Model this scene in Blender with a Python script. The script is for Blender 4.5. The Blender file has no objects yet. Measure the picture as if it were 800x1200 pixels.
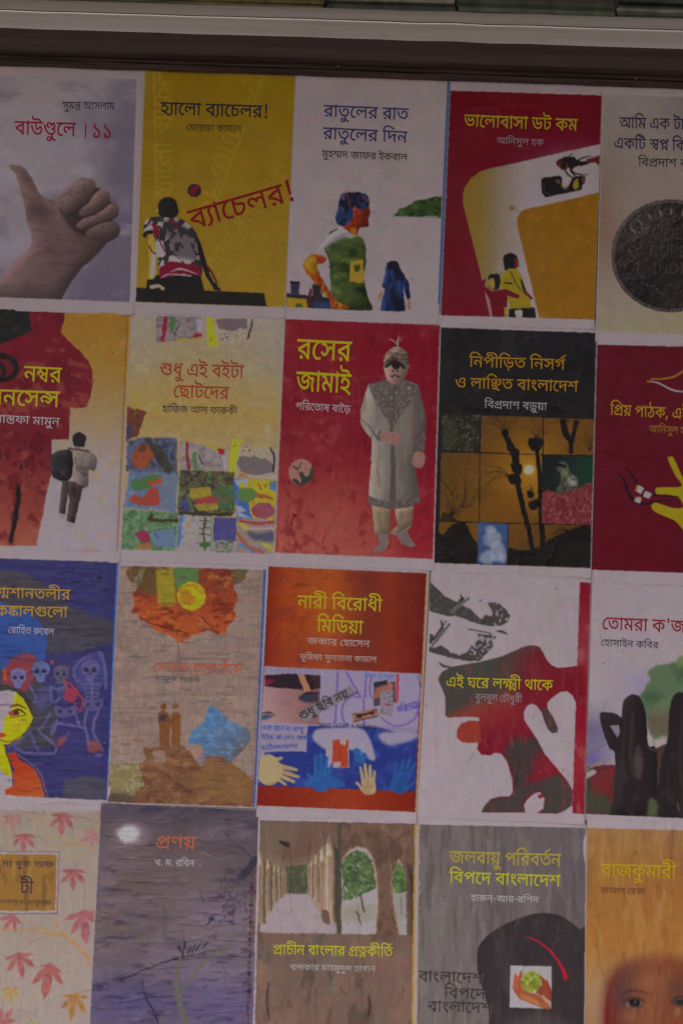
import importlib
import math
import numpy as np
from mathutils import Matrix, Vector, geometry
# The Blender Python module. Its name is joined from two pieces because this job's word check
# marks that word (letters of an early draft's data happened to spell it) and asks for its removal.
blender = importlib.import_module('b' + 'py')

# ---------------------------------------------------------------- camera, sky, sun, exposure
scene = blender.context.scene
DIST = 1.834                      # metres from the wall
PITCH = math.radians(3.2); ROLL = math.radians(1.88)
CENTRE_Z = 1.42                   # height of the middle of the picture on the wall
cam_data = blender.data.cameras.new('camera'); cam = blender.data.objects.new('camera', cam_data)
scene.collection.objects.link(cam); scene.camera = cam
cam_data.sensor_fit = 'VERTICAL'; cam_data.sensor_height = 36; cam_data.lens = 50
cam_data.clip_start = .05; cam_data.clip_end = 60
cam.matrix_world = Matrix.Translation((0, -DIST, CENTRE_Z-DIST*math.tan(PITCH))) @ Matrix.Rotation(math.radians(90)+PITCH, 4, 'X') @ Matrix.Rotation(ROLL, 4, 'Z')
cam_data.dof.use_dof = True; cam_data.dof.focus_distance = DIST*1.005; cam_data.dof.aperture_fstop = 1.5

SUN_EL, SUN_AZ = 52, -38          # degrees; azimuth measured from straight in front of the wall, minus is to the left
world = blender.data.worlds.new('World'); scene.world = world; world.use_nodes = True
wt = world.node_tree; sky = wt.nodes.new('ShaderNodeTexSky'); sky.sky_type = 'NISHITA'; sky.sun_disc = False
sky.sun_elevation = math.radians(SUN_EL); sky.sun_rotation = math.radians(180-SUN_AZ); sky.dust_density = 4; sky.air_density = 1.2; sky.ozone_density = .6
wt.links.new(sky.outputs[0], wt.nodes['Background'].inputs[0]); wt.nodes['Background'].inputs[1].default_value = .15
sl = blender.data.lights.new('sun', 'SUN'); sl.energy = 2.2; sl.angle = math.radians(10); sl.color = (1, .93, .87)
sun = blender.data.objects.new('sun', sl); scene.collection.objects.link(sun)
e, a = math.radians(SUN_EL), math.radians(SUN_AZ)
sun_dir = Vector((math.sin(a)*math.cos(e), -math.cos(a)*math.cos(e), math.sin(e)))     # towards the sun
sun.rotation_euler = sun_dir.to_track_quat('Z', 'Y').to_euler(); sun.location = sun_dir*4
scene.view_settings.view_transform = 'Standard'; scene.view_settings.look = 'None'; scene.view_settings.gamma = 1
scene.view_settings.exposure = .10

# ---------------------------------------------------------------- print painter
import numpy as np, math
# letter outlines: a list of closed contours per letter, x y x y ... in 4/1000 of the type size
GLYPHS = {
0:[[48,0,48,156,69,156,69,0]],
1:[[224,156,224,138,200,138,200,0,180,0,169,18,155,33,139,45,146,62,172,40,177,34,181,27,180,138,-2,138,-2,156],[94,23,83,24,72,26,51,37,42,46,32,58,24,72,15,90,7,110,26,116,44,74,51,64,66,50,75,45,84,43,94,42,103,42,117,46,122,49,126,53,131,63,132,69,132,84,129,92,125,98,119,104,105,108,96,106,92,104,90,101,88,90,89,88,89,86,90,84,71,79,69,89,68,103,70,108,86,122,97,125,113,124,121,122,129,118,141,107,146,100,149,92,151,83,152,74,151,65,149,56,145,48,140,41,134,35,126,30,117,26,106,24],[86,116,85,121,79,130,74,134,68,137,61,139,67,150,78,147,87,143,98,135,102,130,106,117],[292,156,292,138,266,138,266,0,246,0,246,120,244,126,237,134,233,136,222,138,222,156,233,154,245,145,247,141,247,151,246,153,246,172,260,172,266,156]],
2:[[69,156,69,138,43,138,43,0,24,0,24,138,-2,138,-2,156,20,156,7,172,5,176,11,186,23,203,38,217,46,222,56,226,66,228,87,229,112,224,120,220,128,217,168,190,176,183,166,169,117,203,100,209,81,211,65,209,51,203,35,187,26,173,40,156]],
3:[[154,156,154,138,127,138,127,0,108,0,108,61,112,47,94,68,81,78,61,87,54,88,43,86,38,83,35,79,33,74,32,68,34,59,41,52,54,46,44,28,35,33,20,45,15,53,12,61,12,77,14,84,17,90,32,102,38,104,51,106,67,104,82,98,113,71,109,70,109,74,108,138,-2,138,-2,156]],
4:[[173,156,173,138,147,138,147,0,128,0,128,88,133,72,113,93,107,94,102,92,93,80,74,47,58,33,53,32,34,34,13,54,9,61,24,70,28,63,35,54,38,52,48,51,53,53,62,62,72,80,78,88,82,97,86,103,90,107,99,112,109,112,119,108,134,94,129,93,128,97,128,138,-2,138,-2,156],[68,68,63,95,54,110,49,114,43,117,29,121,10,124,13,143,27,138,50,132,62,126,66,123,75,109,77,103,79,89]],
5:[[-86,-64,-96,-58,-103,-50,-105,-44,-106,-38,-104,-30,-101,-23,-96,-17,-88,-13,-79,-11,-68,-10,-58,-10,-48,-12,-39,-15,22,-54,11,-68,-46,-30,-62,-26,-75,-26,-80,-27,-86,-32,-88,-38,-86,-46,-76,-51,-66,-51,-46,-34,-43,-22,-43,2,-24,2,-24,-22,-25,-28,-29,-40,-32,-46,-40,-56,-46,-61,-53,-64,-62,-66]],
6:[[185,156,185,138,159,138,159,0,140,0,140,84,141,77,138,82,130,90,125,93,106,92,102,88,100,81,100,68,84,66,83,73,81,79,63,97,58,98,49,98,36,92,32,83,33,73,35,67,39,62,60,50,54,32,32,42,21,52,17,58,14,65,12,72,12,87,14,94,26,109,38,115,45,116,60,116,75,112,87,103,92,96,88,96,94,105,103,111,113,113,124,111,133,107,143,99,140,96,140,138,-2,138,-2,156]],
7:[[73,124,83,122,100,114,106,108,110,102,113,95,115,88,116,81,114,69,110,58,102,49,91,42,76,37,59,35,62,38,69,36,77,32,94,25,135,-2,124,-16,70,19,61,23,52,26,43,30,23,36,12,38,15,56,21,54,32,52,38,52,44,51,63,51,79,55,85,58,95,71,96,75,95,88,92,95,86,100,79,104,71,107,62,108,56,107,51,107,47,106,41,103,39,101,37,96,37,90,38,88,38,84,20,81,19,83,19,86,18,102,23,112,27,116,38,122,45,124,52,125],[44,116,40,126,31,134,25,137,18,139,24,150,36,147,51,139,56,135,60,130,64,117],[135,156,135,138,-2,138,-2,156]],
8:[[204,156,204,138,123,138,123,0,104,0,92,19,84,28,65,43,54,50,43,55,31,59,19,61,9,85,25,94,58,110,74,117,109,129,104,119,104,138,-2,138,-2,156],[104,117,109,110,32,76,42,74,61,66,89,47,102,31,107,22,105,22,105,26,104,30],[190,67,189,61,187,56,181,48,176,44,164,40,144,40,142,41,143,59,145,58,164,60,169,66,171,74,169,82,165,90,158,97,148,102,135,107,120,110,120,128,133,126,145,123,156,119,174,107,181,99,186,91,189,82]],
9:[[158,156,158,138,132,138,132,0,112,0,112,34,117,20,81,63,74,67,67,69,53,70,43,66,40,62,38,57,37,51,38,46,40,41,43,37,61,28,54,8,33,20,23,30,18,40,16,52,17,60,19,66,22,72,37,84,50,88,65,88,74,86,82,83,96,74,108,62,118,47,114,46,113,50,113,66,112,70,112,138,-2,138,-2,156],[75,77,74,76,55,80,53,97,47,109,42,114,29,120,10,124,13,142,24,138,39,136,57,127,62,122,69,112,73,98]],
10:[[134,157,145,155,153,151,159,146,166,134,167,122,167,0,148,0,145,9,137,18,133,19,129,21,120,22,114,22,109,21,104,21,93,19,87,19,82,18,56,18,37,23,31,26,21,36,17,42,14,50,12,59,12,82,14,90,14,94,34,92,32,86,32,82,31,79,31,63,32,57,34,52,43,42,51,38,55,37,60,37,64,36,77,36,107,40,122,40,128,39,139,35,144,31,148,26,148,116,147,121,147,126,139,138,134,139,123,139,111,135,101,129,93,121,87,112,83,98,84,93,85,91,87,90,88,88,94,86,107,87,110,70,106,68,86,68,79,71,73,75,68,81,65,89,64,105,66,112,72,125,83,138,103,152,111,155]],
11:[[144,156,144,138,43,138,43,45,44,36,47,29,51,26,61,24,74,26,95,40,103,51,106,57,108,63,110,75,108,84,106,87,98,91,88,91,86,90,81,90,79,89,76,107,83,108,86,109,90,109,93,110,109,108,114,106,122,100,129,83,128,66,126,56,117,38,104,24,91,14,76,8,54,6,49,7,36,13,30,19,26,27,24,39,24,138,-2,138,-2,156],[99,156,98,162,94,170,90,173,79,175,45,175,30,177,19,181,3,202,2,208,2,226,3,228,21,227,21,223,20,222,23,202,31,196,46,193,82,193,94,191,104,187,108,184,113,177,116,168,116,162,117,156]],
12:[[69,156,69,138,43,138,43,0,24,0,24,117,21,123,15,132,5,137,-2,138,-2,156,14,152,18,149,24,140,24,172,37,172,42,156]],
13:[[127,156,125,167,118,173,107,175,62,175,47,177,36,181,24,192,20,202,18,219,19,221,19,226,20,228,38,227,38,225,37,223,40,202,44,198,48,196,63,193,110,193,123,191,139,181,141,177,144,168,145,162,145,156],[180,156,180,138,89,138,89,89,91,82,95,79,105,80,112,84,132,108,147,110,152,103,160,86,164,70,164,61,163,51,161,42,157,33,152,25,137,13,127,9,116,7,104,6,83,9,64,16,47,30,39,40,32,51,25,64,7,116,26,121,32,100,39,81,46,65,62,42,71,35,81,29,92,26,103,25,116,26,126,29,134,35,140,42,144,51,145,68,144,74,140,85,134,93,145,98,125,72,109,62,98,60,95,61,91,61,79,67,74,73,72,77,70,89,70,138,-2,138,-2,156]],
14:[[90,156,89,162,85,170,81,173,70,175,41,175,26,177,15,181,-1,202,-2,208,-2,226,-1,228,17,227,17,223,16,222,19,202,27,196,42,193,72,193,85,191,95,187,101,181,105,173,108,156],[73,124,83,122,100,114,106,108,110,102,113,95,115,88,116,81,114,69,110,58,102,49,91,42,76,37,59,35,62,38,69,36,77,32,94,25,135,-2,124,-16,70,19,61,23,52,26,43,30,23,36,12,38,15,56,21,54,32,52,38,52,44,51,63,51,79,55,85,58,95,71,96,75,95,88,92,95,86,100,79,104,71,107,62,108,56,107,51,107,47,106,41,103,39,101,37,96,37,90,38,88,38,84,20,81,19,83,19,86,18,102,23,112,27,116,38,122,45,124,52,125],[44,116,40,126,31,134,25,137,18,139,24,150,36,147,51,139,56,135,60,130,64,117],[135,156,135,138,-2,138,-2,156]],
15:[[164,156,164,138,138,138,138,0,118,0,112,9,87,34,77,41,55,52,29,60,23,83,36,74,49,71,62,67,83,57,92,51,114,31,119,24,119,28,118,32,118,172,132,172,137,156],[63,156,71,154,79,151,91,142,98,130,100,116,98,104,93,93,84,84,72,77,57,72,40,69,28,71,23,83,36,84,47,86,64,92,70,96,79,111,80,116,79,123,77,129,73,133,67,136,61,138,52,139,39,137,34,134,31,131,29,124,29,121,32,115,38,112,26,96,23,98,21,101,10,120,10,130,14,140,18,145,23,149,29,152,44,156]],
16:[[89,156,89,138,84,138,73,134,61,126,50,115,37,93,34,84,32,66,34,45,37,37,41,30,46,25,56,19,71,17,74,18,77,18,87,23,96,8,87,2,71,-1,56,0,46,2,38,7,31,13,24,21,19,30,15,41,13,52,12,65,13,77,15,89,18,99,28,118,34,126,48,139,63,149,78,156]],
17:[[226,156,226,138,200,138,200,0,180,0,169,18,155,33,139,45,146,62,172,40,177,34,181,27,180,138,-2,138,-2,156],[94,23,83,24,72,26,51,37,42,46,32,58,24,72,15,90,7,110,26,116,44,74,51,64,66,50,75,45,84,43,94,42,103,42,117,46,122,49,126,53,131,63,132,69,132,84,129,92,125,98,119,104,105,108,96,106,92,104,90,101,88,90,89,88,89,86,90,84,71,79,69,89,68,103,70,108,86,122,97,125,113,124,121,122,129,118,141,107,146,100,149,92,151,83,152,74,151,65,149,56,145,48,140,41,134,35,126,30,117,26,106,24],[86,116,85,121,79,130,74,134,68,137,61,139,67,150,78,147,87,143,98,135,102,130,106,117]],
18:[[212,156,212,138,32,138,28,140,36,138,84,108,85,94,31,66,28,70,41,68,81,51,97,39,112,25,112,28,111,31,111,128,141,125,158,121,185,104,192,94,198,78,198,67,195,56,184,44,172,40,149,41,150,58,172,60,177,66,178,70,177,82,173,90,166,96,156,102,144,106,130,108,130,0,111,0,97,17,80,31,60,42,35,50,21,53,12,76,63,104,32,120,12,126,20,142,20,138,-2,138,-2,156]],
19:[[160,156,160,138,134,138,134,0,115,0,102,14,85,27,65,37,54,41,30,45,21,66,55,90,69,88,65,86,49,86,41,87,28,92,19,100,16,105,14,117,15,124,17,131,21,137,34,148,43,154,60,145,45,137,40,133,35,123,34,118,35,112,37,108,50,101,60,101,83,110,94,95,87,92,39,58,36,63,54,59,70,54,83,48,95,41,106,32,115,23,115,138,-2,138,-2,156]],
20:[[89,156,89,138,84,138,73,134,61,126,50,115,37,93,34,84,32,66,34,45,37,37,41,30,46,25,56,19,71,17,74,18,77,18,87,23,96,8,87,2,71,-1,56,0,47,2,38,7,31,13,24,21,19,30,15,41,13,52,12,65,13,78,16,91,20,102,26,113,33,122,41,130,50,137,60,143,70,147,51,138,-2,138,-2,156]],
21:[[152,156,152,138,125,138,125,0,106,0,94,19,76,36,66,43,44,54,32,58,19,61,9,85,59,111,94,125,112,131,106,120,106,138,-2,138,-2,156],[106,118,111,112,32,76,42,74,61,66,71,61,90,48,98,40,110,22,107,22,107,30,106,34],[46,-2,33,5,31,13,33,21,42,28,50,28,57,24,61,17,61,9,57,2,54,0]],
22:[[205,156,205,138,154,138,154,17,134,0,134,21,136,28,135,31,135,35,134,38,134,138,-2,138,-2,156],[211,66,206,53,198,46,188,42,172,42,170,43,168,43,169,60,183,60,190,64,193,72,192,78,190,82,183,88,177,90,157,93,131,93,114,97,106,100,100,104,95,109,89,123,89,140,90,142,90,144,109,143,109,141,108,140,109,125,112,119,116,115,123,112,162,110,173,109,183,107,197,100,202,96,209,84,211,76],[94,66,107,62,119,54,138,32,138,14,136,8,115,36,104,44,93,48,83,48,77,45,75,41,75,32,76,30,76,28,78,25,58,21,56,26,56,29,54,35,55,42,55,46,70,63,82,66],[55,115,70,110,76,106,82,100,90,85,92,76,93,60,92,58,92,53,91,52,72,52,72,54,73,56,73,61,74,64,71,80,69,85,63,93,59,96,48,98,43,98,34,92,33,89,33,81,35,76,16,72,14,75,12,82,12,91,14,99,32,114,41,116],[31,101,31,110,32,112,31,119,29,126,23,138,17,143,10,146,34,150,39,146,49,128,50,121,50,102,49,100],[167,27,183,23,205,12,225,-6,224,-29,195,-2,174,8,160,10,152,9,146,3,146,-3,149,-8,159,-13,150,-30,143,-27,137,-23,128,-13,126,-6,126,6,127,11,133,19,146,26,152,27],[269,156,269,138,243,138,243,-29,224,-29,224,138,198,138,198,156]],
23:[[69,138,43,138,43,0,24,0,24,138,-2,138,-2,156,24,156,22,166,19,175,15,183,10,190,-4,200,-12,204,-21,207,-41,211,-52,212,-72,212,-100,208,-108,204,-110,201,-110,195,-108,193,-100,191,-59,191,-52,190,-41,187,-31,178,-27,170,-25,160,-25,154,-42,154,-42,158,-43,161,-43,164,-47,170,-51,172,-56,173,-95,173,-101,174,-106,174,-111,175,-115,177,-119,178,-130,197,-128,206,-123,214,-114,220,-101,225,-85,228,-64,229,-33,227,-7,221,14,211,29,197,39,179,44,156,69,156]],
24:[[211,156,211,138,110,138,110,39,114,29,117,26,128,24,140,26,152,32,166,46,175,63,176,69,176,80,172,87,165,91,148,90,146,89,143,107,146,108,150,108,153,109,160,110,175,108,189,100,194,90,196,76,195,66,193,56,183,38,157,14,143,8,120,6,115,7,97,19,91,33,90,48,90,138,64,138,64,156],[165,156,165,162,160,170,155,172,143,174,112,174,97,176,86,180,77,187,71,196,68,207,68,220,69,222,69,227,88,226,87,224,87,209,90,201,94,197,102,193,113,191,134,191,138,190,142,190,166,185,174,184,179,177,182,168,183,162,183,156],[69,156,69,138,43,138,43,0,24,0,24,138,-2,138,-2,156,20,156,7,172,5,176,11,186,23,203,38,217,46,222,56,226,66,228,78,229,90,229,101,227,111,224,121,220,152,201,174,184,164,172,155,179,147,184,140,190,120,202,101,209,81,212,73,211,58,207,51,203,35,187,26,173,40,156]],
25:[[124,76,113,77,104,80,96,84,89,91,83,99,78,109,81,110,80,104,73,89,61,77,40,76,31,80,9,104,24,113,36,98,43,94,50,94,60,101,66,119,68,138,85,138,86,132,90,120,95,110,110,96,115,94,120,93,131,93,139,97,143,105,143,117,141,123,138,129,126,144,146,148,154,139,160,126,162,116,161,100,158,91,152,84,145,80,135,77],[182,156,182,138,-2,138,-2,156],[155,92,155,0,136,0,112,22,83,35,74,37,65,56,75,63,98,76,136,91],[136,76,84,48,86,50,96,47,106,43,130,28,136,22]],
26:[[83,157,92,155,116,140,132,123,150,100,136,90,105,128,85,138,79,139,68,139,62,138,26,119,38,124,54,123,60,121,64,117,68,111,70,105,70,92,42,75,46,78,53,87,54,91,54,99,53,102,48,107,45,108,26,105,24,103,6,121,12,128,48,153,64,157],[124,118,54,60,40,74,64,92,66,92,74,99,75,101,113,132],[182,156,182,138,155,138,155,71,136,71,136,99,137,116,136,120,136,172,149,172,155,156],[84,62,93,61,101,59,116,52,129,42,142,28,148,20,144,0,107,38,94,43,82,44,78,43,73,39,71,32,73,26,87,18,78,0,54,19,53,24,51,28,53,44,63,56,73,60],[155,78,155,0,136,0,136,19,137,29,136,33,136,78]],
27:[[139,156,149,153,157,148,163,140,167,131,168,121,167,113,165,106,162,99,157,93,145,83,120,70,112,88,123,92,138,101,144,107,147,113,148,120,147,126,145,131,142,135,133,139,127,140,100,132,92,126,83,113,83,107,85,103,96,99,91,80,75,86,70,90,66,95,64,101,63,113,65,119,68,125,76,136,103,153,119,157],[169,43,163,32,155,23,143,16,130,12,113,10,102,11,91,13,80,17,60,28,42,47,34,59,26,73,19,89,7,127,26,132,40,90,48,74,57,60,66,49,77,40,88,34,100,31,124,30,132,32,140,36,145,41,149,48,150,57,149,63,147,69,144,74,127,84,147,93,154,89,160,84,168,71,170,64]],
28:[[73,156,79,155,89,151,97,144,101,135,101,124,100,118,88,99,83,95,43,66,43,59,47,53,54,50,65,50,76,54,85,63,88,69,101,59,76,36,65,33,52,33,31,43,25,52,24,57,24,67,31,82,75,110,84,129,80,135,77,137,65,139,53,137,43,133,32,121,32,116,34,112,40,108,27,92,17,100,11,117,13,126,18,135,32,147,44,153,51,155,59,156],[122,30,118,20,110,12,97,6,89,4,79,4,82,10,94,8,132,-3,145,-8,156,-14,148,-29,137,-23,124,-18,97,-9,55,0,42,1,29,3,31,21,47,18,52,18,58,17,86,19,94,22,100,26,103,31,104,37,102,46,69,76,67,92,72,104,86,102,84,99,84,97,83,95,83,88,85,84,91,77,121,46,122,41],[140,157,150,156,157,154,164,150,171,138,172,131,169,119,152,104,136,99,132,115,143,118,150,123,152,126,153,130,151,136,147,139,143,139,140,140,132,139,124,136,117,131,103,117,98,108,84,117,93,129,101,138,110,146,120,152,130,156],[140,62,127,64,116,68,106,75,98,84,88,100,86,106,85,123,99,122,101,113,104,105,112,92,121,84,132,80,149,82,154,88,154,96,147,105,138,109,151,118,162,112,172,99,173,95,173,86,172,81,163,69,153,64]],
29:[[102,12,88,14,76,17,64,23,52,31,41,42,32,56,23,72,7,116,26,122,32,102,45,70,53,58,61,48,69,41,79,36,90,33,109,32,121,34,134,42,143,64,143,76,139,89,132,99,123,105,117,107,105,107,94,100,92,88,94,80,75,76,74,83,72,89,74,107,85,119,90,122,103,125,120,124,129,122,145,113,151,106,156,98,160,89,162,79,162,58,160,49,156,40,151,32,136,20,126,16,115,13],[179,156,179,138,-2,138,-2,156]],
30:[[152,156,152,138,125,138,125,0,106,0,94,19,76,36,66,43,44,54,32,58,19,61,9,85,59,111,94,125,112,131,106,120,106,138,-2,138,-2,156],[106,118,111,112,32,76,42,74,61,66,71,61,90,48,98,40,110,22,107,22,107,30,106,34]],
31:[[31,78,41,72,61,56,94,18,106,-2,90,-10,39,49,29,56,18,62],[20,128,24,139,32,148,42,154,55,156,67,154,78,148,82,144,88,134,90,122,88,109,82,99,78,95,67,89,55,87,42,89,32,95,24,103,20,115],[37,116,42,108,50,104,60,104,68,108,71,112,73,122,71,131,68,135,60,139,50,139,39,131,37,126]],
32:[[153,156,153,138,40,138,40,63,36,68,43,76,77,102,119,122,135,106,132,100,130,94,127,88,124,77,122,65,122,43,125,20,128,12,130,2,112,-2,103,36,103,46,102,62,106,86,110,95,111,99,113,102,116,101,88,87,35,44,20,54,20,138,-2,138,-2,156]],
33:[[172,156,172,138,146,138,146,0,126,0,126,128,128,133,127,136,127,139,126,142,126,172,140,172,146,156],[97,157,103,156,114,151,123,143,131,133,134,127,132,101,127,112,121,121,114,129,107,135,99,138,91,139,79,137,75,134,70,124,69,118,70,111,77,101,92,95,103,94,102,75,91,76,82,78,74,82,68,86,63,91,56,103,54,111,54,127,56,134,63,146,67,150,84,157],[26,157,39,153,45,150,54,140,58,133,60,125,60,109,56,96,52,90,40,81,33,78,24,76,14,75,12,94,27,96,40,103,44,110,45,123,42,129,39,133,34,136,27,138,13,139,10,138,7,138,0,136,-2,155]],
34:[[91,16,81,18,72,21,63,25,39,46,25,69,7,116,26,121,38,85,45,71,61,50,79,39,90,36,101,35,112,36,122,38,129,43,134,49,137,57,138,76,136,80,132,90,148,90,111,66,98,64,86,66,80,68,72,74,66,84,64,96,65,103,68,111,72,118,79,126,87,132,98,138,-2,138,-2,156,232,156,232,138,134,138,110,127,91,112,85,103,84,99,84,91,86,87,94,82,103,82,114,86,131,99,152,91,154,88,157,74,157,69,158,64,157,55,152,40,147,33,141,27,134,22,113,16],[200,51,200,43,209,2,190,-2,181,46,181,64,183,79,189,97,166,99,148,105,140,110,128,121,123,128,119,136,138,140,152,123,158,120,171,116,179,115,202,116,211,98,201,68,201,60]],
35:[[176,156,176,138,150,138,150,0,131,0,62,55,52,57,42,60,36,83,48,74,62,71,75,67,87,62,114,44,127,31,132,24,131,28,131,172,144,172,150,156],[112,108,109,100,105,93,92,81,74,73,52,69,40,71,36,83,48,84,59,86,69,89,83,96,88,100,91,105,94,116,92,126,84,139,79,143,93,156,107,139,110,132,112,125],[36,108,28,111,21,115,16,121,13,128,12,141,18,157,37,152,32,138,36,128,49,125,56,127,79,153,93,156,93,144,86,130,71,115,65,112,53,108]],
36:[[103,85,103,-1,84,-1,64,18,44,30,36,33,27,35,18,36,9,58,16,62,24,65,41,73,50,76,67,83,76,85,84,88],[84,78,88,70,82,69,69,64,29,48,26,52,34,51,42,49,84,19],[126,12,124,13,120,13,118,14,118,31,124,31,126,30,136,32,139,34,142,40,141,49,138,55,132,60,124,65,115,69,102,71,101,90,131,81,140,76,147,71,153,65,158,58,161,50,162,41,161,33,154,21,148,16,140,13],[56,124,64,123,72,121,80,118,97,104,100,97,102,90,103,82,84,82,84,86,83,90,79,98,76,101,67,105,62,106,52,106,45,104,42,101,40,94,41,93,41,90,42,87,24,81,22,87,22,90,21,103,25,112,28,115,37,121],[23,150,35,147,50,139,55,135,59,130,61,124,62,117,43,116,39,126,30,134,24,137,17,139],[126,108,115,109,106,112,97,117,90,124,83,133,78,144,98,147,103,136,119,124,131,124,135,125,142,134,142,140,139,147,135,149,157,152,160,128,157,121,151,115,144,111,136,109],[172,156,172,138,-2,138,-2,156]],
37:[[106,157,127,149,142,128,134,128,154,152,169,156,179,146,187,133,189,126,189,109,187,101,179,87,173,81,159,71,142,62,134,81,144,85,153,90,160,95,166,102,169,109,170,122,168,130,162,137,158,140,170,145,144,112,128,112,126,120,123,127,114,137,108,139,96,140,87,138,65,122,61,121,64,123,68,124,72,126,80,128,92,128,98,127,106,122,112,115,114,107,114,96,111,88,106,81,99,73,76,60,66,78,83,86,92,93,95,105,94,108,92,110,86,112,68,110,60,106,42,121,54,135,72,150,92,157],[130,8,112,9,95,13,79,19,64,27,50,39,37,53,26,71,16,92,7,116,26,122,33,101,42,83,51,67,73,44,85,37,99,31,113,28,129,27,141,28,152,30,160,34,167,39,170,46,172,54,171,61,169,67,161,76,155,80,149,82,170,91,182,81,189,69,191,61,192,53,191,44,189,36,179,23,172,18,163,14,153,11,142,9]],
38:[[18,19,22,26,26,29,29,30,37,30,41,29,47,23,49,14,47,4,44,0,41,-2,33,-4,22,0,18,8]],
39:[[226,156,226,138,113,138,113,63,110,68,116,76,150,102,192,122,208,106,205,100,197,77,196,71,196,65,195,58,195,43,204,2,185,-2,176,46,176,69,178,81,180,86,181,91,186,102,190,101,180,97,108,44,94,54,94,90,95,92,94,138,-2,138,-2,156],[49,119,62,117,74,113,85,106,100,90,100,68,85,85,68,97,60,100,52,101,42,99,35,93,33,89,32,84,34,76,40,69,50,64,41,46,25,55,19,62,12,76,12,92,14,98,25,112,31,115,37,117]],
40:[[153,69,151,61,145,48,135,38,123,31,102,25,95,24,90,30,99,29,143,16,171,3,162,-12,136,0,109,10,95,14,66,20,36,24,38,42,59,38,86,39,98,41,108,44,117,48,123,53,132,65,134,71,134,86,131,92,126,98,120,102,112,104,99,105,97,104,93,120,95,120,97,121,123,119,152,91,154,82],[51,54,42,56,31,62,25,72,23,83,23,140,42,140,42,83,46,75,49,73,53,72,65,72,71,73,82,78,92,89,94,96,92,101,87,103,63,105,49,111,39,120,42,136,54,125,63,122,74,120,95,120,104,114,109,109,112,102,112,89,105,75,100,69,93,64,85,60,76,57,67,55],[-2,138,-2,156,174,156,174,138]],
41:[[153,156,153,138,125,138,125,0,106,0,94,19,76,36,66,43,44,54,32,58,19,61,9,85,59,111,94,125,112,131,106,120,106,138,-2,138,-2,156],[106,118,111,112,32,76,42,74,61,66,71,61,90,48,98,40,110,22,107,22,107,30,106,34],[247,156,247,138,220,138,220,0,201,0,196,10,181,28,161,43,139,54,127,58,114,61,110,88,125,97,141,105,173,119,207,131,201,120,201,138,140,138,140,156],[201,118,206,112,180,102,128,76,137,74,166,61,185,48,193,40,205,22,202,22,202,34,201,38]],
42:[[159,156,159,138,133,138,133,0,114,0,90,25,49,47,21,53,12,76,63,104,32,120,12,126,20,142,20,138,-2,138,-2,156],[114,138,34,138,28,140,36,138,84,108,85,94,31,66,28,70,42,68,66,60,86,49,103,36,118,21,114,20],[45,-2,34,2,30,9,30,17,34,24,41,28,49,28,56,24,60,17,60,9,56,2,53,0]],
43:[[182,156,182,138,155,138,155,0,136,0,136,99,142,83,123,109,102,130,86,138,80,139,68,139,56,135,46,129,37,121,29,112,27,111,52,115,59,113,65,108,71,96,72,89,71,87,71,82,70,80,66,82,115,129,128,116,56,49,42,62,62,82,53,71,46,66,54,78,54,82,55,86,51,96,48,98,40,100,30,98,24,95,6,113,48,152,56,155,64,157,82,157,90,155,98,152,113,143,127,129,142,110,137,112,137,116,136,120,136,172,149,172,155,156]],
44:[[-64,177,18,229,28,215,-52,161]],
45:[[144,156,144,138,43,138,43,45,44,36,47,29,51,26,61,24,74,26,95,40,103,51,106,57,108,63,110,75,108,84,106,87,98,91,88,91,86,90,81,90,79,89,76,107,83,108,86,109,90,109,93,110,109,108,114,106,122,100,129,83,128,66,126,56,117,38,104,24,91,14,76,8,54,6,49,7,36,13,30,19,26,27,24,39,24,138,-2,138,-2,156],[99,156,99,162,97,167,91,173,85,174,55,174,30,177,19,181,11,187,3,202,2,208,2,226,3,228,21,227,21,223,20,221,21,208,23,202,27,198,33,195,40,193,48,192,82,192,99,189,108,183,113,177,114,172,116,168,116,162,117,156],[211,138,184,138,184,0,165,0,165,138,139,138,139,156,165,156,164,166,161,175,157,183,152,190,139,200,131,204,123,207,95,212,78,212,55,208,48,204,46,198,46,195,53,191,60,191,60,189,28,189,27,192,28,207,37,218,47,223,60,227,75,229,104,228,121,226,136,221,150,215,162,207,171,197,178,185,183,171,185,156,211,156]],
46:[[35,118,29,182,56,182,50,118]],
47:[[66,156,66,138,49,138,64,143,57,138,45,124,41,115,40,110,40,87,42,81,46,62,48,49,48,36,46,24,42,14,34,4,23,-4,-2,-13,-8,4,10,10,16,14,24,22,26,26,28,37,28,49,24,74,22,80,20,92,20,104,23,120,39,143,43,138,-2,138,-2,156]],
48:[[224,156,224,138,198,138,198,0,179,0,179,88,184,72,180,79,164,93,158,94,144,80,133,59,109,33,104,32,85,34,64,54,60,61,75,70,86,54,93,51,99,51,116,66,138,103,150,112,160,112,170,108,185,94,180,93,180,97,179,138,-2,138,-2,156],[127,76,120,68,115,96,110,107,102,114,96,117,83,121,67,124,73,143,84,138,104,132,110,129,122,119,129,103,130,96,130,89],[60,111,76,107,93,99,101,94,128,72,119,62,97,78,76,89,62,93,48,93,38,89,35,86,33,81,32,76,34,68,40,61,50,56,41,38,33,42,25,48,19,54,15,61,12,69,12,84,14,90,17,96,31,107,44,111]],
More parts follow.
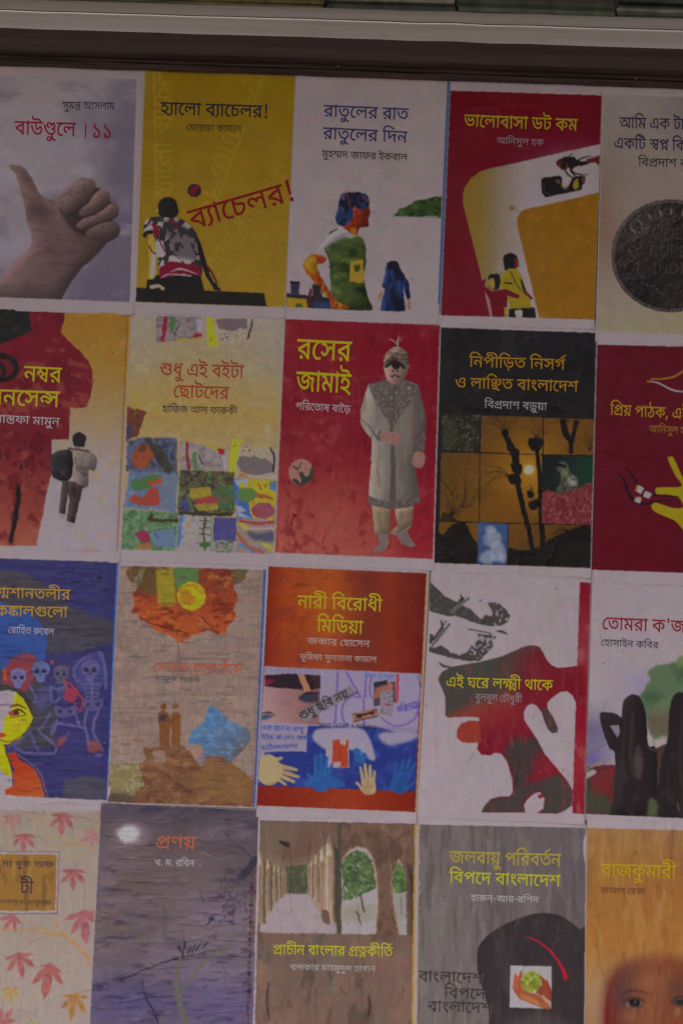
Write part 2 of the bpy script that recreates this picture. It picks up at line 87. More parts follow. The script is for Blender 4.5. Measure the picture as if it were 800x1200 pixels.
49:[[99,76,94,77,89,77,80,79,67,85,58,91,55,94,51,96,49,98,44,100,38,100,31,94,31,88,34,84,35,81,40,77,26,63,18,71,11,86,10,92,12,102,21,113,25,115,39,118,43,117,47,117,60,110,64,109,88,94,92,93,103,93,111,97,114,100,116,110,114,123,111,129,98,144,118,148,126,139,134,121,135,116,135,103,131,92,123,83,113,78],[22,150,33,147,43,143,50,138,59,126,61,119,60,101,41,102,42,104,41,118,36,129,25,137,16,139],[-2,138,-2,156,156,156,156,138],[128,92,128,0,109,0,86,22,56,35,47,37,38,56,59,69,82,80,109,90],[109,76,73,58,68,54,62,51,58,48,59,50,70,47,110,22,110,32,109,35]],
50:[[152,156,152,138,125,138,125,0,106,0,94,19,76,36,66,43,44,54,32,58,19,61,9,85,59,111,94,125,112,131,106,120,106,156],[106,118,111,112,32,76,42,74,61,66,71,61,90,48,98,40,110,22,107,22,107,30,106,34],[69,157,71,156,73,156,72,138,58,138,54,137,47,130,48,123,50,119,53,116,64,109,73,106,58,94,37,108,31,116,29,121,27,131,29,140,37,151,47,156,53,157]],
51:[[180,156,180,138,89,138,89,89,91,82,95,79,105,80,112,84,132,108,147,110,152,103,160,86,164,70,164,61,163,51,161,42,157,33,152,25,137,13,127,9,116,7,104,6,83,9,64,16,47,30,39,40,32,51,25,64,7,116,26,121,32,100,39,81,46,65,62,42,71,35,81,29,92,26,103,25,116,26,126,29,134,35,140,42,144,51,145,68,144,74,140,85,134,93,145,98,125,72,109,62,98,60,95,61,91,61,79,67,74,73,72,77,70,89,70,138,-2,138,-2,156],[87,-37,80,-33,76,-27,76,-19,80,-12,87,-8,95,-8,104,-15,106,-23,104,-30,95,-37]],
52:[[121,0,121,106,126,90,91,131,76,138,71,139,57,138,50,136,44,132,34,122,30,116,26,114,37,120,48,122,54,122,67,120,73,117,77,114,83,106,86,97,85,83,82,74,69,58,46,43,33,61,42,65,56,74,62,79,65,85,66,95,65,98,59,103,55,104,42,104,34,102,26,98,6,114,11,123,34,148,48,155,56,157,72,157,87,153,107,140,127,118,122,121,121,172,134,172,140,156,166,156,166,138,140,138,140,0]],
53:[[161,156,161,138,134,138,134,0,115,0,99,18,81,32,71,38,60,43,49,47,21,53,12,76,39,92,59,102,70,106,85,108,85,94,59,82,36,69,58,63,68,59,102,38,116,25,116,34,115,37,115,78,116,96,115,100,115,138,-2,138,-2,156],[19,142,40,136,101,103,117,89,117,66,103,80,78,98,50,113,30,121,21,123,12,126]],
54:[[71,156,69,166,66,170,62,173,51,175,36,175,21,177,10,181,1,188,-5,197,-8,208,-8,221,-7,223,-7,228,12,227,11,225,11,210,14,202,18,198,22,196,37,193,54,193,66,191,76,187,80,184,85,177,88,168,88,162,89,156],[89,156,89,138,84,138,73,134,61,126,50,115,37,93,34,84,32,66,34,45,37,37,41,30,46,25,56,19,71,17,74,18,77,18,87,23,96,8,87,2,71,-1,56,0,47,2,38,7,31,13,24,21,19,30,15,41,13,52,12,65,13,78,16,91,20,102,26,113,33,122,41,130,50,137,60,143,70,147,51,138,-2,138,-2,156]],
55:[[191,156,191,138,165,138,165,0,146,0,146,99,151,83,145,93,122,121,96,138,90,139,78,139,66,135,39,112,37,111,39,113,47,116,62,115,69,113,75,108,81,96,81,82,80,80,76,82,125,129,137,116,66,49,52,62,72,82,63,71,56,66,64,82,64,90,61,96,58,98,50,100,42,98,39,98,37,96,34,95,15,113,58,152,66,155,74,157,92,157,100,155,108,152,122,143,137,129,152,110,147,112,147,116,146,120,146,172,159,172,165,156],[165,-11,146,-11,140,2,134,7,127,10,123,10,119,11,110,11,85,7,67,6,61,7,55,7,48,8,36,12,25,18,20,23,16,29,12,44,11,59,12,62,14,72,33,69,32,67,31,62,31,46,35,36,38,32,48,27,67,24,75,25,83,25,90,27,106,29,114,29,132,26,142,20,146,15,146,38,165,38]],
56:[[158,156,158,138,131,138,131,0,112,0,112,106,117,91,82,130,69,137,56,139,51,139,46,138,32,124,30,116,32,106,34,102,37,99,60,90,69,89,67,68,57,69,38,75,30,79,23,85,13,98,11,106,10,116,11,124,13,132,20,144,26,149,38,155,45,157,61,157,76,153,97,140,118,118,114,119,113,122,112,172,125,172,131,156]],
57:[[144,156,144,138,43,138,43,109,43,45,44,36,47,29,51,26,61,24,74,26,95,40,106,56,108,62,110,74,109,79,105,85,97,87,84,87,72,89,68,91,63,92,51,99,42,108,40,112,43,134,46,128,54,118,63,111,74,107,82,106,100,106,112,104,118,101,122,98,128,87,129,82,128,66,126,57,122,47,117,38,104,24,91,14,76,8,54,6,48,7,36,13,30,19,26,27,24,39,24,138,-2,138,-2,156]],
58:[[95,46,82,47,70,50,59,54,48,60,38,68,29,78,21,91,7,123,26,128,36,103,42,92,48,84,64,71,83,65,94,64,107,65,117,68,124,72,128,77,131,84,132,91,131,97,129,103,125,108,120,112,113,114,102,115,88,104,88,97,90,92,71,89,69,97,69,102,68,104,69,110,73,120,86,129,104,132,114,131,122,129,130,126,136,122,145,111,148,104,150,97,151,90,150,82,148,75,144,68,133,56,126,52,117,49,106,47],[168,156,168,138,-2,138,-2,156],[82,35,90,32,104,23,129,-4,120,-18,115,-11,104,1,80,17,74,19,63,19,59,18,54,14,52,8,56,-1,68,-7,60,-24,49,-20,38,-10,32,3,32,8,34,19,40,28,54,36,59,37],[136,-19,117,-19,117,-1,118,9,117,13,117,46,118,50,118,57,136,73]],
59:[[69,156,69,138,43,138,43,0,24,0,24,138,-2,138,-2,156,20,156,5,176,19,195,35,211,44,217,54,222,65,226,77,228,102,229,112,228,141,221,178,203,207,184,197,170,160,193,144,201,128,207,120,208,112,210,103,211,73,209,64,206,50,198,37,187,27,173,40,156]],
60:[[70,0,52,2,43,5,35,9,22,20,9,42,14,62,27,64,38,67,46,71,53,76,58,82,64,96,66,116,64,124,64,129,60,138,-2,138,-2,156,50,156,34,182,32,194,33,201,35,207,42,219,54,229,67,215,62,211,56,204,52,196,52,191,54,180,73,156,150,156,150,138,91,138,103,126,113,114,121,102,127,89,131,75,132,60,131,49,129,38,125,29,119,20,112,13,104,8,94,3,83,1],[70,18,79,19,87,21,94,24,104,34,108,40,112,54,112,69,108,84,90,115,73,134,77,133,82,119,82,113,83,108,83,95,82,89,78,77,75,71,60,56,43,48,22,42,25,57,27,49,34,35,44,26,57,20]],
61:[[48,29,49,26,48,20,44,8,41,2,39,-5,36,-11,28,-30,12,-30,22,20,23,29]],
62:[[81,157,89,156,102,152,113,142,118,134,132,152,148,156,158,146,162,140,165,133,167,126,168,118,167,109,165,101,162,94,157,87,145,76,129,66,120,62,112,81,123,85,132,90,139,95,148,109,149,118,148,122,148,126,141,137,137,140,149,145,122,112,107,112,105,120,99,132,94,136,88,139,82,140,74,138,71,136,68,132,66,124,67,118,69,114,73,110,92,104,90,85,78,87,67,91,58,97,52,104,48,113,46,124,48,137,55,147,69,155],[113,8,102,9,91,11,80,14,70,19,60,26,51,34,42,45,34,57,26,71,19,87,7,127,26,132,33,109,40,89,48,72,57,58,66,46,76,38,88,32,100,28,114,27,124,28,132,30,140,34,145,39,149,46,150,54,149,61,144,71,134,79,127,82,147,91,160,81,168,69,170,61,169,45,167,37,158,23,144,14,134,11,124,9]],
63:[[-86,-64,-96,-58,-103,-50,-105,-44,-106,-38,-104,-30,-101,-23,-96,-17,-88,-13,-79,-11,-68,-10,-58,-10,-48,-12,-39,-15,22,-54,11,-68,-46,-30,-62,-26,-75,-26,-80,-27,-86,-32,-88,-38,-86,-46,-76,-51,-66,-51,-46,-34,-43,-22,-43,13,-25,13,-25,-17,-26,-22,-26,-28,-30,-40,-36,-51,-47,-61,-54,-64,-62,-66]],
64:[[180,156,180,138,89,138,89,89,91,82,95,79,105,80,112,84,132,108,147,110,152,103,160,86,164,70,164,61,163,51,161,42,157,33,152,25,137,13,127,9,116,7,104,6,83,9,64,16,47,30,39,40,32,51,25,64,7,116,26,121,32,100,39,81,46,65,62,42,71,35,81,29,92,26,103,25,116,26,126,29,134,35,140,42,144,51,145,68,144,74,140,85,134,93,145,98,125,72,109,62,98,60,95,61,91,61,79,67,74,73,72,77,70,89,70,138,-2,138,-2,156],[99,-66,89,-64,79,-58,72,-50,70,-44,71,-30,74,-23,79,-17,87,-13,96,-11,106,-10,117,-10,127,-12,136,-15,197,-54,186,-68,156,-44,130,-30,113,-26,100,-26,95,-27,89,-32,87,-38,89,-46,99,-51,109,-51,129,-34,132,-22,132,2,151,2,151,-22,150,-28,146,-40,143,-46,135,-56,129,-61,122,-64,113,-66],[42,-23,32,-16,30,-8,32,-1,38,5,42,6,53,5,59,-1,60,-4,60,-13,59,-16,49,-23]],
65:[[43,0,24,0,24,138,-2,138,-2,156,69,156,69,138,43,138],[25,156,24,162,20,170,16,173,5,175,-47,175,-62,177,-78,184,-90,202,-91,208,-91,221,-90,223,-90,228,-71,227,-72,225,-72,210,-68,200,-62,196,-46,193,8,193,20,191,30,187,34,184,39,177,42,168,42,162,43,156]],
66:[[45,50,39,178,66,178,60,50],[37,19,44,29,48,30,56,30,60,29,66,23,68,14,66,4,63,0,60,-2,52,-4,44,-2,41,0,37,8]],
67:[[106,11,95,11,85,13,75,16,66,20,57,26,48,34,40,43,33,53,19,81,13,97,7,116,26,121,39,83,47,68,55,56,63,46,72,39,82,34,93,31,113,30,128,34,138,42,145,53,147,72,146,76,146,80,144,84,143,88,136,100,148,119,162,92,166,75,166,66,165,56,163,47,159,38,154,30,139,18,129,14,118,12],[86,72,78,74,71,79,66,85,63,92,62,104,66,119,68,122,88,116,84,109,83,97,93,89,100,89,123,103,132,116,148,119,146,106,141,98,121,78,115,75,103,71],[183,156,183,138,-2,138,-2,156]],
68:[[180,156,180,138,89,138,89,89,91,82,95,79,105,80,112,84,132,108,147,110,152,103,160,86,164,70,164,61,163,51,161,42,157,33,152,25,137,13,127,9,116,7,104,6,83,9,64,16,47,30,39,40,32,51,25,64,7,116,26,121,32,100,39,81,46,65,62,42,71,35,81,29,92,26,103,25,116,26,126,29,134,35,140,42,144,51,145,68,144,74,140,85,134,93,145,98,125,72,109,62,98,60,95,61,91,61,79,67,74,73,72,77,70,89,70,138,-2,138,-2,156]],
69:[[-49,-60,-59,-58,-64,-56,-75,-45,-77,-34,-76,-27,-73,-20,-60,-12,-52,-10,-43,-9,-43,20,-25,20,-25,-16,-32,-26,-33,-25,-46,-25,-51,-26,-57,-29,-59,-35,-52,-44,-45,-45,-32,-43,-20,-36,-10,-26,-2,-29,16,-38,41,-54,30,-68,0,-48,-6,-46,-9,-49,-13,-51,-16,-54,-39,-60]],
70:[[91,75,78,79,58,91,55,94,51,96,49,98,44,100,38,100,31,94,31,88,34,84,35,81,40,77,26,63,18,71,11,86,10,92,12,102,21,113,25,115,39,118,43,117,47,117,60,110,64,109,88,94,92,93,103,93,111,97,114,100,116,110,114,123,111,129,98,144,118,148,126,139,134,121,135,116,135,103,131,91,124,82,119,79,107,75],[22,150,33,147,43,143,50,138,59,126,61,119,60,101,41,102,42,104,41,118,36,129,25,137,16,139],[220,156,220,138,194,138,194,0,174,0,174,19,175,33,174,37,174,138,-2,138,-2,156],[118,58,116,67,111,73,104,78,121,87,133,74,136,62,136,57],[123,59,140,57,154,50,167,40,184,20,178,3,173,10,156,28,138,39,132,41,122,41,116,39,113,32,115,26,119,22,127,18,118,1,105,9,96,19,94,25,93,32,94,40,97,47,102,52,109,56,116,58]],
71:[[126,76,115,77,106,80,97,85,90,92,84,100,79,109,82,110,81,104,62,77,41,76,32,80,10,104,26,113,30,106,34,101,44,94,52,94,61,101,64,106,66,112,69,138,86,138,88,132,89,126,103,102,111,96,116,94,121,93,132,93,140,97,144,105,144,117,142,123,127,144,147,148,155,139,163,121,163,116,164,110,163,100,160,92,154,85,147,80,137,77],[184,156,184,138,-2,138,-2,156],[108,-14,94,-13,69,-6,58,0,47,8,37,18,28,31,19,46,11,64,30,70,36,56,43,43,57,24,66,17,75,12,85,8,95,6,107,5,120,6,131,9,138,13,144,20,147,27,148,36,145,50,131,62,120,64,117,63,114,63,108,60,103,51,103,48,104,41,106,37,87,34,84,43,84,57,88,67,92,71,107,78,120,80,129,79,138,77,146,74,157,64,164,50,166,43,167,35,166,26,164,17,160,9,155,2,140,-8,131,-11,120,-13]],
72:[[-86,-64,-96,-58,-103,-50,-105,-44,-106,-38,-104,-30,-101,-23,-96,-17,-88,-13,-79,-11,-68,-10,-58,-10,-48,-12,-39,-15,22,-54,11,-68,-46,-30,-62,-26,-75,-26,-80,-27,-86,-32,-88,-38,-86,-46,-76,-51,-66,-51,-46,-34,-43,-22,-43,20,-25,20,-25,-17,-28,-34,-30,-40,-36,-51,-47,-61,-54,-64,-62,-66]],
73:[[203,156,203,138,125,138,125,72,124,68,125,65,125,0,106,0,94,19,76,36,66,43,44,54,32,58,19,61,9,85,59,111,94,125,112,131,106,120,106,138,-2,138,-2,156],[106,118,111,112,32,76,42,74,61,66,71,61,90,48,98,40,110,22,107,22,107,30,106,34],[153,41,142,45,127,57,123,63,115,79,124,96,140,65,148,60,157,58,168,62,171,65,173,74,172,81,169,87,154,96,149,97,152,116,166,112,172,109,186,95,189,89,191,82,192,75,191,65,188,57,183,50,176,45,169,42],[46,-2,33,5,31,13,33,21,42,28,50,28,57,24,61,17,61,9,57,2,54,0]],
74:[[116,157,122,155,132,148,136,143,140,136,154,152,169,156,179,146,187,133,189,126,189,109,187,101,179,87,173,81,159,71,142,62,134,81,144,85,153,90,160,95,166,102,169,109,170,122,168,130,162,137,158,140,170,145,146,115,130,114,126,128,123,133,115,138,107,139,99,136,94,129,94,118,96,113,104,107,111,105,119,104,118,85,109,86,102,88,95,91,86,99,83,104,79,116,79,131,86,147,90,151,100,156,105,157],[58,157,63,156,74,150,82,141,85,135,87,114,76,93,71,89,57,85,49,84,47,104,56,104,62,106,70,113,72,117,72,127,70,131,63,137,45,139,43,138,35,136,33,155,40,156,43,157],[130,8,112,9,95,13,79,19,64,27,50,39,37,53,26,71,16,92,7,116,26,122,33,101,42,83,51,67,73,44,85,37,99,31,113,28,129,27,141,28,152,30,160,34,167,39,170,46,172,54,171,61,169,67,161,76,155,80,149,82,169,91,182,81,186,75,189,68,191,61,192,53,191,44,189,36,179,23,172,18,163,14,153,11,142,9]],
75:[[97,157,103,156,114,151,123,143,131,133,134,127,132,101,127,112,121,121,114,129,107,135,99,138,91,139,79,137,75,134,70,124,69,118,70,111,77,101,92,95,103,94,102,75,91,76,82,78,74,82,68,86,63,91,56,103,54,111,54,127,56,134,63,146,67,150,84,157],[26,157,39,153,45,150,54,140,58,133,60,125,60,109,56,96,52,90,40,81,33,78,24,76,14,75,12,94,27,96,40,103,44,110,45,123,42,129,39,133,34,136,27,138,13,139,10,138,7,138,0,136,-2,155],[173,156,173,138,146,138,146,46,126,46,126,128,128,133,127,136,127,139,126,142,126,172,140,172,146,156],[136,48,145,48,153,46,167,40,180,30,192,17,198,9,191,-8,181,6,164,22,158,26,145,30,138,31,135,30,132,30,126,21,130,13,140,8,132,-9,124,-6,118,-2,113,3,107,15,106,21,110,36,122,45,129,47],[234,156,234,138,207,138,207,-11,188,-11,188,8,189,18,188,138,164,138,164,156]],
76:[[121,76,107,79,95,86,76,102,71,104,59,100,58,97,58,91,60,85,63,83,68,77,54,63,45,73,39,83,37,95,37,101,44,114,61,122,72,122,78,121,93,112,98,107,104,103,112,96,121,93,131,93,139,97,143,105,144,110,143,117,141,123,126,144,146,148,154,139,162,121,162,116,163,110,161,97,156,87,152,83,147,80,134,76],[183,156,183,138,-2,138,-2,156],[105,-14,91,-13,78,-10,65,-6,53,1,42,10,32,21,23,35,14,52,6,71,25,77,37,48,44,37,52,27,61,19,70,13,81,9,92,6,104,5,118,6,128,9,136,13,141,20,144,27,145,41,144,46,140,54,133,60,118,64,111,63,108,62,101,51,101,43,102,41,102,39,103,37,84,34,83,37,83,40,81,46,83,62,86,67,94,74,105,78,117,80,127,79,135,77,143,74,155,64,162,50,164,43,164,26,158,9,152,2,146,-3,138,-8,128,-11,117,-13]],
77:[[10,215,9,207,5,193,-4,181,-9,177,-16,174,-24,172,-33,171,-42,172,-50,174,-57,177,-63,181,-67,186,-74,200,-78,215,-60,217,-59,209,-53,196,-48,191,-42,189,-34,188,-26,189,-20,191,-15,195,-11,201,-8,209,-7,218],[-22,208,-28,198,-31,197,-37,197,-40,198,-44,205,-44,211,-40,217,-37,218,-30,218,-25,216]],
78:[[12,84,73,84,73,64,12,64]],
79:[[72,0,59,1,48,4,41,9,35,16,32,23,31,30,31,37,37,48,42,54,49,58,58,61,66,42,57,39,51,30,56,22,60,20,65,19,81,20,89,22,96,26,103,38,104,50,103,55,99,63,86,76,47,104,35,118,31,132,40,154,44,158,61,149,55,142,53,130,58,121,72,109,94,94,108,83,117,72,120,66,122,60,123,53,123,37,117,21,112,15,106,10,90,2]],
80:[[44,79,58,77,70,71,78,63,83,52,83,39,82,34,70,16,69,18,83,20,96,24,106,29,113,36,118,44,119,59,115,69,111,74,100,82,92,86,42,102,25,110,14,118,9,128,9,138,10,142,21,158,36,149,32,145,30,141,30,133,37,125,41,124,58,117,116,96,132,82,135,77,140,54,139,44,136,36,132,28,127,22,120,16,104,8,94,5,73,1,61,0,46,0,40,17,53,23,58,27,64,36,64,48,59,56,55,59,50,61,38,61,34,60,31,58,27,52,27,45,28,44,28,42,30,38,11,34,7,46,7,57,14,70,18,73,29,77]],
81:[[56,0,6,182,30,182,59,70,60,64,62,58,63,52,65,46,71,14,68,14,69,21,71,27,73,40,75,46,76,52,78,58,79,64,110,182,136,182,166,70,167,64,169,58,170,52,172,46,178,14,175,14,176,21,178,27,180,40,182,46,184,58,186,64,187,70,216,182,240,182,190,0,163,0,122,159,121,170,125,170,124,160,83,0]],
82:[[22,0,22,182,45,182,45,103,141,103,141,182,164,182,164,0,141,0,141,83,45,83,45,0]],
83:[[73,0,73,74,6,182,33,182,86,90,90,82,80,82,84,90,137,182,163,182,96,74,96,0]],
84:[[11,0,11,21,44,21,44,161,11,161,11,182,99,182,99,161,67,161,67,21,99,21,99,0]],
85:[[22,0,22,182,45,182,45,21,129,21,129,0]],
86:[[96,-2,81,-1,67,3,54,9,43,17,33,28,25,41,20,56,16,72,15,91,16,109,20,126,25,141,33,154,43,164,54,173,67,179,81,183,96,184,111,183,125,179,137,173,148,164,158,154,166,141,172,126,175,109,176,91,175,72,172,56,166,41,158,28,148,17,137,9,125,3,111,-1],[96,19,106,20,116,23,125,27,133,34,140,42,146,52,150,63,153,76,154,91,153,106,150,119,146,130,140,140,133,148,125,155,116,159,106,162,96,163,85,162,75,159,66,155,58,148,51,140,45,130,41,119,38,106,37,91,38,76,41,63,45,52,51,42,58,34,66,27,75,23,85,20]],
87:[[73,0,6,182,31,182,69,74,72,67,89,11,84,11,141,182,166,182,100,0]],
88:[[22,0,22,182,133,182,133,161,45,161,45,102,127,102,127,82,45,82,45,21,134,21,134,0]],
89:[[6,0,72,182,99,182,166,0,142,0,103,108,83,171,88,171,71,115,68,108,31,0],[40,51,40,71,133,71,133,51]],
90:[[22,0,22,182,55,182,103,57,105,53,108,44,109,39,111,35,114,21,116,17,110,17,112,21,116,34,117,39,119,43,120,48,127,67,171,182,204,182,204,0,181,0,181,137,182,143,182,164,184,164,169,120,168,115,166,111,123,0,103,0,62,104,60,107,59,111,57,115,52,129,51,135,41,164,43,164,43,149,44,144,44,0]],
91:[[22,0,22,182,49,182,123,66,149,19,146,19,144,33,144,45,143,51,143,182,166,182,166,0,139,0,53,136,39,162,43,162,43,153,44,145,44,130,45,123,45,0]],
92:[[22,0,22,182,84,182,98,181,109,179,119,175,128,169,134,163,140,155,146,136,146,115,140,97,134,89,128,83,119,78,109,74,98,71,35,71,35,91,83,91,100,93,106,95,112,99,119,107,123,119,123,133,119,145,116,150,112,154,100,160,92,161,45,161,45,0],[126,0,83,82,109,82,153,0]],
93:[[93,-3,79,-2,67,1,56,5,37,19,26,39,23,50,22,62,22,182,45,182,45,64,46,55,51,40,55,34,68,24,75,21,84,19,103,19,111,21,119,24,131,34,135,40,140,55,141,64,141,182,164,182,164,62,163,50,160,39,149,19,131,5,119,1,107,-2]],
94:[[22,0,22,182,84,182,98,181,109,178,119,174,128,168,140,153,146,134,146,114,140,95,134,86,128,79,109,69,98,67,84,66,40,66,40,86,83,86,100,88,112,95,116,99,119,105,123,117,123,131,119,143,116,149,112,153,106,157,92,161,45,161,45,0]],
95:[[79,0,35,0,35,21,91,21,104,24,114,29,123,35,136,53,140,65,142,77,143,91,142,105,140,118,136,129,123,147,115,153,105,158,93,160,79,161,34,161,34,182,81,182,98,181,113,177,127,171,138,163,148,152,155,140,161,125,164,109,166,91,164,73,161,57,155,42,148,30,138,19,126,11,112,5,96,1],[45,182,45,0,22,0,22,182]],
}
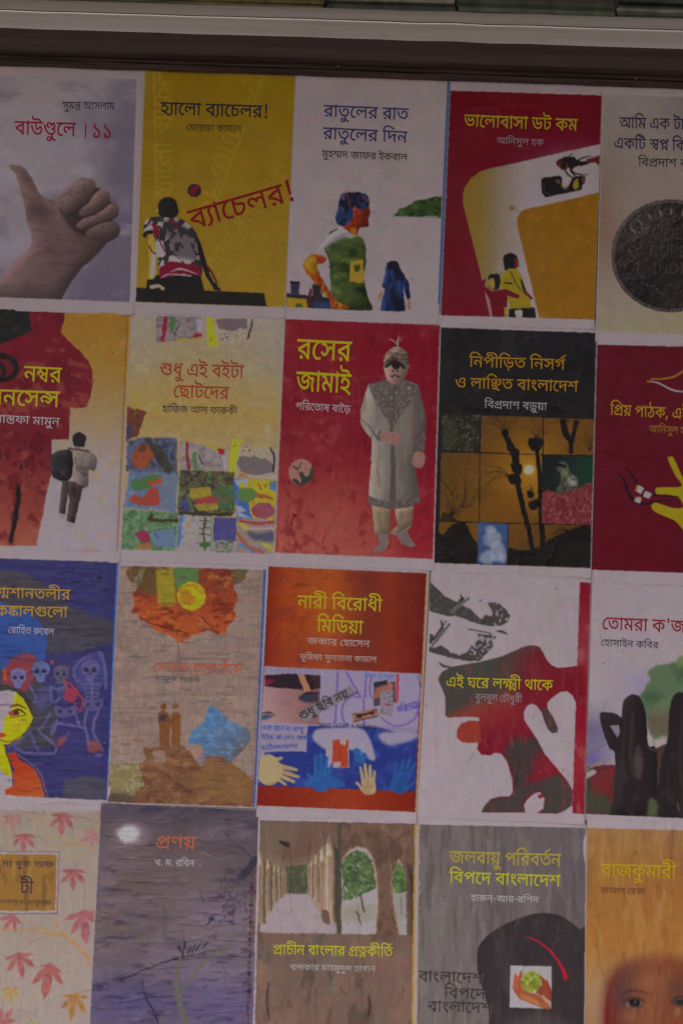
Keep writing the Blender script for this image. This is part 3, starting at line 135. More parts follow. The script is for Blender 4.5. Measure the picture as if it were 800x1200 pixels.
# lines of type: width, then letter, x, y for each letter
RUNS = {
'।':[379,0,0,0],
'আনিসুল':[3441,1,0,0,2,1158,0,3,1424,0,4,2028,0,5,2710,0,6,2710,0],
'আনিসুল হক':[5038,1,0,0,2,1158,0,3,1424,0,4,2028,0,5,2710,0,6,2710,0,7,3701,0,8,4231,0],
'আমি এক':[3871,1,0,0,2,1158,0,9,1424,0,10,2306,0,8,3064,0],
'আমি এক টাকা':[6037,1,0,0,2,1158,0,9,1424,0,10,2306,0,8,3064,0,11,4131,0,12,4698,0,8,4964,0,12,5771,0],
'উইথ আ সেল অফ':[7315,13,0,0,14,712,0,15,1242,0,1,2147,0,16,3565,0,4,3911,0,6,4593,0,17,5584,0,18,6477,0],
'এই ঘরে লক্ষ্মী থাকে':[7768,10,0,0,14,758,0,19,1548,0,20,2179,0,21,2525,0,6,3381,0,22,4112,0,23,5178,0,15,5704,0,12,6349,0,20,6615,0,8,6961,0],
'একটি স্বপ্ন':[4094,10,0,0,8,758,0,24,1565,0,25,2658,0,26,3378,0],
'একটি স্বপ্ন কিনি':[6297,10,0,0,8,758,0,24,1565,0,25,2658,0,26,3378,0,2,4354,0,8,4620,0,2,5427,0,3,5693,0],
'ও লাঞ্ছিত বাংলাদেশ':[7895,27,0,0,6,998,0,12,1729,0,2,1995,0,28,2261,0,29,3005,0,30,3972,0,12,4568,0,31,4834,0,6,5272,0,12,6003,0,20,6269,0,32,6615,0,33,7218,0],
'ওকাকুরা কাকুজো':[7149,27,0,0,8,738,0,12,1545,0,8,1811,0,5,2398,0,21,2618,0,12,3214,0,8,3740,0,12,4547,0,8,4813,0,5,5400,0,20,5620,0,34,5966,0,12,6883,0],
'ওরা মনে মা রাখু':[6398,27,0,0,21,738,0,12,1334,0,9,1860,0,20,2482,0,3,2828,0,9,3692,0,12,4314,0,21,4840,0,12,5436,0,35,5702,0,5,6398,0],
'কঙ্কালগুলো':[4651,8,0,0,36,807,0,12,1486,0,6,1752,0,37,2483,0,20,3308,0,6,3654,0,12,4385,0],
'খ. ম. রবিন':[4436,35,0,0,38,696,0,9,1224,0,38,1846,0,21,2374,0,2,2970,0,30,3236,0,3,3832,0],
'খন্দকার মাহমুদুল হাসান':[9503,35,0,0,39,696,0,8,1592,0,12,2399,0,21,2665,0,9,3521,0,12,4143,0,7,4409,0,9,4939,0,5,5561,0,32,5561,0,5,6176,0,6,6164,0,7,7155,0,12,7685,0,4,7951,0,12,8633,0,3,8899,0],
'ছোটদের':[3411,16,0,0,40,346,0,12,1033,0,11,1299,0,20,1866,0,32,2212,0,21,2815,0],
'জব্বার হোসেন':[5790,34,0,0,41,917,0,12,1894,0,21,2160,0,16,3016,0,7,3362,0,12,3892,0,20,4158,0,4,4504,0,3,5186,0],
'জলবায়ু পরিবর্তন':[6881,34,0,0,6,917,0,30,1648,0,12,2244,0,42,2510,0,5,3136,0,43,3396,0,2,4112,0,21,4378,0,30,4974,0,29,5570,0,44,6120,0,3,6277,0],
'জামাই':[2601,34,0,0,12,917,0,9,1183,0,12,1805,0,14,2071,0],
'জামাল রেজা':[5187,34,0,0,12,917,0,9,1183,0,12,1805,0,6,2071,0,16,3062,0,21,3408,0,34,4004,0,12,4921,0],
'টী':[833,45,0,0],
'তোমরা':[2803,16,0,0,29,346,0,12,1053,0,9,1319,0,21,1941,0,12,2537,0],
"তোমরা ক'জন":[5717,16,0,0,29,346,0,12,1053,0,9,1319,0,21,1941,0,12,2537,0,8,3063,0,46,3870,0,34,4196,0,3,5113,0],
'দ্য বুক অফ':[4512,32,0,0,47,603,0,30,1118,0,5,1714,0,8,1714,0,17,2781,0,18,3674,0],
'ননসেন্স':[3123,3,0,0,3,604,0,20,1208,0,4,1554,0,48,2236,0],
'নম্বর':[1813,3,0,0,49,604,0,21,1217,0],
'নারী বিরোধী':[4924,3,0,0,12,604,0,21,870,0,23,1466,0,2,1992,0,30,2258,0,20,2854,0,21,3200,0,12,3796,0,50,4062,0,23,4658,0],
'নিপীড়িত নিসর্গ':[6005,2,0,0,3,266,0,43,870,0,23,1586,0,2,1852,0,51,2118,0,29,2830,0,2,3797,0,3,4063,0,4,4667,0,52,5349,0,44,5944,0],
'পরিতোষ':[3530,43,0,0,2,716,0,21,982,0,20,1578,0,29,1924,0,12,2631,0,53,2897,0],
'পরিতোষ বাড়ৈ':[5710,43,0,0,2,716,0,21,982,0,20,1578,0,29,1924,0,12,2631,0,53,2897,0,30,3790,0,12,4386,0,54,4652,0,51,4998,0],
'প্রণয়':[2001,55,0,0,56,755,0,42,1375,0],
'প্রাচীন বাংলার প্রত্নকীর্তি':[9332,55,0,0,12,755,0,57,1021,0,23,1588,0,3,1854,0,30,2718,0,12,3314,0,31,3580,0,6,4018,0,12,4749,0,21,5015,0,55,5871,0,58,6626,0,8,7286,0,23,8093,0,2,8359,0,29,8625,0,44,9175,0],
'প্রিয় পাঠক,':[4550,59,0,0,55,266,0,42,1021,0,43,1907,0,12,2623,0,60,2889,0,8,3480,0,61,4287,0],
'প্রিয় পাঠক, এই':[6098,59,0,0,55,266,0,42,1021,0,43,1907,0,12,2623,0,60,2889,0,8,3480,0,61,4287,0,10,4810,0,14,5568,0],
'বাংলাদেশ':[3923,30,0,0,12,596,0,31,862,0,6,1300,0,12,2031,0,20,2297,0,32,2643,0,33,3246,0],
'বাউণ্ডুলে':[3389,30,0,0,12,596,0,13,862,0,62,1574,0,63,2214,0,20,2312,0,6,2658,0],
'বিপদে':[2527,2,0,0,30,266,0,43,862,0,20,1578,0,32,1924,0],
'বিপদে বাংলাদেশ':[6710,2,0,0,30,266,0,43,862,0,20,1578,0,32,1924,0,30,2787,0,12,3383,0,31,3649,0,6,4087,0,12,4818,0,20,5084,0,32,5430,0,33,6033,0],
'বিপ্রদাশ':[3163,2,0,0,30,266,0,55,862,0,32,1617,0,12,2220,0,33,2486,0],
'বিপ্রদাশ বড়ুয়া':[5623,2,0,0,30,266,0,55,862,0,32,1617,0,12,2220,0,33,2486,0,30,3423,0,64,4019,0,42,4731,0,12,5357,0],
'বুলবুল চৌধুরী':[5551,30,0,0,5,596,0,6,596,0,30,1327,0,5,1923,0,6,1923,0,16,2914,0,57,3260,0,65,3827,0,50,4093,0,5,4689,0,21,4689,0,23,5285,0],
'ব্যাচেলর!':[3740,30,0,0,47,596,0,12,851,0,20,1117,0,57,1463,0,6,2030,0,21,2761,0,66,3357,0],
'ভালোবাসা ডট কম':[7368,67,0,0,12,721,0,20,987,0,6,1333,0,12,2064,0,30,2330,0,12,2926,0,4,3192,0,12,3874,0,68,4400,0,11,5112,0,8,5939,0,9,6746,0],
'ভূমিকা সুলতানা কামাল':[9150,67,0,0,69,606,0,2,721,0,9,987,0,8,1609,0,12,2416,0,4,2942,0,5,3624,0,6,3624,0,29,4355,0,12,5062,0,3,5328,0,12,5932,0,8,6458,0,12,7265,0,9,7531,0,12,8153,0,6,8419,0],
'মাহফুজ সরকার':[6380,9,0,0,12,622,0,7,888,0,18,1418,0,5,2035,0,34,2256,0,4,3433,0,21,4115,0,8,4711,0,12,5518,0,21,5784,0],
'মিডিয়া':[2758,2,0,0,9,266,0,2,888,0,68,1154,0,42,1866,0,12,2492,0],
'মুহম্মদ জাফর ইকবাল':[8691,9,0,0,5,622,0,7,622,0,70,1152,0,32,2021,0,34,2884,0,12,3801,0,18,4067,0,21,4905,0,14,5761,0,8,6291,0,30,7098,0,12,7694,0,6,7960,0],
'মোস্তফা কামাল':[6018,16,0,0,9,346,0,12,968,0,71,1234,0,18,1962,0,12,2800,0,8,3326,0,12,4133,0,9,4399,0,12,5021,0,6,5287,0],
'মোস্তফা মামুন':[5440,16,0,0,9,346,0,12,968,0,71,1234,0,18,1962,0,12,2800,0,9,3326,0,12,3948,0,9,4214,0,5,4836,0,3,4836,0],
'রসের':[2220,21,0,0,20,596,0,4,942,0,21,1624,0],
'রাজকুমারী':[4336,21,0,0,12,596,0,34,862,0,8,1779,0,5,2366,0,9,2586,0,12,3208,0,21,3474,0,23,4070,0],
'রাতুলের দিন':[4975,21,0,0,12,596,0,29,862,0,72,1461,0,20,1569,0,6,1915,0,21,2646,0,2,3502,0,32,3768,0,3,4371,0],
'রাতুলের রাত':[5071,21,0,0,12,596,0,29,862,0,72,1461,0,20,1569,0,6,1915,0,21,2646,0,21,3502,0,12,4098,0,29,4364,0],
'রোহিত রুবেল':[5447,16,0,0,21,346,0,12,942,0,2,1208,0,7,1474,0,29,2004,0,73,2971,0,20,3774,0,30,4120,0,6,4716,0],
'শুধু এই বইটা':[5188,74,0,0,50,825,0,5,1421,0,10,1681,0,14,2439,0,30,3229,0,14,3825,0,11,4355,0,12,4922,0],
'শুধু ছবি নয়...':[5524,74,0,0,50,825,0,5,1421,0,40,1681,0,2,2368,0,30,2634,0,3,3490,0,42,4094,0,38,4720,0,38,4988,0,38,5256,0],
'শ্মশানতলীর':[4771,75,0,0,33,924,0,12,1601,0,3,1867,0,29,2471,0,6,3178,0,23,3909,0,21,4175,0],
'সুমন্ত আসলাম':[5744,4,0,0,5,682,0,9,682,0,76,1304,0,1,2285,0,4,3443,0,6,4125,0,12,4856,0,9,5122,0],
'সোনেলা রোদের সাঁকো':[8881,16,0,0,4,346,0,12,1028,0,20,1294,0,3,1640,0,6,2244,0,12,2975,0,16,3501,0,21,3847,0,12,4443,0,20,4709,0,32,5055,0,21,5658,0,4,6514,0,77,7196,0,12,7196,0,20,7462,0,8,7808,0,12,8615,0],
'স্যাটিসফ্যাকশন':[6165,4,0,0,47,682,0,12,937,0,24,1203,0,4,2036,0,18,2718,0,47,3556,0,12,3811,0,8,4077,0,33,4884,0,3,5561,0],
'হাফিজ আল ফারুকী':[8206,7,0,0,12,530,0,59,796,0,18,1062,0,34,1900,0,1,3077,0,6,4235,0,18,5226,0,12,6064,0,73,6330,0,8,7133,0,23,7940,0],
'হারুন-আর-রশিদ':[6779,7,0,0,12,530,0,73,796,0,3,1599,0,78,2203,0,1,2543,0,21,3701,0,78,4297,0,21,4637,0,2,5233,0,33,5499,0,32,6176,0],
'হোসাইন কবির':[5749,16,0,0,7,346,0,12,876,0,4,1142,0,12,1824,0,14,2090,0,3,2620,0,8,3484,0,2,4291,0,30,4557,0,21,5153,0],
'হ্যালো ব্যাচেলর!':[6394,7,0,0,47,530,0,12,785,0,20,1051,0,6,1397,0,12,2128,0,30,2654,0,47,3250,0,12,3505,0,20,3771,0,57,4117,0,6,4684,0,21,5415,0,66,6011,0],
'১১':[1184,79,0,0,79,592,0],
'৯':[592,80,0,0],
'WHY I LOVE A WOMAN':[11330,81,0,0,82,985,0,83,1729,0,84,2676,0,85,3385,0,86,3951,0,87,4715,0,88,5405,0,89,6275,0,81,7233,0,86,8219,0,90,8983,0,89,9887,0,91,10577,0],
'ONE':[2119,86,0,0,91,765,0,88,1518,0],
'RUPEE':[3229,92,0,0,93,644,0,94,1388,0,88,2026,0,88,2627,0],
'INDIA':[3047,84,0,0,91,441,0,95,1194,0,84,1916,0,89,2357,0],
}
SS = 2                                                   # painter samples per unit

def curve(P, n=6):
    """closed Catmull-Rom outline through the points"""
    P = np.array(P, float); a = np.roll(P, 1, 0); c = np.roll(P, -1, 0); d = np.roll(P, -2, 0)
    t = (np.arange(n) / n)[None, :, None]; a, b, c, d = a[:, None], P[:, None], c[:, None], d[:, None]
    return (.5*(2*b + (c-a)*t + (2*a-5*b+4*c-d)*t*t + (3*b-a-3*c+d)*t**3)).reshape(-1, 2)

def ocurve(P, n=6):
    """open smooth line through the points"""
    P = np.array(P, float)
    if len(P) < 3: return P
    Q = np.vstack([2*P[0]-P[1], P, 2*P[-1]-P[-2]]); out = []
    for i in range(1, len(Q)-2):
        a, b, c, d = Q[i-1:i+3]
        for k in range(n):
            t = k/n; out.append(.5*(2*b + (c-a)*t + (2*a-5*b+4*c-d)*t*t + (3*b-a-3*c+d)*t**3))
    out.append(Q[-2]); return np.array(out)

def ribbon(P, w):
    P = np.array(P, float); n = len(P)
    w = np.interp(np.linspace(0, 1, n), np.linspace(0, 1, len(w)), w) if hasattr(w, '__len__') else np.full(n, float(w))
    T = np.gradient(P, axis=0); T /= np.maximum(np.hypot(T[:, 0], T[:, 1]), 1e-6)[:, None]
    N = np.stack([-T[:, 1], T[:, 0]], 1) * w[:, None] / 2
    return np.vstack([P+N, (P-N)[::-1]])

def winding(polys, W, H, nonzero=True):
    acc = np.zeros((H, W+1), np.int32)
    for P in polys:
        P = np.asarray(P, float); Q = np.roll(P, -1, 0)
        for (x0, y0), (x1, y1) in zip(P, Q):
            if y0 == y1: continue
            s = 1
            if y0 > y1: x0, y0, x1, y1 = x1, y1, x0, y0; s = -1
            a = max(0, int(math.ceil(y0-.5))); b = min(H-1, int(math.ceil(y1-.5))-1)
            if b < a: continue
            r = np.arange(a, b+1); xs = x0 + (r+.5-y0)*(x1-x0)/(y1-y0)
            np.add.at(acc, (r, np.clip(np.ceil(xs-.5), 0, W).astype(int)), s)
    c = np.cumsum(acc, 1)[:, :W]
    return (c != 0) if nonzero else (c % 2 != 0)

def box1(a, r, ax):
    a = np.moveaxis(a, ax, 0)
    p = np.concatenate([np.repeat(a[:1], r+1, 0), a, np.repeat(a[-1:], r, 0)], 0)
    c = np.cumsum(p, 0, dtype=np.float64); o = (c[2*r+1:] - c[:-2*r-1])/(2*r+1)
    return np.moveaxis(o, 0, ax)

def blur(a, s):
    r = int(round(s))
    if r < 1: return a
    for _ in range(2): a = box1(box1(a, r, 0), r, 1)
    return a

def vnoise(W, H, sx, sy, rng):
    """smooth value noise, one lattice"""
    gw, gh = int(W/sx)+4, int(H/sy)+4; g = rng.random((gh, gw))
    x = np.arange(W)/sx + rng.random(); y = np.arange(H)/sy + rng.random()
    xi = x.astype(int); yi = y.astype(int); fx = x-xi; fy = y-yi
    fx = fx*fx*(3-2*fx); fy = (fy*fy*(3-2*fy))[:, None]
    g0 = g[yi]; g1 = g[yi+1]
    a = g0[:, xi]*(1-fx) + g0[:, xi+1]*fx; b = g1[:, xi]*(1-fx) + g1[:, xi+1]*fx
    return a*(1-fy) + b*fy

def fbm(W, H, sx, sy, seed, oct=4):
    rng = np.random.default_rng(seed); o = 0; a = .5; t = 0
    for _ in range(oct):
        o = o + a*vnoise(W, H, max(sx, 1.01), max(sy, 1.01), rng); t += a; a *= .55; sx /= 2; sy /= 2
    return (o/t-.5)*2                                     # about -1..1

def step(x, a, b):
    t = np.clip((x-a)/(b-a), 0, 1); return t*t*(3-2*t)

def lin(c):
    c = np.asarray(c, float)/255
    return np.where(c <= .04045, c/12.92, ((c+.055)/1.055)**2.4)

class Art:
    """what is printed on one sheet; coordinates are wall units"""
    def __init__(s, sheet, paper=(150, 139, 147), seed=1):
        s.sheet = np.array(sheet, float); s.seed = seed*101; s.n = 0
        lo = s.sheet.min(0)-2; hi = s.sheet.max(0)+2
        s.o = lo; s.W = int((hi[0]-lo[0])*SS)+2; s.H = int((hi[1]-lo[1])*SS)+2
        s.c = np.ones((s.H, s.W, 3))*np.array(paper, float)
        s.clip = np.ones((s.H, s.W), bool); s.t = (0, 0, 1); s.texts = []; s.parts = []; s.last = None
        s.ht = 0
    def z(s, ox, oy, k): s.t = (ox, oy, k); return s
    def u(s, P):
        P = np.array(P, float); return P/s.t[2] + np.array(s.t[:2])
    def px(s, P): return (s.u(P)-s.o)*SS
    def cover(s, quad, name='printed_cover'):
        """everything printed after this stays inside the quad (wall units)"""
        q = np.array(quad, float); s.clip = winding([(q-s.o)*SS], s.W, s.H)
        if name: s.parts.append((name, [q], None))
    def noise(s, sx, sy=None, seed=0, oct=4):
        k = SS; return fbm(s.W, s.H, sx*k, (sy or sx)*k, s.seed+seed, oct)
    def mask(s, P, cv=False, soft=0, rough=0, rs=5, many=False):
        Ps = P if many else [P]; Q = []
        for p in Ps:
            p = s.px(p); 
            if cv: p = curve(p)
            Q.append(p)
        if rough:
            s.n += 1; m = winding(Q, s.W, s.H)
            m = blur(m.astype(float), rough*SS)
            m = step(m + s.noise(rs, seed=700+s.n)*.45, .47, .56)
        else: m = winding(Q, s.W, s.H).astype(float)
        if soft: m = blur(m, soft*SS)
        s.lastpoly = [q/SS+s.o for q in Q]
        return m*s.clip
    def put(s, m, col, a=1):
        col = np.array(col, float) if not isinstance(col, np.ndarray) else col
        m = (m*a)[..., None]; s.c = s.c*(1-m) + col*m
    def fill(s, P, col, a=1, cv=False, soft=0, rough=0, rs=5, var=0, vs=8, vy=None, part=None, label=None):
        m = s.mask(P, cv, soft, rough, rs)
        col = np.array(col, float)
        if var:
            s.n += 1; col = col*(1+var*s.noise(vs, vy, seed=300+s.n))[..., None]
        s.put(m, col, a); s.last = m
        if part: s.parts.append((part, s.lastpoly, label))
        return m
    def tint(s, m, col, a=1, sc=10, sy=None, lo=-.1, hi=.3, seed=0, oct=4):
        """patches of another ink inside a mask"""
        s.n += 1; n = step(s.noise(sc, sy, seed=500+s.n+seed, oct=oct), lo, hi); s.put(m*n, col, a)
    def grad(s, m, stops, p0, p1, a=1):
        p0 = s.px(p0); p1 = s.px(p1); d = p1-p0; L = (d**2).sum()
        Y, X = np.mgrid[0:s.H, 0:s.W]; t = ((X-p0[0])*d[0] + (Y-p0[1])*d[1])/L
        ts = [q[0] for q in stops]; col = np.stack([np.interp(t, ts, [q[1][i] for q in stops]) for i in range(3)], -1)
        s.put(m, col, a)
    def line(s, P, w, col, a=1, cv=True, soft=0, var=0, rough=0, rs=5):
        P = ocurve(P) if cv else np.array(P, float)
        m = s.mask(ribbon(P, w), soft=soft, rough=rough, rs=rs)
        c = np.array(col, float)
        if var: s.n += 1; c = c*(1+var*s.noise(4, seed=300+s.n))[..., None]
        s.put(m, c, a); return m
    def oval(s, x, y, rx, ry, col, a=1, ang=0, soft=0, var=0, part=None, label=None, rough=0):
        t = np.linspace(0, 2*math.pi, 28, endpoint=False); c, q = math.cos(ang), math.sin(ang)
        X = rx*np.cos(t); Y = ry*np.sin(t)
        return s.fill(np.stack([x+X*c-Y*q, y+X*q+Y*c], 1), col, a, soft=soft, var=var, part=part, label=label, rough=rough)
    def gauss(s, x, y, rx, ry, col, a=1, ang=0):
        p = s.px((x, y)); k = SS/s.t[2]; Y, X = np.mgrid[0:s.H, 0:s.W]; X = X-p[0]; Y = Y-p[1]
        c, q = math.cos(ang), math.sin(ang); u = (X*c+Y*q)/(rx*k); v = (-X*q+Y*c)/(ry*k)
        s.put(np.exp(-(u*u+v*v))*s.clip, col, a)
    def whole(s): return s.clip.astype(float)
    def puff(s, m, r, k, ang=.8):
        """printed modelling of a rounded form, as a photograph or painting of it has"""
        b = blur(m, r*SS); gy, gx = np.gradient(b); d = (gx*math.cos(ang)+gy*math.sin(ang))*r*SS*2
        s.c = np.clip(s.c*(1+k*np.clip(d, -1, 1)*np.clip(m, 0, 1))[..., None], 0, 255)
    def carve(s, m, sc, k, seed=0, oct=3):
        """printed low relief: light and dark sides of an uneven pattern"""
        s.n += 1; n = s.noise(sc, seed=1200+s.n+seed, oct=oct); gy, gx = np.gradient(n); s.c = np.clip(s.c*(1+k*np.clip((gx+gy)*sc*SS*.5, -1, 1)*m)[..., None], 0, 255)
    def wander(s, amp, sc, m=None, seed=0):
        """hand-made, uneven outlines: the print drifts by a few tenths of a unit"""
        s.n += 1; dx = s.noise(sc, seed=1500+s.n+seed, oct=2)*amp*SS; dy = s.noise(sc, seed=1600+s.n+seed, oct=2)*amp*SS
        Y, X = np.mgrid[0:s.H, 0:s.W]; x = np.clip(X+dx, 0, s.W-1.01); y = np.clip(Y+dy, 0, s.H-1.01); xi = x.astype(int); yi = y.astype(int); fx = (x-xi)[..., None]; fy = (y-yi)[..., None]
        w = (s.c[yi, xi]*(1-fx)+s.c[yi, xi+1]*fx)*(1-fy)+(s.c[yi+1, xi]*(1-fx)+s.c[yi+1, xi+1]*fx)*fy
        m = s.clip.astype(float) if m is None else m
        s.c = s.c*(1-m[..., None])+w*m[..., None]
    def shade(s, amp, sc, sy=None, seed=0, m=None):
        """worn, uneven ink density"""
        s.n += 1; f = 1+amp*s.noise(sc, sy, seed=900+s.n+seed)*(s.clip if m is None else m); s.c = s.c*f[..., None]
    def place(s, text, p0, p1, h, ref=None, bold=7):
        run = RUNS[text]; adv = run[0]; base = RUNS[ref][0] if ref else adv
        p0 = s.u(p0); p1 = s.u(p1); d = (p1-p0)/base; nrm = np.array([-d[1], d[0]]); nrm /= np.hypot(*nrm)
        k = h/s.t[2]/622.; out = []
        for i in range(1, len(run), 3):
            cs = []; g, x, y = run[i:i+3]
            for c in GLYPHS[g]:
                q = np.array(c, float).reshape(-1, 2)*4
                e = np.roll(q, -1, 0)-np.roll(q, 1, 0); e /= np.maximum(np.hypot(e[:, 0], e[:, 1]), 1e-6)[:, None]
                q = q + np.stack([-e[:, 1], e[:, 0]], 1)*bold
                cs.append(p0 + (q[:, :1]+x)*d + (622-(q[:, 1:]+y))*k*nrm)
            out.append(cs)
        return out
    def text(s, name, text, p0, p1, h, col, ref=None, label=None, bold=7):
        s.texts.append((name, s.place(text, p0, p1, h, ref, bold), col, label))
    def words(s, text, p0, p1, h, col, a=1, ref=None, soft=0):
        P = [(q-s.o)*SS for g in s.place(text, p0, p1, h, ref) for q in g]
        m = winding(P, s.W, s.H).astype(float)
        if soft: m = blur(m, soft*SS)
        s.put(m*s.clip, col, a)
SHEETS = []
INK = (38, 34, 38); NAVY = (46, 45, 82); PAPER = (150, 137, 142)
def sheet(quad, label, wr=(1.0, 1.0, 0), paper=PAPER, gloss=0):
    A = Art(quad, paper, seed=len(SHEETS)+1); A.label = label; A.wr = wr; A.gloss = gloss
    A.shade(.025, 30); SHEETS.append(A); return A
def imprint(A, x, y, s=1, vert=False):
    """tiny lines of type and colour patches in the sheet's margin"""
    r = np.random.default_rng(abs(int(x))+1); px = x; cols = [(90, 70, 120)]*3 + [(150, 60, 90)]*4 + [(90, 85, 100)]*3
    for i in range(10):
        w = r.uniform(2, 5)*s
        P = [(px, y), (px+w, y+.15), (px+w, y+1.3), (px, y+1.2)] if not vert else [(x, px-x+y), (x+1.3, px-x+y), (x+1.2, px-x+y+w), (x-.1, px-x+y+w)]
        A.fill(P, cols[i], .55, soft=.4); px += w+1

# ---- row one ---------------------------------------------------------------
A = sheet([(-26, 74), (169, 81), (157, 370), (-36, 363)], 'cover poster with a brown thumbs-up fist before a cloudy sky, left end of top row', (.5, .6, 0))
A.cover([(-22, 90), (161, 94), (153, 355), (-30, 348)])
W1 = A.whole()
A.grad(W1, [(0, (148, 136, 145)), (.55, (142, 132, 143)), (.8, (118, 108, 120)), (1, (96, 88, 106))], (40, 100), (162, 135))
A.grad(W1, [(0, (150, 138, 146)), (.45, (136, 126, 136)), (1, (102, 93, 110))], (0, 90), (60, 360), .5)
A.tint(W1, (152, 143, 154), .75, 45, 22, -.05, .5)
A.tint(W1, (92, 84, 104), .5, 50, 24, .0, .6, seed=4)
for x, y, rx, ry, a in [(20, 205, 30, 26, .6), (15, 290, 40, 22, .6), (146, 240, 9, 11, .6), (132, 225, 18, 8, .4), (60, 150, 50, 50, .5)]:
    A.gauss(x, y, rx, ry, (152, 143, 155), a)
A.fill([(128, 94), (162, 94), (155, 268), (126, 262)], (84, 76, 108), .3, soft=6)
A.z(0, 70, 4)
hand = [(-60, 1060), (0, 1030), (40, 990), (80, 940), (128, 900), (152, 870), (150, 815), (135, 765), (122, 700), (108, 640), (95, 590), (80, 545), (60, 522), (47, 508), (58, 497), (85, 500), (118, 512), (145, 545), (168, 590), (196, 638), (222, 652), (250, 660),
        (275, 645), (305, 618), (340, 590), (372, 568), (405, 560), (438, 566), (452, 585), (452, 602), (480, 608), (512, 625), (521, 648), (518, 668), (546, 678), (562, 702), (555, 738), (530, 758), (552, 768), (566, 795), (560, 828), (536, 848), (505, 865), (470, 905), (425, 950), (385, 985), (345, 1040), (318, 1080), (292, 1135), (280, 1180), (-80, 1180)]
m = A.fill(hand, (102, 80, 79), cv=True, var=.12, vs=9, part='thumbs_up_hand')
A.grad(m, [(0, (118, 96, 92)), (.45, (100, 78, 78)), (1, (74, 56, 60))], (120, 560), (520, 840), .8)
A.grad(m, [(0, (112, 86, 84)), (1, (122, 98, 96))], (200, 900), (40, 1100), .4)
def cl(P, w, c, a, soft=1.2):
    mm = A.mask(ribbon(ocurve(P), w), soft=soft)*m; A.put(mm, c, a)
A.puff(m, 9, .45)
A.put(A.mask([(288, 700), (330, 640), (420, 590), (520, 640), (560, 700), (560, 840), (440, 850), (350, 800), (300, 740)], cv=True, soft=1)*m, (44, 33, 36), .9)
for k, P in enumerate(([(420, 800), (470, 774), (520, 762), (550, 768), (566, 796), (557, 830), (530, 848), (480, 856), (430, 848), (405, 828)],
          [(400, 748), (450, 732), (500, 697), (530, 677), (555, 687), (562, 712), (550, 738), (518, 754), (470, 766), (425, 786), (380, 798), (362, 780)],
          [(388, 702), (422, 668), (455, 628), (485, 610), (512, 624), (521, 650), (510, 678), (478, 702), (440, 724), (400, 736), (372, 730)],
          [(290, 688), (302, 652), (338, 612), (374, 570), (405, 561), (437, 567), (451, 590), (445, 622), (416, 660), (380, 694), (342, 716), (305, 722)])):
    f = A.fill(P, (104, 82, 80) if k else (84, 64, 66), cv=True, var=.05, part='finger'); A.puff(f, 6, .42, 1.0); A.tint(f, (76, 58, 58), .4, 7, 4, .0, .4)
cl([(345, 610), (300, 640), (270, 665)], [3, 6, 3], (64, 48, 50), .7); cl([(410, 580), (436, 585), (444, 600)], [3, 5, 3], (124, 100, 96), .5, 1)
cl([(290, 720), (320, 760), (350, 800), (390, 850), (410, 880)], [10, 16, 14, 14, 6], (56, 42, 46), .6, 2.5)
cl([(140, 735), (170, 700), (215, 725), (210, 755)], [50, 70, 60, 20], (58, 44, 48), .6, 5)
cl([(215, 660), (260, 690), (290, 760), (310, 840)], [30, 50, 50, 20], (120, 98, 94), .45, 5)
cl([(400, 870), (460, 880), (520, 860)], [20, 30, 14], (60, 46, 50), .5, 4)
cl([(110, 640), (150, 660), (190, 650)], [4, 8, 4], (68, 52, 54), .5)
cl([(100, 560), (130, 570), (150, 562)], [3, 6, 3], (70, 54, 56), .5)
for P in [[(130, 950), (180, 915), (260, 905), (350, 915)], [(180, 1000), (240, 960), (330, 965), (380, 950)], [(210, 880), (250, 905), (300, 930)], [(260, 1060), (300, 1035), (350, 1020)], [(300, 880), (350, 905), (410, 900)]]:
    cl(P, [3, 9, 3], (64, 48, 50), .6, .8)
cl([(60, 520), (85, 515), (120, 545), (140, 590)], [10, 18, 22, 14], (70, 52, 52), .5, 3)
cl([(20, 1090), (120, 1010), (220, 930)], [30, 60, 40], (126, 104, 100), .5, 6)
A.tint(m, (66, 50, 52), .3, 14, 5, .1, .6); A.put(m, (104, 94, 100), .2)
A.text('author_lettering', 'সুমন্ত আসলাম', (297, 203), (541, 207), 33, INK, bold=3)
A.text('title_lettering', 'বাউণ্ডুলে', (75, 293), (360, 301), 62, (122, 24, 48))
A.text('title_lettering', '।', (392, 300), (415, 301), 68, (122, 24, 48))
A.text('title_lettering', '১১', (433, 304), (532, 308), 66, (122, 24, 48))
A.t = (0, 0, 1); imprint(A, 156, 300, vert=True)

A = sheet([(168, 80), (347, 87), (334, 374), (155, 368)], 'yellow cover poster with a red slanted word beside a man seen from behind', (.5, .6, 0), gloss=1)
A.cover([(171, 84.5), (346, 91), (334, 361), (160, 355)])
Y = (150, 119, 26)
A.fill([(150, 70), (360, 70), (360, 380), (150, 380)], Y)
A.grad(A.whole(), [(0, (142, 112, 20)), (.5, (150, 118, 24)), (1, (156, 124, 38))], (175, 90), (330, 350), .8)
A.z(150, 70, 4)
G = (168, 142, 48)
A.words('হ্যালো ব্যাচেলর!', (132, 660), (118, -60), 78, G, .5)
A.words('হ্যালো ব্যাচেলর!', (690, -30), (372, 800), 85, G, .36)
A.words('হ্যালো ব্যাচেলর!', (330, 1010), (712, 470), 80, G, .4)
A.shade(.05, 22)
A.fill([(40, 1072), (640, 1098), (652, 1160), (40, 1138)], (36, 32, 30), part='black_wall')
body = [(90, 1060), (95, 1035), (150, 1010), (340, 1005), (362, 1090), (90, 1078)]
A.fill(body, (34, 30, 30))
A.fill([(105, 830), (130, 820), (142, 880), (135, 950), (132, 1020), (100, 1030), (105, 960), (98, 880)], (176, 152, 60), cv=True)
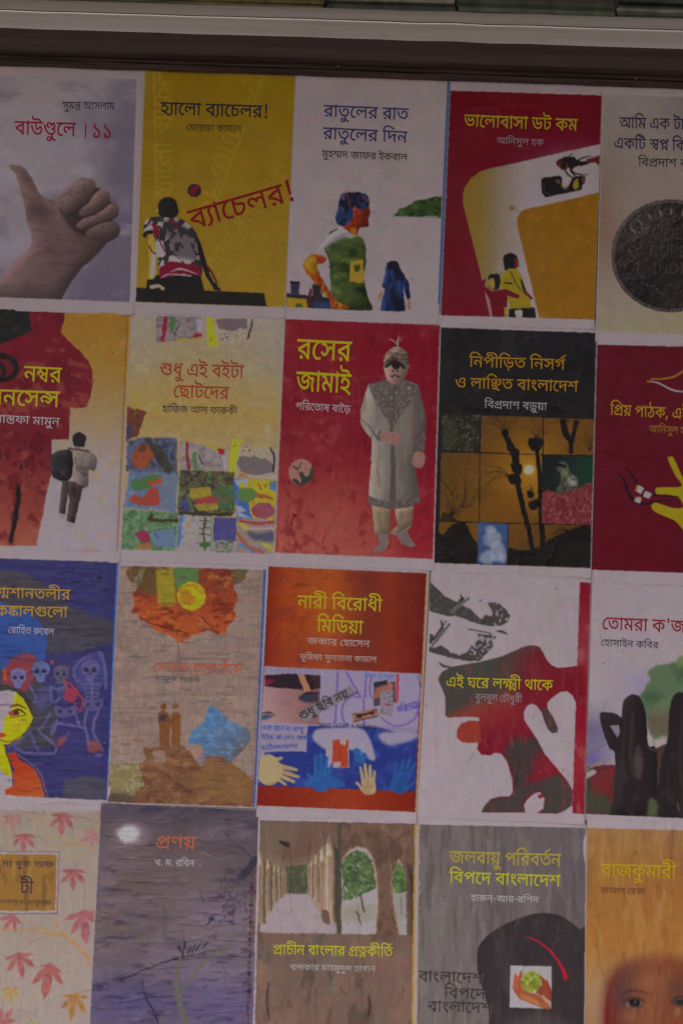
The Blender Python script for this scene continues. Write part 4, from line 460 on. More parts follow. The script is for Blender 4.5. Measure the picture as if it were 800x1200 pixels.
A.fill([(118, 900), (132, 910), (128, 1015), (108, 1020), (112, 960)], (160, 150, 150), cv=True)
A.line([(100, 875), (118, 905), (135, 915)], 7, (120, 20, 30))
shirt = [(75, 790), (85, 760), (110, 742), (150, 740), (200, 738), (260, 755), (300, 785), (325, 820), (340, 900), (352, 1000), (348, 1020), (250, 1010), (155, 1030), (145, 960), (132, 880), (125, 815), (88, 830)]
m = A.fill(shirt, (158, 146, 152), cv=False, part='man_figure')
A.tint(m, (44, 38, 42), .95, 6, 8, .02, .12, oct=3)
A.fill([(165, 760), (210, 750), (300, 800), (330, 860), (335, 945), (230, 935), (205, 900), (170, 800)], (60, 54, 58), .55, soft=2, rough=2, rs=4)
A.fill([(78, 800), (110, 770), (118, 810), (90, 832)], (156, 146, 154))
A.line([(78, 835), (92, 815), (122, 812)], [22, 16, 18], (34, 30, 32))
A.line([(118, 770), (135, 800), (130, 840)], [18, 26, 16], (130, 18, 44), rough=.8, rs=3)
A.line([(200, 745), (225, 775), (245, 790)], 8, (120, 20, 44)); A.line([(150, 850), (170, 890), (185, 910)], 6, (120, 20, 44))
A.fill([(150, 980), (200, 948), (330, 965), (350, 1015), (260, 1008), (155, 1030)], (122, 14, 44), rough=1, rs=4)
A.line([(200, 1000), (250, 985), (330, 1010)], [3, 10, 3], (160, 140, 150)); A.line([(160, 1025), (200, 1010), (300, 1018)], 6, (158, 140, 148))
A.fill([(322, 820), (345, 870), (372, 960), (425, 1065), (405, 1078), (368, 1020), (345, 960), (330, 900)], (34, 28, 30))
A.line([(370, 965), (400, 1010), (420, 1050)], 8, (120, 22, 30)); A.line([(385, 1000), (410, 1050)], 6, (170, 148, 60))
A.fill([(402, 1060), (432, 1072), (440, 1088), (405, 1084)], (34, 30, 30))
A.oval(190, 692, 46, 44, (36, 31, 32)); A.fill([(150, 700), (235, 700), (228, 740), (165, 742), (140, 715)], (36, 31, 32), cv=True)
A.fill([(100, 1062), (150, 1055), (178, 1075), (165, 1088), (150, 1072), (110, 1080)], (160, 146, 120), rough=.5)
A.oval(140, 712, 6, 10, (170, 146, 60))
A.oval(314, 618, 33, 31, (44, 32, 34)); A.fill([(290, 630), (300, 605), (325, 592), (340, 600), (322, 625), (305, 645)], (118, 22, 36), cv=True, soft=.5)
A.text('author_lettering', 'মোস্তফা কামাল', (275, 307), (533, 314), 31, (58, 50, 36), bold=3)
A.text('title_lettering', 'হ্যালো ব্যাচেলর!', (155, 204), (662, 222), 56, (38, 36, 48))
A.text('slanted_lettering', 'ব্যাচেলর!', (278, 716), (768, 574), 88, (118, 26, 30))

A = sheet([(347, 84), (529, 92), (513, 381), (334, 374)], 'white cover poster with a boy in a green shirt and a small woman in blue', (.5, .5, 0))
A.cover([(347, 88), (523, 95), (512, 369), (335, 361)])
A.z(330, 70, 3.75)
A.shade(.03, 20)
tree = [(478, 690), (500, 680), (520, 660), (555, 645), (585, 628), (630, 615), (680, 606), (720, 608), (720, 700), (650, 690), (600, 695), (540, 692)]
m = A.fill(tree, (54, 70, 44), rough=1.2, rs=3, part='green_hill'); A.tint(m, (34, 42, 30), .9, 8, 5, 0, .3); A.tint(m, (76, 98, 48), .7, 8, 5, .1, .3, seed=3)
A.line([(480, 692), (560, 690), (700, 700)], [3, 8, 6], (70, 84, 70), .5, soft=1)
sh = [(195, 810), (240, 785), (262, 775), (300, 790), (335, 778), (362, 800), (372, 850), (368, 915), (362, 960), (375, 1040), (392, 1105), (230, 1100), (215, 1000), (212, 930), (205, 880), (192, 850)]
m = A.fill(sh, (62, 76, 44), cv=True, part='boy_figure'); A.tint(m, (36, 46, 34), .8, 22, 14, -.1, .4); A.tint(m, (98, 106, 50), .7, 16, 9, .05, .5, seed=5); A.puff(m, 8, .5)
A.fill([(300, 890), (360, 880), (362, 985), (300, 980)], (150, 124, 44), rough=1, rs=3); A.fill([(315, 905), (345, 900), (340, 940), (320, 935)], (60, 66, 40), rough=1, rs=3)
A.fill([(262, 740), (300, 765), (325, 778), (260, 790), (190, 830), (150, 855), (205, 780)], (158, 148, 154), cv=True); A.puff(A.last, 5, .25)
A.line([(210, 770), (245, 748)], 8, (60, 58, 56)); A.line([(185, 835), (230, 800)], 5, (110, 108, 100), .7)
m = A.fill([(96, 905), (110, 875), (145, 858), (195, 875), (188, 895), (155, 905), (165, 940), (195, 1000), (230, 1060), (290, 1085), (285, 1102), (215, 1095), (205, 1060), (150, 990), (105, 935)], (146, 72, 30), cv=True)
A.fill([(98, 905), (115, 880), (150, 870), (160, 900), (150, 950), (110, 930)], (158, 118, 34), .9, soft=1, rough=1, rs=3); A.line([(160, 960), (210, 1040), (250, 1085)], [20, 26, 20], (132, 52, 32), .9, soft=.6); A.tint(m, (160, 120, 40), .8, 5, 8, .1, .3); A.puff(m, 4, .4); A.fill([(150, 862), (195, 875), (180, 900), (155, 895)], (140, 52, 30), .9, soft=1)
A.fill([(265, 730), (300, 690), (320, 640), (370, 620), (385, 655), (388, 690), (378, 705), (380, 738), (345, 742), (330, 775), (300, 765)], (128, 50, 34), cv=True); A.puff(A.last, 5, .5); A.tint(A.last, (96, 34, 30), .6, 5, 7, .05, .3)
A.fill([(300, 745), (330, 745), (330, 778), (305, 768)], (172, 104, 34), soft=1)
m = A.fill([(262, 600), (290, 588), (350, 588), (378, 602), (384, 640), (350, 665), (318, 650), (312, 700), (285, 732), (248, 730), (238, 700), (248, 650)], (42, 54, 92), cv=True); A.tint(m, (34, 34, 44), .9, 9, 9, .05, .2); A.tint(m, (64, 84, 128), .7, 7, 7, .15, .3, seed=3)
A.line([(262, 610), (285, 595), (300, 650)], 5, (140, 50, 50), .8); A.line([(360, 605), (380, 630)], 6, (140, 48, 44), .8)
m = A.fill([(455, 920), (470, 892), (500, 888), (515, 910), (535, 945), (558, 985), (565, 1050), (552, 1060), (535, 1000), (540, 1108), (435, 1108), (440, 1060), (455, 1010), (440, 1000), (452, 950)], (44, 62, 110), cv=False, part='woman_figure'); A.tint(m, (32, 34, 56), .85, 7, 16, -.1, .35); A.puff(m, 4, .5)
A.fill([(462, 900), (480, 888), (505, 892), (516, 915), (520, 960), (500, 965), (490, 930), (470, 925)], (34, 33, 46), cv=True); A.line([(485, 1010), (500, 1060), (520, 1105)], [30, 50, 50], (30, 30, 40), .7, soft=2)
A.line([(440, 1020), (425, 1060)], [8, 12], (150, 100, 70)); A.line([(560, 1060), (562, 1100)], [6, 10], (150, 90, 60))
A.fill([(20, 1028), (210, 1050), (215, 1098), (20, 1090)], (44, 44, 52)); A.fill([(22, 1048), (112, 1056), (112, 1094), (22, 1090)], (150, 122, 34)); A.fill([(60, 1078), (90, 1074), (92, 1092), (60, 1090)], (60, 76, 50))
A.fill([(140, 1070), (215, 1072), (215, 1098), (140, 1096)], (52, 64, 104), .8, soft=1)
A.fill([(38, 980), (80, 980), (76, 1035), (42, 1030)], (54, 48, 70), soft=.5); A.line([(38, 982), (80, 984)], 10, (34, 30, 40)); A.fill([(135, 990), (170, 992), (180, 1050), (138, 1050)], (46, 40, 44), soft=.5); A.line([(128, 1010), (122, 1092)], 12, (90, 30, 40))
A.text('title_lettering', 'রাতুলের রাত', (185, 205), (557, 220), 50, NAVY)
A.text('title_lettering', 'রাতুলের দিন', (182, 303), (552, 321), 50, NAVY)
A.text('author_lettering', 'মুহম্মদ জাফর ইকবাল', (178, 404), (552, 420), 29, INK, bold=3)

A = sheet([(523, 95), (705, 101), (695, 387), (511, 382)], 'crimson cover poster crossed by a curved white and amber band', (.6, .7, 0), gloss=1)
A.cover([(523.5, 95), (705, 101), (696, 386), (511.5, 380)], None)
A.fill([(524, 97), (527.3, 97), (515.6, 369), (512.3, 369)], (74, 100, 148), part='blue_spine')
A.cover([(527.5, 108), (704, 113.5), (696, 375.5), (516.5, 370.5)])
A.fill([(510, 90), (710, 90), (710, 390), (510, 390)], (114, 8, 34)); A.shade(.06, 30)
A.z(510, 90, 4)
band = [(800, 314), (240, 440), (200, 455), (165, 482), (138, 520), (127, 560), (128, 600), (140, 650), (215, 950), (268, 1160), (490, 1160), (382, 700), (380, 680), (384, 662), (398, 640), (420, 628), (800, 540)]
m = A.mask(band)
A.put(m, (152, 138, 144)); A.grad(m, [(0, (146, 112, 34)), (.25, (148, 118, 50)), (.55, (150, 132, 110)), (1, (150, 138, 144))], (130, 560), (430, 560), .95)
A.put(A.mask(band)*A.noise(20)**2, (150, 130, 90), .4)
A.gauss(640, 520, 200, 160, (154, 142, 148), .8); 
A.gauss(400, 1050, 150, 150, (154, 142, 148), .5)
for i in range(len(A.parts)): pass
A.parts.append(('white_band', [A.u(band)], None))
m = A.fill([(800, 540), (420, 628), (398, 640), (384, 662), (380, 680), (382, 700), (490, 1160), (800, 1160)], (150, 102, 22), part='amber_panel'); A.shade(.06, 14, m=m); A.tint(m, (166, 122, 52), .5, 12, 8, .3, .6)
A.line([(215, 940), (262, 1150)], 6, (158, 140, 146), .8, cv=False)
m = A.fill([(492, 490), (505, 478), (580, 468), (592, 480), (590, 520), (620, 520), (640, 478), (680, 470), (700, 475), (698, 500), (685, 515), (682, 535), (560, 560), (512, 572), (498, 550)], (34, 28, 30), part='telephone_drawing')
A.fill([(560, 490), (585, 488), (580, 510), (570, 508)], (120, 70, 30), rough=.5); A.line([(505, 500), (512, 545), (540, 560)], 4, (70, 66, 66)); A.fill([(592, 500), (620, 505), (612, 535), (595, 525)], (160, 140, 120), soft=.8); A.fill([(645, 495), (665, 480), (668, 525), (650, 535), (640, 520)], (160, 130, 40), rough=.6, rs=3); A.fill([(680, 475), (700, 478), (696, 505), (682, 500)], (120, 50, 40))
m = A.fill([(562, 410), (575, 390), (610, 378), (650, 382), (655, 400), (700, 402), (780, 370), (790, 440), (745, 405), (700, 420), (660, 425), (640, 440), (620, 430), (600, 445), (575, 432)], (36, 28, 28), rough=1, rs=3, part='hand_drawing')
A.tint(m, (160, 44, 34), .9, 6, 6, .15, .2); A.fill([(700, 392), (780, 374), (780, 415), (720, 402)], (130, 26, 36), .8, rough=1, rs=3); A.fill([(735, 400), (775, 420), (780, 450), (755, 415)], (170, 140, 40), rough=1)
A.fill([(565, 415), (585, 432), (600, 455), (580, 440)], (170, 140, 40), rough=.8)
for P in [[(610, 400), (605, 440), (625, 470), (650, 480)], [(625, 405), (640, 450), (680, 465), (715, 465)], [(640, 400), (630, 440), (660, 475), (690, 480)], [(660, 400), (690, 385), (730, 376)]]: A.line(P, [5, 6, 2], (32, 26, 28))
A.line([(632, 395), (630, 372), (640, 368)], 4, (34, 28, 28))
A.oval(356, 622, 6, 6, (90, 70, 20))
for a in range(7):
    t = a*.9; A.line([(356+9*math.cos(t), 622+9*math.sin(t)), (356+22*math.cos(t), 622+18*math.sin(t))], 4, (158, 130, 40), .8)
A.oval(352, 872, 35, 40, (32, 28, 34), part='couple_drawing'); A.fill([(372, 850), (388, 870), (388, 895), (370, 905)], (120, 40, 36)); A.fill([(318, 850), (350, 838), (360, 905), (325, 910)], (32, 28, 34), cv=True)
A.fill([(340, 905), (378, 905), (400, 935), (420, 1000), (452, 1040), (440, 1055), (450, 1088), (350, 1095), (330, 1010), (305, 1000), (318, 930)], (158, 136, 30), cv=False)
A.line([(300, 1000), (305, 960), (330, 925)], 14, (166, 142, 40)); A.line([(350, 918), (370, 960), (400, 1010)], 4, (50, 40, 30)); A.line([(320, 970), (360, 975)], 8, (50, 36, 28)); A.fill([(395, 950), (408, 965), (430, 1020), (405, 1000)], (50, 40, 30), rough=.5); A.line([(410, 1010), (452, 1045)], 12, (110, 30, 34))
A.fill([(342, 1092), (462, 1086), (470, 1150), (340, 1145)], (34, 30, 32)); A.fill([(375, 1098), (410, 1095), (405, 1145), (370, 1130)], (160, 150, 140), rough=.8, rs=3)
A.fill([(248, 938), (275, 930), (300, 935), (298, 990), (275, 1005), (250, 990)], (36, 30, 32), cv=True); A.fill([(245, 965), (270, 950), (276, 990), (262, 1000)], (166, 142, 60), cv=True)
A.fill([(215, 962), (235, 950), (228, 985), (262, 1010), (330, 1000), (395, 1030), (385, 1045), (335, 1030), (335, 1145), (270, 1150), (252, 1045), (222, 1000)], (112, 14, 36), cv=False); A.fill([(320, 1085), (334, 1085), (334, 1140), (322, 1140)], (166, 140, 40))
A.text('title_lettering', 'ভালোবাসা ডট কম', (133, 184), (663, 205), 55, (158, 138, 34))
A.text('author_lettering', 'আনিসুল হক', (286, 290), (503, 301), 28, (136, 116, 124), bold=3)
A.t = (0, 0, 1); A.line([(703, 101), (704, 112)], .7, (90, 80, 86), cv=False)

A = sheet([(705, 99), (889, 106), (878, 409), (696, 401)], 'cream cover poster with a large old silver coin, right end of top row', (.4, .5, 0))
A.cover([(706, 112), (885, 119), (878, 397), (697.5, 389)])
A.grad(A.whole(), [(0, (138, 128, 128)), (.3, (128, 114, 108)), (.6, (122, 100, 90)), (.8, (138, 124, 112)), (1, (144, 134, 112))], (720, 110), (700, 392))
A.gauss(770, 260, 80, 150, (148, 136, 132), .6); A.gauss(820, 110, 40, 60, (100, 96, 108), .6); A.gauss(800, 380, 60, 20, (146, 138, 100), .5); A.gauss(700, 260, 20, 60, (128, 96, 80), .5)
A.shade(.03, 10)
A.z(690, 90, 3.871)
cx, cy, r = 365, 817, 268
m = A.oval(cx, cy, r, 256, (52, 48, 49), part='silver_coin')
A.grad(m, [(0, (66, 60, 60)), (.5, (42, 38, 40)), (1, (56, 51, 50))], (150, 650), (560, 1000))
A.gauss(300, 730, 90, 90, (84, 76, 78), .5); A.shade(.2, 8, m=m); A.carve(m, 8, .2); A.carve(m, 2.5, .14); A.put(A.oval(cx, cy, 150, 142, (60, 56, 57), 0)*0+A.mask([(cx+150*math.cos(t), cy+142*math.sin(t)) for t in np.linspace(0, 6.2, 40)], soft=4), (46, 42, 44), .45); A.carve(m, 4, .2)
for k in range(150):
    t = 2*math.pi*k/150; A.line([(cx+252*math.cos(t), cy+241*math.sin(t)), (cx+264*math.cos(t), cy+252*math.sin(t))], 4, (132, 122, 116), .8, cv=False)
t = np.linspace(0, 2*math.pi, 80); A.line(np.stack([cx+246*np.cos(t), cy+235*np.sin(t)], 1), 3, (34, 32, 36), .7, cv=False)
rr = np.random.default_rng(3)
for k in range(90):
    t = math.pi*(.55+ .95*k/45) if k < 45 else -math.pi*(.55+.95*(k-45)/45)+math.pi; R = 165+rr.uniform(-22, 22); x = cx+R*math.cos(t); y = cy+.95*R*math.sin(t); a = t+rr.uniform(.3, 1.6)
    A.line([(x, y), (x+16*math.cos(a), y+16*math.sin(a))], [3, 9, 1], (128, 119, 112) if k % 2 else (24, 22, 24), .9)
for w, a0, R in (('INDIA', -2.25, 222), ):
    pass
for i, (w, y, x0, x1, h) in enumerate((('ONE', 690, 272, 420, 46), ('RUPEE', 770, 262, 480, 46), ('INDIA', 850, 275, 470, 42))): A.words(w, (x0, y), (x1, y+4), h, (24, 22, 26), .6); A.words(w, (x0+3, y+3), (x1+3, y+7), h, (104, 96, 92), .4)
for k in range(9):
    t = math.radians(-145+k*14); x = cx+208*math.cos(t); y = cy+200*math.sin(t)
    A.line([(x-14*math.cos(t), y-14*math.sin(t)), (x+14*math.cos(t), y+14*math.sin(t))], 8, (122, 114, 108), .8); A.line([(x-12*math.sin(t), y+12*math.cos(t)), (x, y)], 5, (90, 84, 82), .4)
A.text('title_lettering', 'আমি এক টাকা', (133, 190), (362, 196), 48, (46, 40, 66), ref='আমি এক')
A.text('title_lettering', 'একটি স্বপ্ন কিনি', (108, 283), (356, 292), 47, (46, 40, 66), ref='একটি স্বপ্ন')
A.text('author_lettering', 'বিপ্রদাশ বড়ুয়া', (218, 374), (392, 380), 36, (44, 38, 46), ref='বিপ্রদাশ', bold=3)
A.t = (0, 0, 1); A.line([(706, 100), (704, 114)], .8, (90, 80, 86), cv=False)

# ---- row two ---------------------------------------------------------------
A = sheet([(-32, 351), (156, 357), (141, 660), (-46, 653)], 'cover poster with a huge red figure and a small walking boy carrying a black bag', (1.0, 1.2, 0), gloss=1)
A.cover([(-28, 362), (154, 368), (139, 648), (-42, 641)])
A.grad(A.whole(), [(0, (146, 104, 36)), (.22, (148, 112, 50)), (.42, (148, 124, 92)), (.62, (148, 136, 138)), (1, (148, 137, 145))], (80, 370), (65, 645))
A.tint(A.whole(), (166, 130, 70), .35, 9, 14, .2, .5)
A.fill([(151.5, 367), (154, 367), (141, 646), (138, 646)], (160, 112, 30)); A.fill([(150, 367), (151.5, 367), (138, 646), (137, 646)], (90, 76, 70), .5)
A.z(0, 350, 3.871)
fig = [(-120, 0), (296, 60), (298, 100), (280, 155), (320, 200), (370, 245), (405, 285), (422, 330), (425, 390), (415, 450), (398, 492), (350, 502), (325, 495), (320, 560), (318, 640), (240, 640), (238, 800), (212, 900), (200, 980), (180, 1060), (172, 1122), (-130, 1122)]
m = A.fill(fig, (112, 34, 36), part='giant_red_figure'); A.grad(m, [(0, (106, 24, 38)), (.55, (104, 30, 40)), (.8, (122, 52, 48)), (1, (146, 80, 64))], (140, 60), (90, 1110)); A.tint(m, (86, 22, 34), .6, 12, 16, .05, .4); A.tint(m, (134, 66, 56), .6, 14, 12, .25, .4, seed=6)
A.tint(A.mask([(-20, 600), (200, 600), (210, 860), (-20, 880)]), (70, 20, 30), .6, 7, 7, .1, .3)
A.fill([(-120, 0), (135, 55), (150, 150), (60, 190), (0, 210), (-120, 240)], (34, 32, 32), part='black_patch'); A.tint(A.last, (60, 54, 56), .35, 5, 5, .1, .3)
A.line([(88, 840), (85, 930), (70, 1020), (52, 1110)], [26, 22, 26, 18], (34, 28, 30), rough=.8); A.line([(100, 755), (104, 780)], 12, (40, 30, 32)); A.line([(0, 640), (6, 740)], 8, (40, 30, 32)); A.line([(0, 830), (60, 860), (110, 850), (200, 880)], [3, 6, 3], (84, 26, 34), .6)
A.line([(20, 900), (60, 990), (50, 1060)], 8, (110, 44, 44), .5, soft=1)
A.oval(363, 640, 31, 32, (40, 34, 36), part='walking_boy'); A.fill([(335, 655), (392, 655), (388, 675), (340, 675)], (40, 34, 36))
m = A.fill([(325, 680), (360, 675), (410, 690), (440, 720), (441, 760), (430, 785), (405, 780), (400, 852), (345, 855), (330, 790)], (118, 106, 102), cv=True); A.tint(m, (88, 78, 76), .8, 6, 8, .05, .3); A.line([(312, 680), (380, 690), (405, 690)], 8, (70, 50, 48))
A.puff(m, 5, .4); A.line([(345, 720), (360, 780), (395, 800)], 4, (80, 70, 68)); A.line([(415, 740), (405, 780)], 5, (78, 68, 66))
m = A.fill([(232, 740), (245, 705), (290, 688), (325, 690), (335, 740), (330, 810), (300, 830), (262, 822), (240, 800)], (40, 36, 40), cv=True, part='black_bag'); A.tint(m, (62, 56, 60), .6, 6, 6, .1, .3); A.puff(m, 5, .6)
m = A.fill([(288, 825), (330, 830), (378, 852), (372, 900), (355, 960), (342, 1020), (305, 1010), (318, 920), (312, 880), (300, 978), (272, 972), (282, 880)], (66, 54, 54), cv=False); A.tint(m, (44, 36, 38), .8, 5, 12, 0, .3); A.puff(m, 3, .4)
A.fill([(275, 975), (298, 978), (292, 998), (268, 992)], (136, 128, 130), rough=.5); A.fill([(308, 1015), (342, 1018), (330, 1038), (300, 1034)], (136, 128, 130), rough=.5)
A.words('৯', (-48, 205), (98, 205), 175, (36, 28, 30))
A.text('title_lettering', 'নম্বর', (115, 308), (285, 317), 66, (160, 142, 24))
A.text('title_lettering', 'ননসেন্স', (-42, 412), (275, 424), 70, (160, 142, 24))
A.text('author_lettering', 'মোস্তফা মামুন', (-40, 527), (275, 544), 34, (150, 138, 144), bold=3)
A.t = (0, 0, 1); imprint(A, 78, 645)

A = sheet([(155.5, 357), (335, 364), (321, 664), (140, 658)], 'pale yellow cover poster collaged with children\'s paintings', (.7, .7, 0))
A.cover([(154, 369.5), (333, 375.5), (321, 650), (143, 644.5)])
A.fill([(120, 340), (350, 340), (350, 680), (120, 680)], (152, 130, 86)); A.grad(A.whole(), [(0, (148, 136, 120)), (.35, (148, 130, 96)), (.7, (154, 128, 72)), (1, (150, 130, 96))], (240, 370), (235, 530)); A.gauss(320, 400, 40, 60, (148, 138, 130), .6); A.gauss(165, 380, 20, 40, (148, 138, 130), .5)
A.tint(A.whole(), (154, 142, 122), .4, 20, 14, .1, .5); A.shade(.04, 8)
A.z(140, 360, 4)
def kid(P, base, cols, sc=6, part='child_painting', label=None):
    m = A.fill(P, base, part=part, label=label)
    for i, (c, lo) in enumerate(cols): A.tint(m, c, .9, sc, sc*.8, lo, lo+.12, seed=i*7)
    A.shade(.12, 3, m=m); return m
R_, G_, B_, Y_, K_ = (138, 52, 44), (74, 104, 66), (66, 92, 136), (160, 138, 40), (50, 44, 50)
for dx, dy, sc in ((0, 0, 1), ):
    m = kid([(176, 42), (385, 48), (388, 150), (175, 168)], (128, 116, 118), [((104, 94, 98), .1)])
    A.line([(222, 42), (215, 100), (205, 165)], 16, (132, 34, 50)); A.fill([(235, 52), (268, 50), (262, 115), (240, 120)], (78, 104, 70), rough=.8, rs=3); A.line([(285, 80), (270, 110), (262, 130)], 4, K_); A.fill([(350, 130), (385, 118), (388, 140), (352, 145)], (140, 30, 44)); A.fill([(270, 148), (350, 150), (382, 145), (380, 158), (275, 163)], Y_, .9)
    A.fill([(362, 60), (398, 60), (390, 135), (370, 125)], (152, 142, 152), soft=1)
    m = kid([(412, 50), (632, 55), (605, 160), (540, 170), (440, 190), (414, 190)], (150, 138, 122), [])
    A.fill([(412, 50), (442, 52), (450, 120), (468, 180), (414, 192)], (164, 156, 40)); A.fill([(450, 60), (600, 56), (600, 100), (520, 115), (470, 105)], (104, 92, 94), rough=1); A.line([(628, 55), (612, 120), (600, 158)], [6, 10, 5], K_)
    for x, y, c in ((480, 160, (120, 40, 40)), (490, 135, B_), (500, 150, K_), (425, 158, R_)): A.line([(x, y), (x+14, y-6)], 5, c)
m = kid([(38, 468), (130, 490), (90, 610), (30, 620)], (104, 58, 48), [((70, 60, 50), .1), ((120, 84, 54), .2)])
A.fill([(36, 540), (70, 560), (60, 620), (20, 640)], (60, 60, 84), .7, soft=1)
m = kid([(40, 630), (110, 612), (272, 616), (272, 782), (34, 770)], (84, 88, 110), [((60, 60, 80), .1)]); A.fill([(60, 690), (100, 640), (150, 650), (170, 700), (130, 760), (70, 750)], (132, 70, 50), rough=1); A.fill([(110, 615), (180, 640), (235, 710), (268, 775), (210, 770), (170, 700)], (60, 58, 46), .8, rough=1); A.tint(m, (56, 50, 44), .6, 5, 8, .1, .3)
for x, y in ((212, 655), (238, 640), (250, 690), (225, 680)): A.oval(x, y, 8, 6, (52, 58, 88))
m = kid([(286, 628), (505, 665), (505, 770), (288, 765)], (138, 126, 126), [((116, 106, 110), .1)]); A.line([(322, 630), (322, 700), (330, 765)], 14, (130, 44, 54)); A.fill([(345, 680), (365, 680), (370, 765), (350, 765)], (84, 110, 74), rough=1, rs=3); A.line([(375, 690), (390, 740)], 5, K_); A.fill([(410, 642), (500, 665), (470, 672), (408, 655)], Y_); A.fill([(462, 665), (498, 668), (495, 695), (468, 690)], (142, 40, 44)); A.fill([(480, 700), (506, 700), (505, 770), (490, 770)], (150, 142, 150))
m = kid([(530, 620), (578, 622), (560, 660), (740, 665), (738, 810), (560, 790), (512, 800)], (150, 138, 122), []); A.fill([(528, 620), (578, 622), (556, 680), (545, 790), (512, 800)], (164, 156, 44)); A.fill([(560, 705), (640, 700), (720, 730), (715, 775), (640, 790), (570, 770), (552, 735)], (104, 92, 94), rough=1); A.line([(705, 660), (725, 700), (722, 775)], 8, K_); A.fill([(560, 775), (600, 790), (600, 800), (560, 798)], (160, 110, 70))
for x, y, c in ((535, 655, R_), (590, 660, B_), (605, 675, (130, 30, 70)), (575, 680, R_), (720, 720, B_)): A.line([(x, y), (x+14, y-5)], 6, c)
m = kid([(50, 770), (280, 782), (268, 962), (22, 942)], (90, 104, 132), [((110, 116, 140), .1)], 5); A.fill([(55, 810), (120, 800), (150, 780), (210, 790), (180, 830), (100, 865), (50, 850)], (72, 102, 64), rough=1); A.fill([(40, 905), (80, 870), (110, 895), (150, 840), (180, 850), (195, 900), (190, 935), (110, 935)], (142, 66, 54), rough=1); A.fill([(190, 790), (270, 800), (262, 950), (200, 940)], (98, 106, 120), .7, soft=1); A.fill([(130, 820), (200, 800), (205, 830), (140, 840)], (146, 74, 50), rough=.6)
m = kid([(285, 765), (540, 775), (542, 960), (275, 962)], (84, 78, 60), [((60, 54, 54), .05), ((90, 110, 70), .2)]); A.fill([(330, 850), (430, 840), (440, 890), (340, 900)], (150, 130, 50), .8, rough=1.5); A.fill([(355, 905), (420, 885), (530, 890), (530, 905), (440, 925), (360, 920)], (140, 60, 60), rough=1); A.fill([(285, 900), (320, 900), (345, 950), (290, 955)], (66, 62, 110), .8, soft=1); A.fill([(440, 860), (540, 830), (540, 945), (470, 950)], (66, 96, 68), .7, rough=2); A.fill([(350, 925), (470, 920), (460, 950), (370, 955)], (160, 136, 50), .7, rough=1)
A.fill([(275, 960), (542, 962), (520, 982), (280, 978)], (58, 54, 44))
m = kid([(535, 805), (735, 815), (728, 996), (552, 992)], (64, 92, 152), []); A.fill([(605, 808), (738, 815), (725, 996), (620, 992), (600, 900), (570, 880), (560, 820)], (162, 142, 44), rough=.5); A.oval(600, 880, 48, 34, (84, 112, 62)); A.fill([(640, 875), (720, 890), (722, 904), (645, 895)], (140, 84, 50)); A.oval(675, 955, 54, 38, (130, 70, 84)); A.tint(A.mask([(620, 915), (730, 915), (730, 995), (620, 995)]), (140, 56, 50), .5, 3, 3, .1, .2)
A.fill([(540, 812), (556, 845), (580, 820), (600, 850), (605, 808)], (140, 146, 170)); A.fill([(545, 925), (600, 958), (560, 960), (620, 990), (560, 985)], (140, 146, 170)); A.oval(728, 840, 22, 24, (84, 104, 140)); A.line([(650, 830), (665, 860)], 6, R_); A.line([(690, 830), (684, 850)], 6, R_)
m = kid([(20, 950), (278, 965), (262, 1145), (8, 1138)], (94, 118, 88), [((70, 100, 70), .0), ((110, 130, 104), .2)], 4); A.line([(160, 975), (150, 1000), (278, 1000)], 16, (66, 56, 44)); A.fill([(75, 1060), (110, 1045), (140, 1055), (150, 1100), (100, 1110)], (130, 50, 70), rough=1); A.fill([(150, 1050), (262, 1040), (262, 1130), (165, 1120)], (92, 112, 140), .9, rough=1); A.line([(165, 1060), (185, 1080)], 6, (60, 50, 60)); A.fill([(80, 1110), (160, 1105), (150, 1140), (90, 1138)], (146, 96, 60), .8, rough=1)
m = kid([(282, 972), (440, 985), (440, 1150), (268, 1142)], (142, 134, 134), []); A.fill([(282, 972), (305, 975), (290, 1060), (300, 1080), (268, 1142)], (70, 104, 160), rough=1, rs=3); A.line([(405, 985), (398, 1060), (405, 1140)], 8, (70, 60, 44))
for y in (1000, 1035, 1065, 1110): A.line([(375, y), (430, y+4)], 6, (70, 76, 60)); 
A.oval(405, 1115, 26, 12, (66, 92, 56)); A.oval(325, 1022, 10, 10, (166, 120, 80)); A.line([(435, 985), (430, 1145)], 6, (90, 120, 80))
m = kid([(445, 985), (552, 990), (548, 1100), (440, 1092)], (74, 68, 116), []); kid([(440, 1092), (550, 1100), (550, 1155), (436, 1150)], (128, 124, 120), [((84, 84, 70), .1)], 3)
for y in range(1105, 1160, 12): A.line([(535, y), (548, y)], 6, (150, 146, 150))
m = kid([(555, 995), (726, 998), (722, 1158), (550, 1152)], (134, 116, 110), []); A.line([(560, 1005), (620, 1060), (725, 1140)], [10, 26, 20], (164, 150, 60), soft=1); A.line([(560, 1000), (640, 1015), (725, 1010)], 14, (140, 60, 60)); A.line([(600, 1050), (650, 1080), (725, 1075)], [20, 40, 50], (76, 76, 96), soft=1.5); A.line([(555, 1060), (600, 1120), (680, 1150)], 14, (146, 74, 60), soft=1); A.line([(560, 1110), (640, 1150)], 10, (80, 110, 150)); A.line([(600, 1040), (725, 1040)], 8, (160, 140, 140))
A.text('title_lettering', 'শুধু এই বইটা', (190, 264), (584, 277), 58, (134, 58, 42))
A.text('title_lettering', 'ছোটদের', (254, 368), (516, 377), 56, (134, 58, 42))
A.text('author_lettering', 'হাফিজ আল ফারুকী', (203, 464), (554, 473), 30, (54, 46, 50), bold=3)
A.t = (0, 0, 1); imprint(A, 260, 650.5)

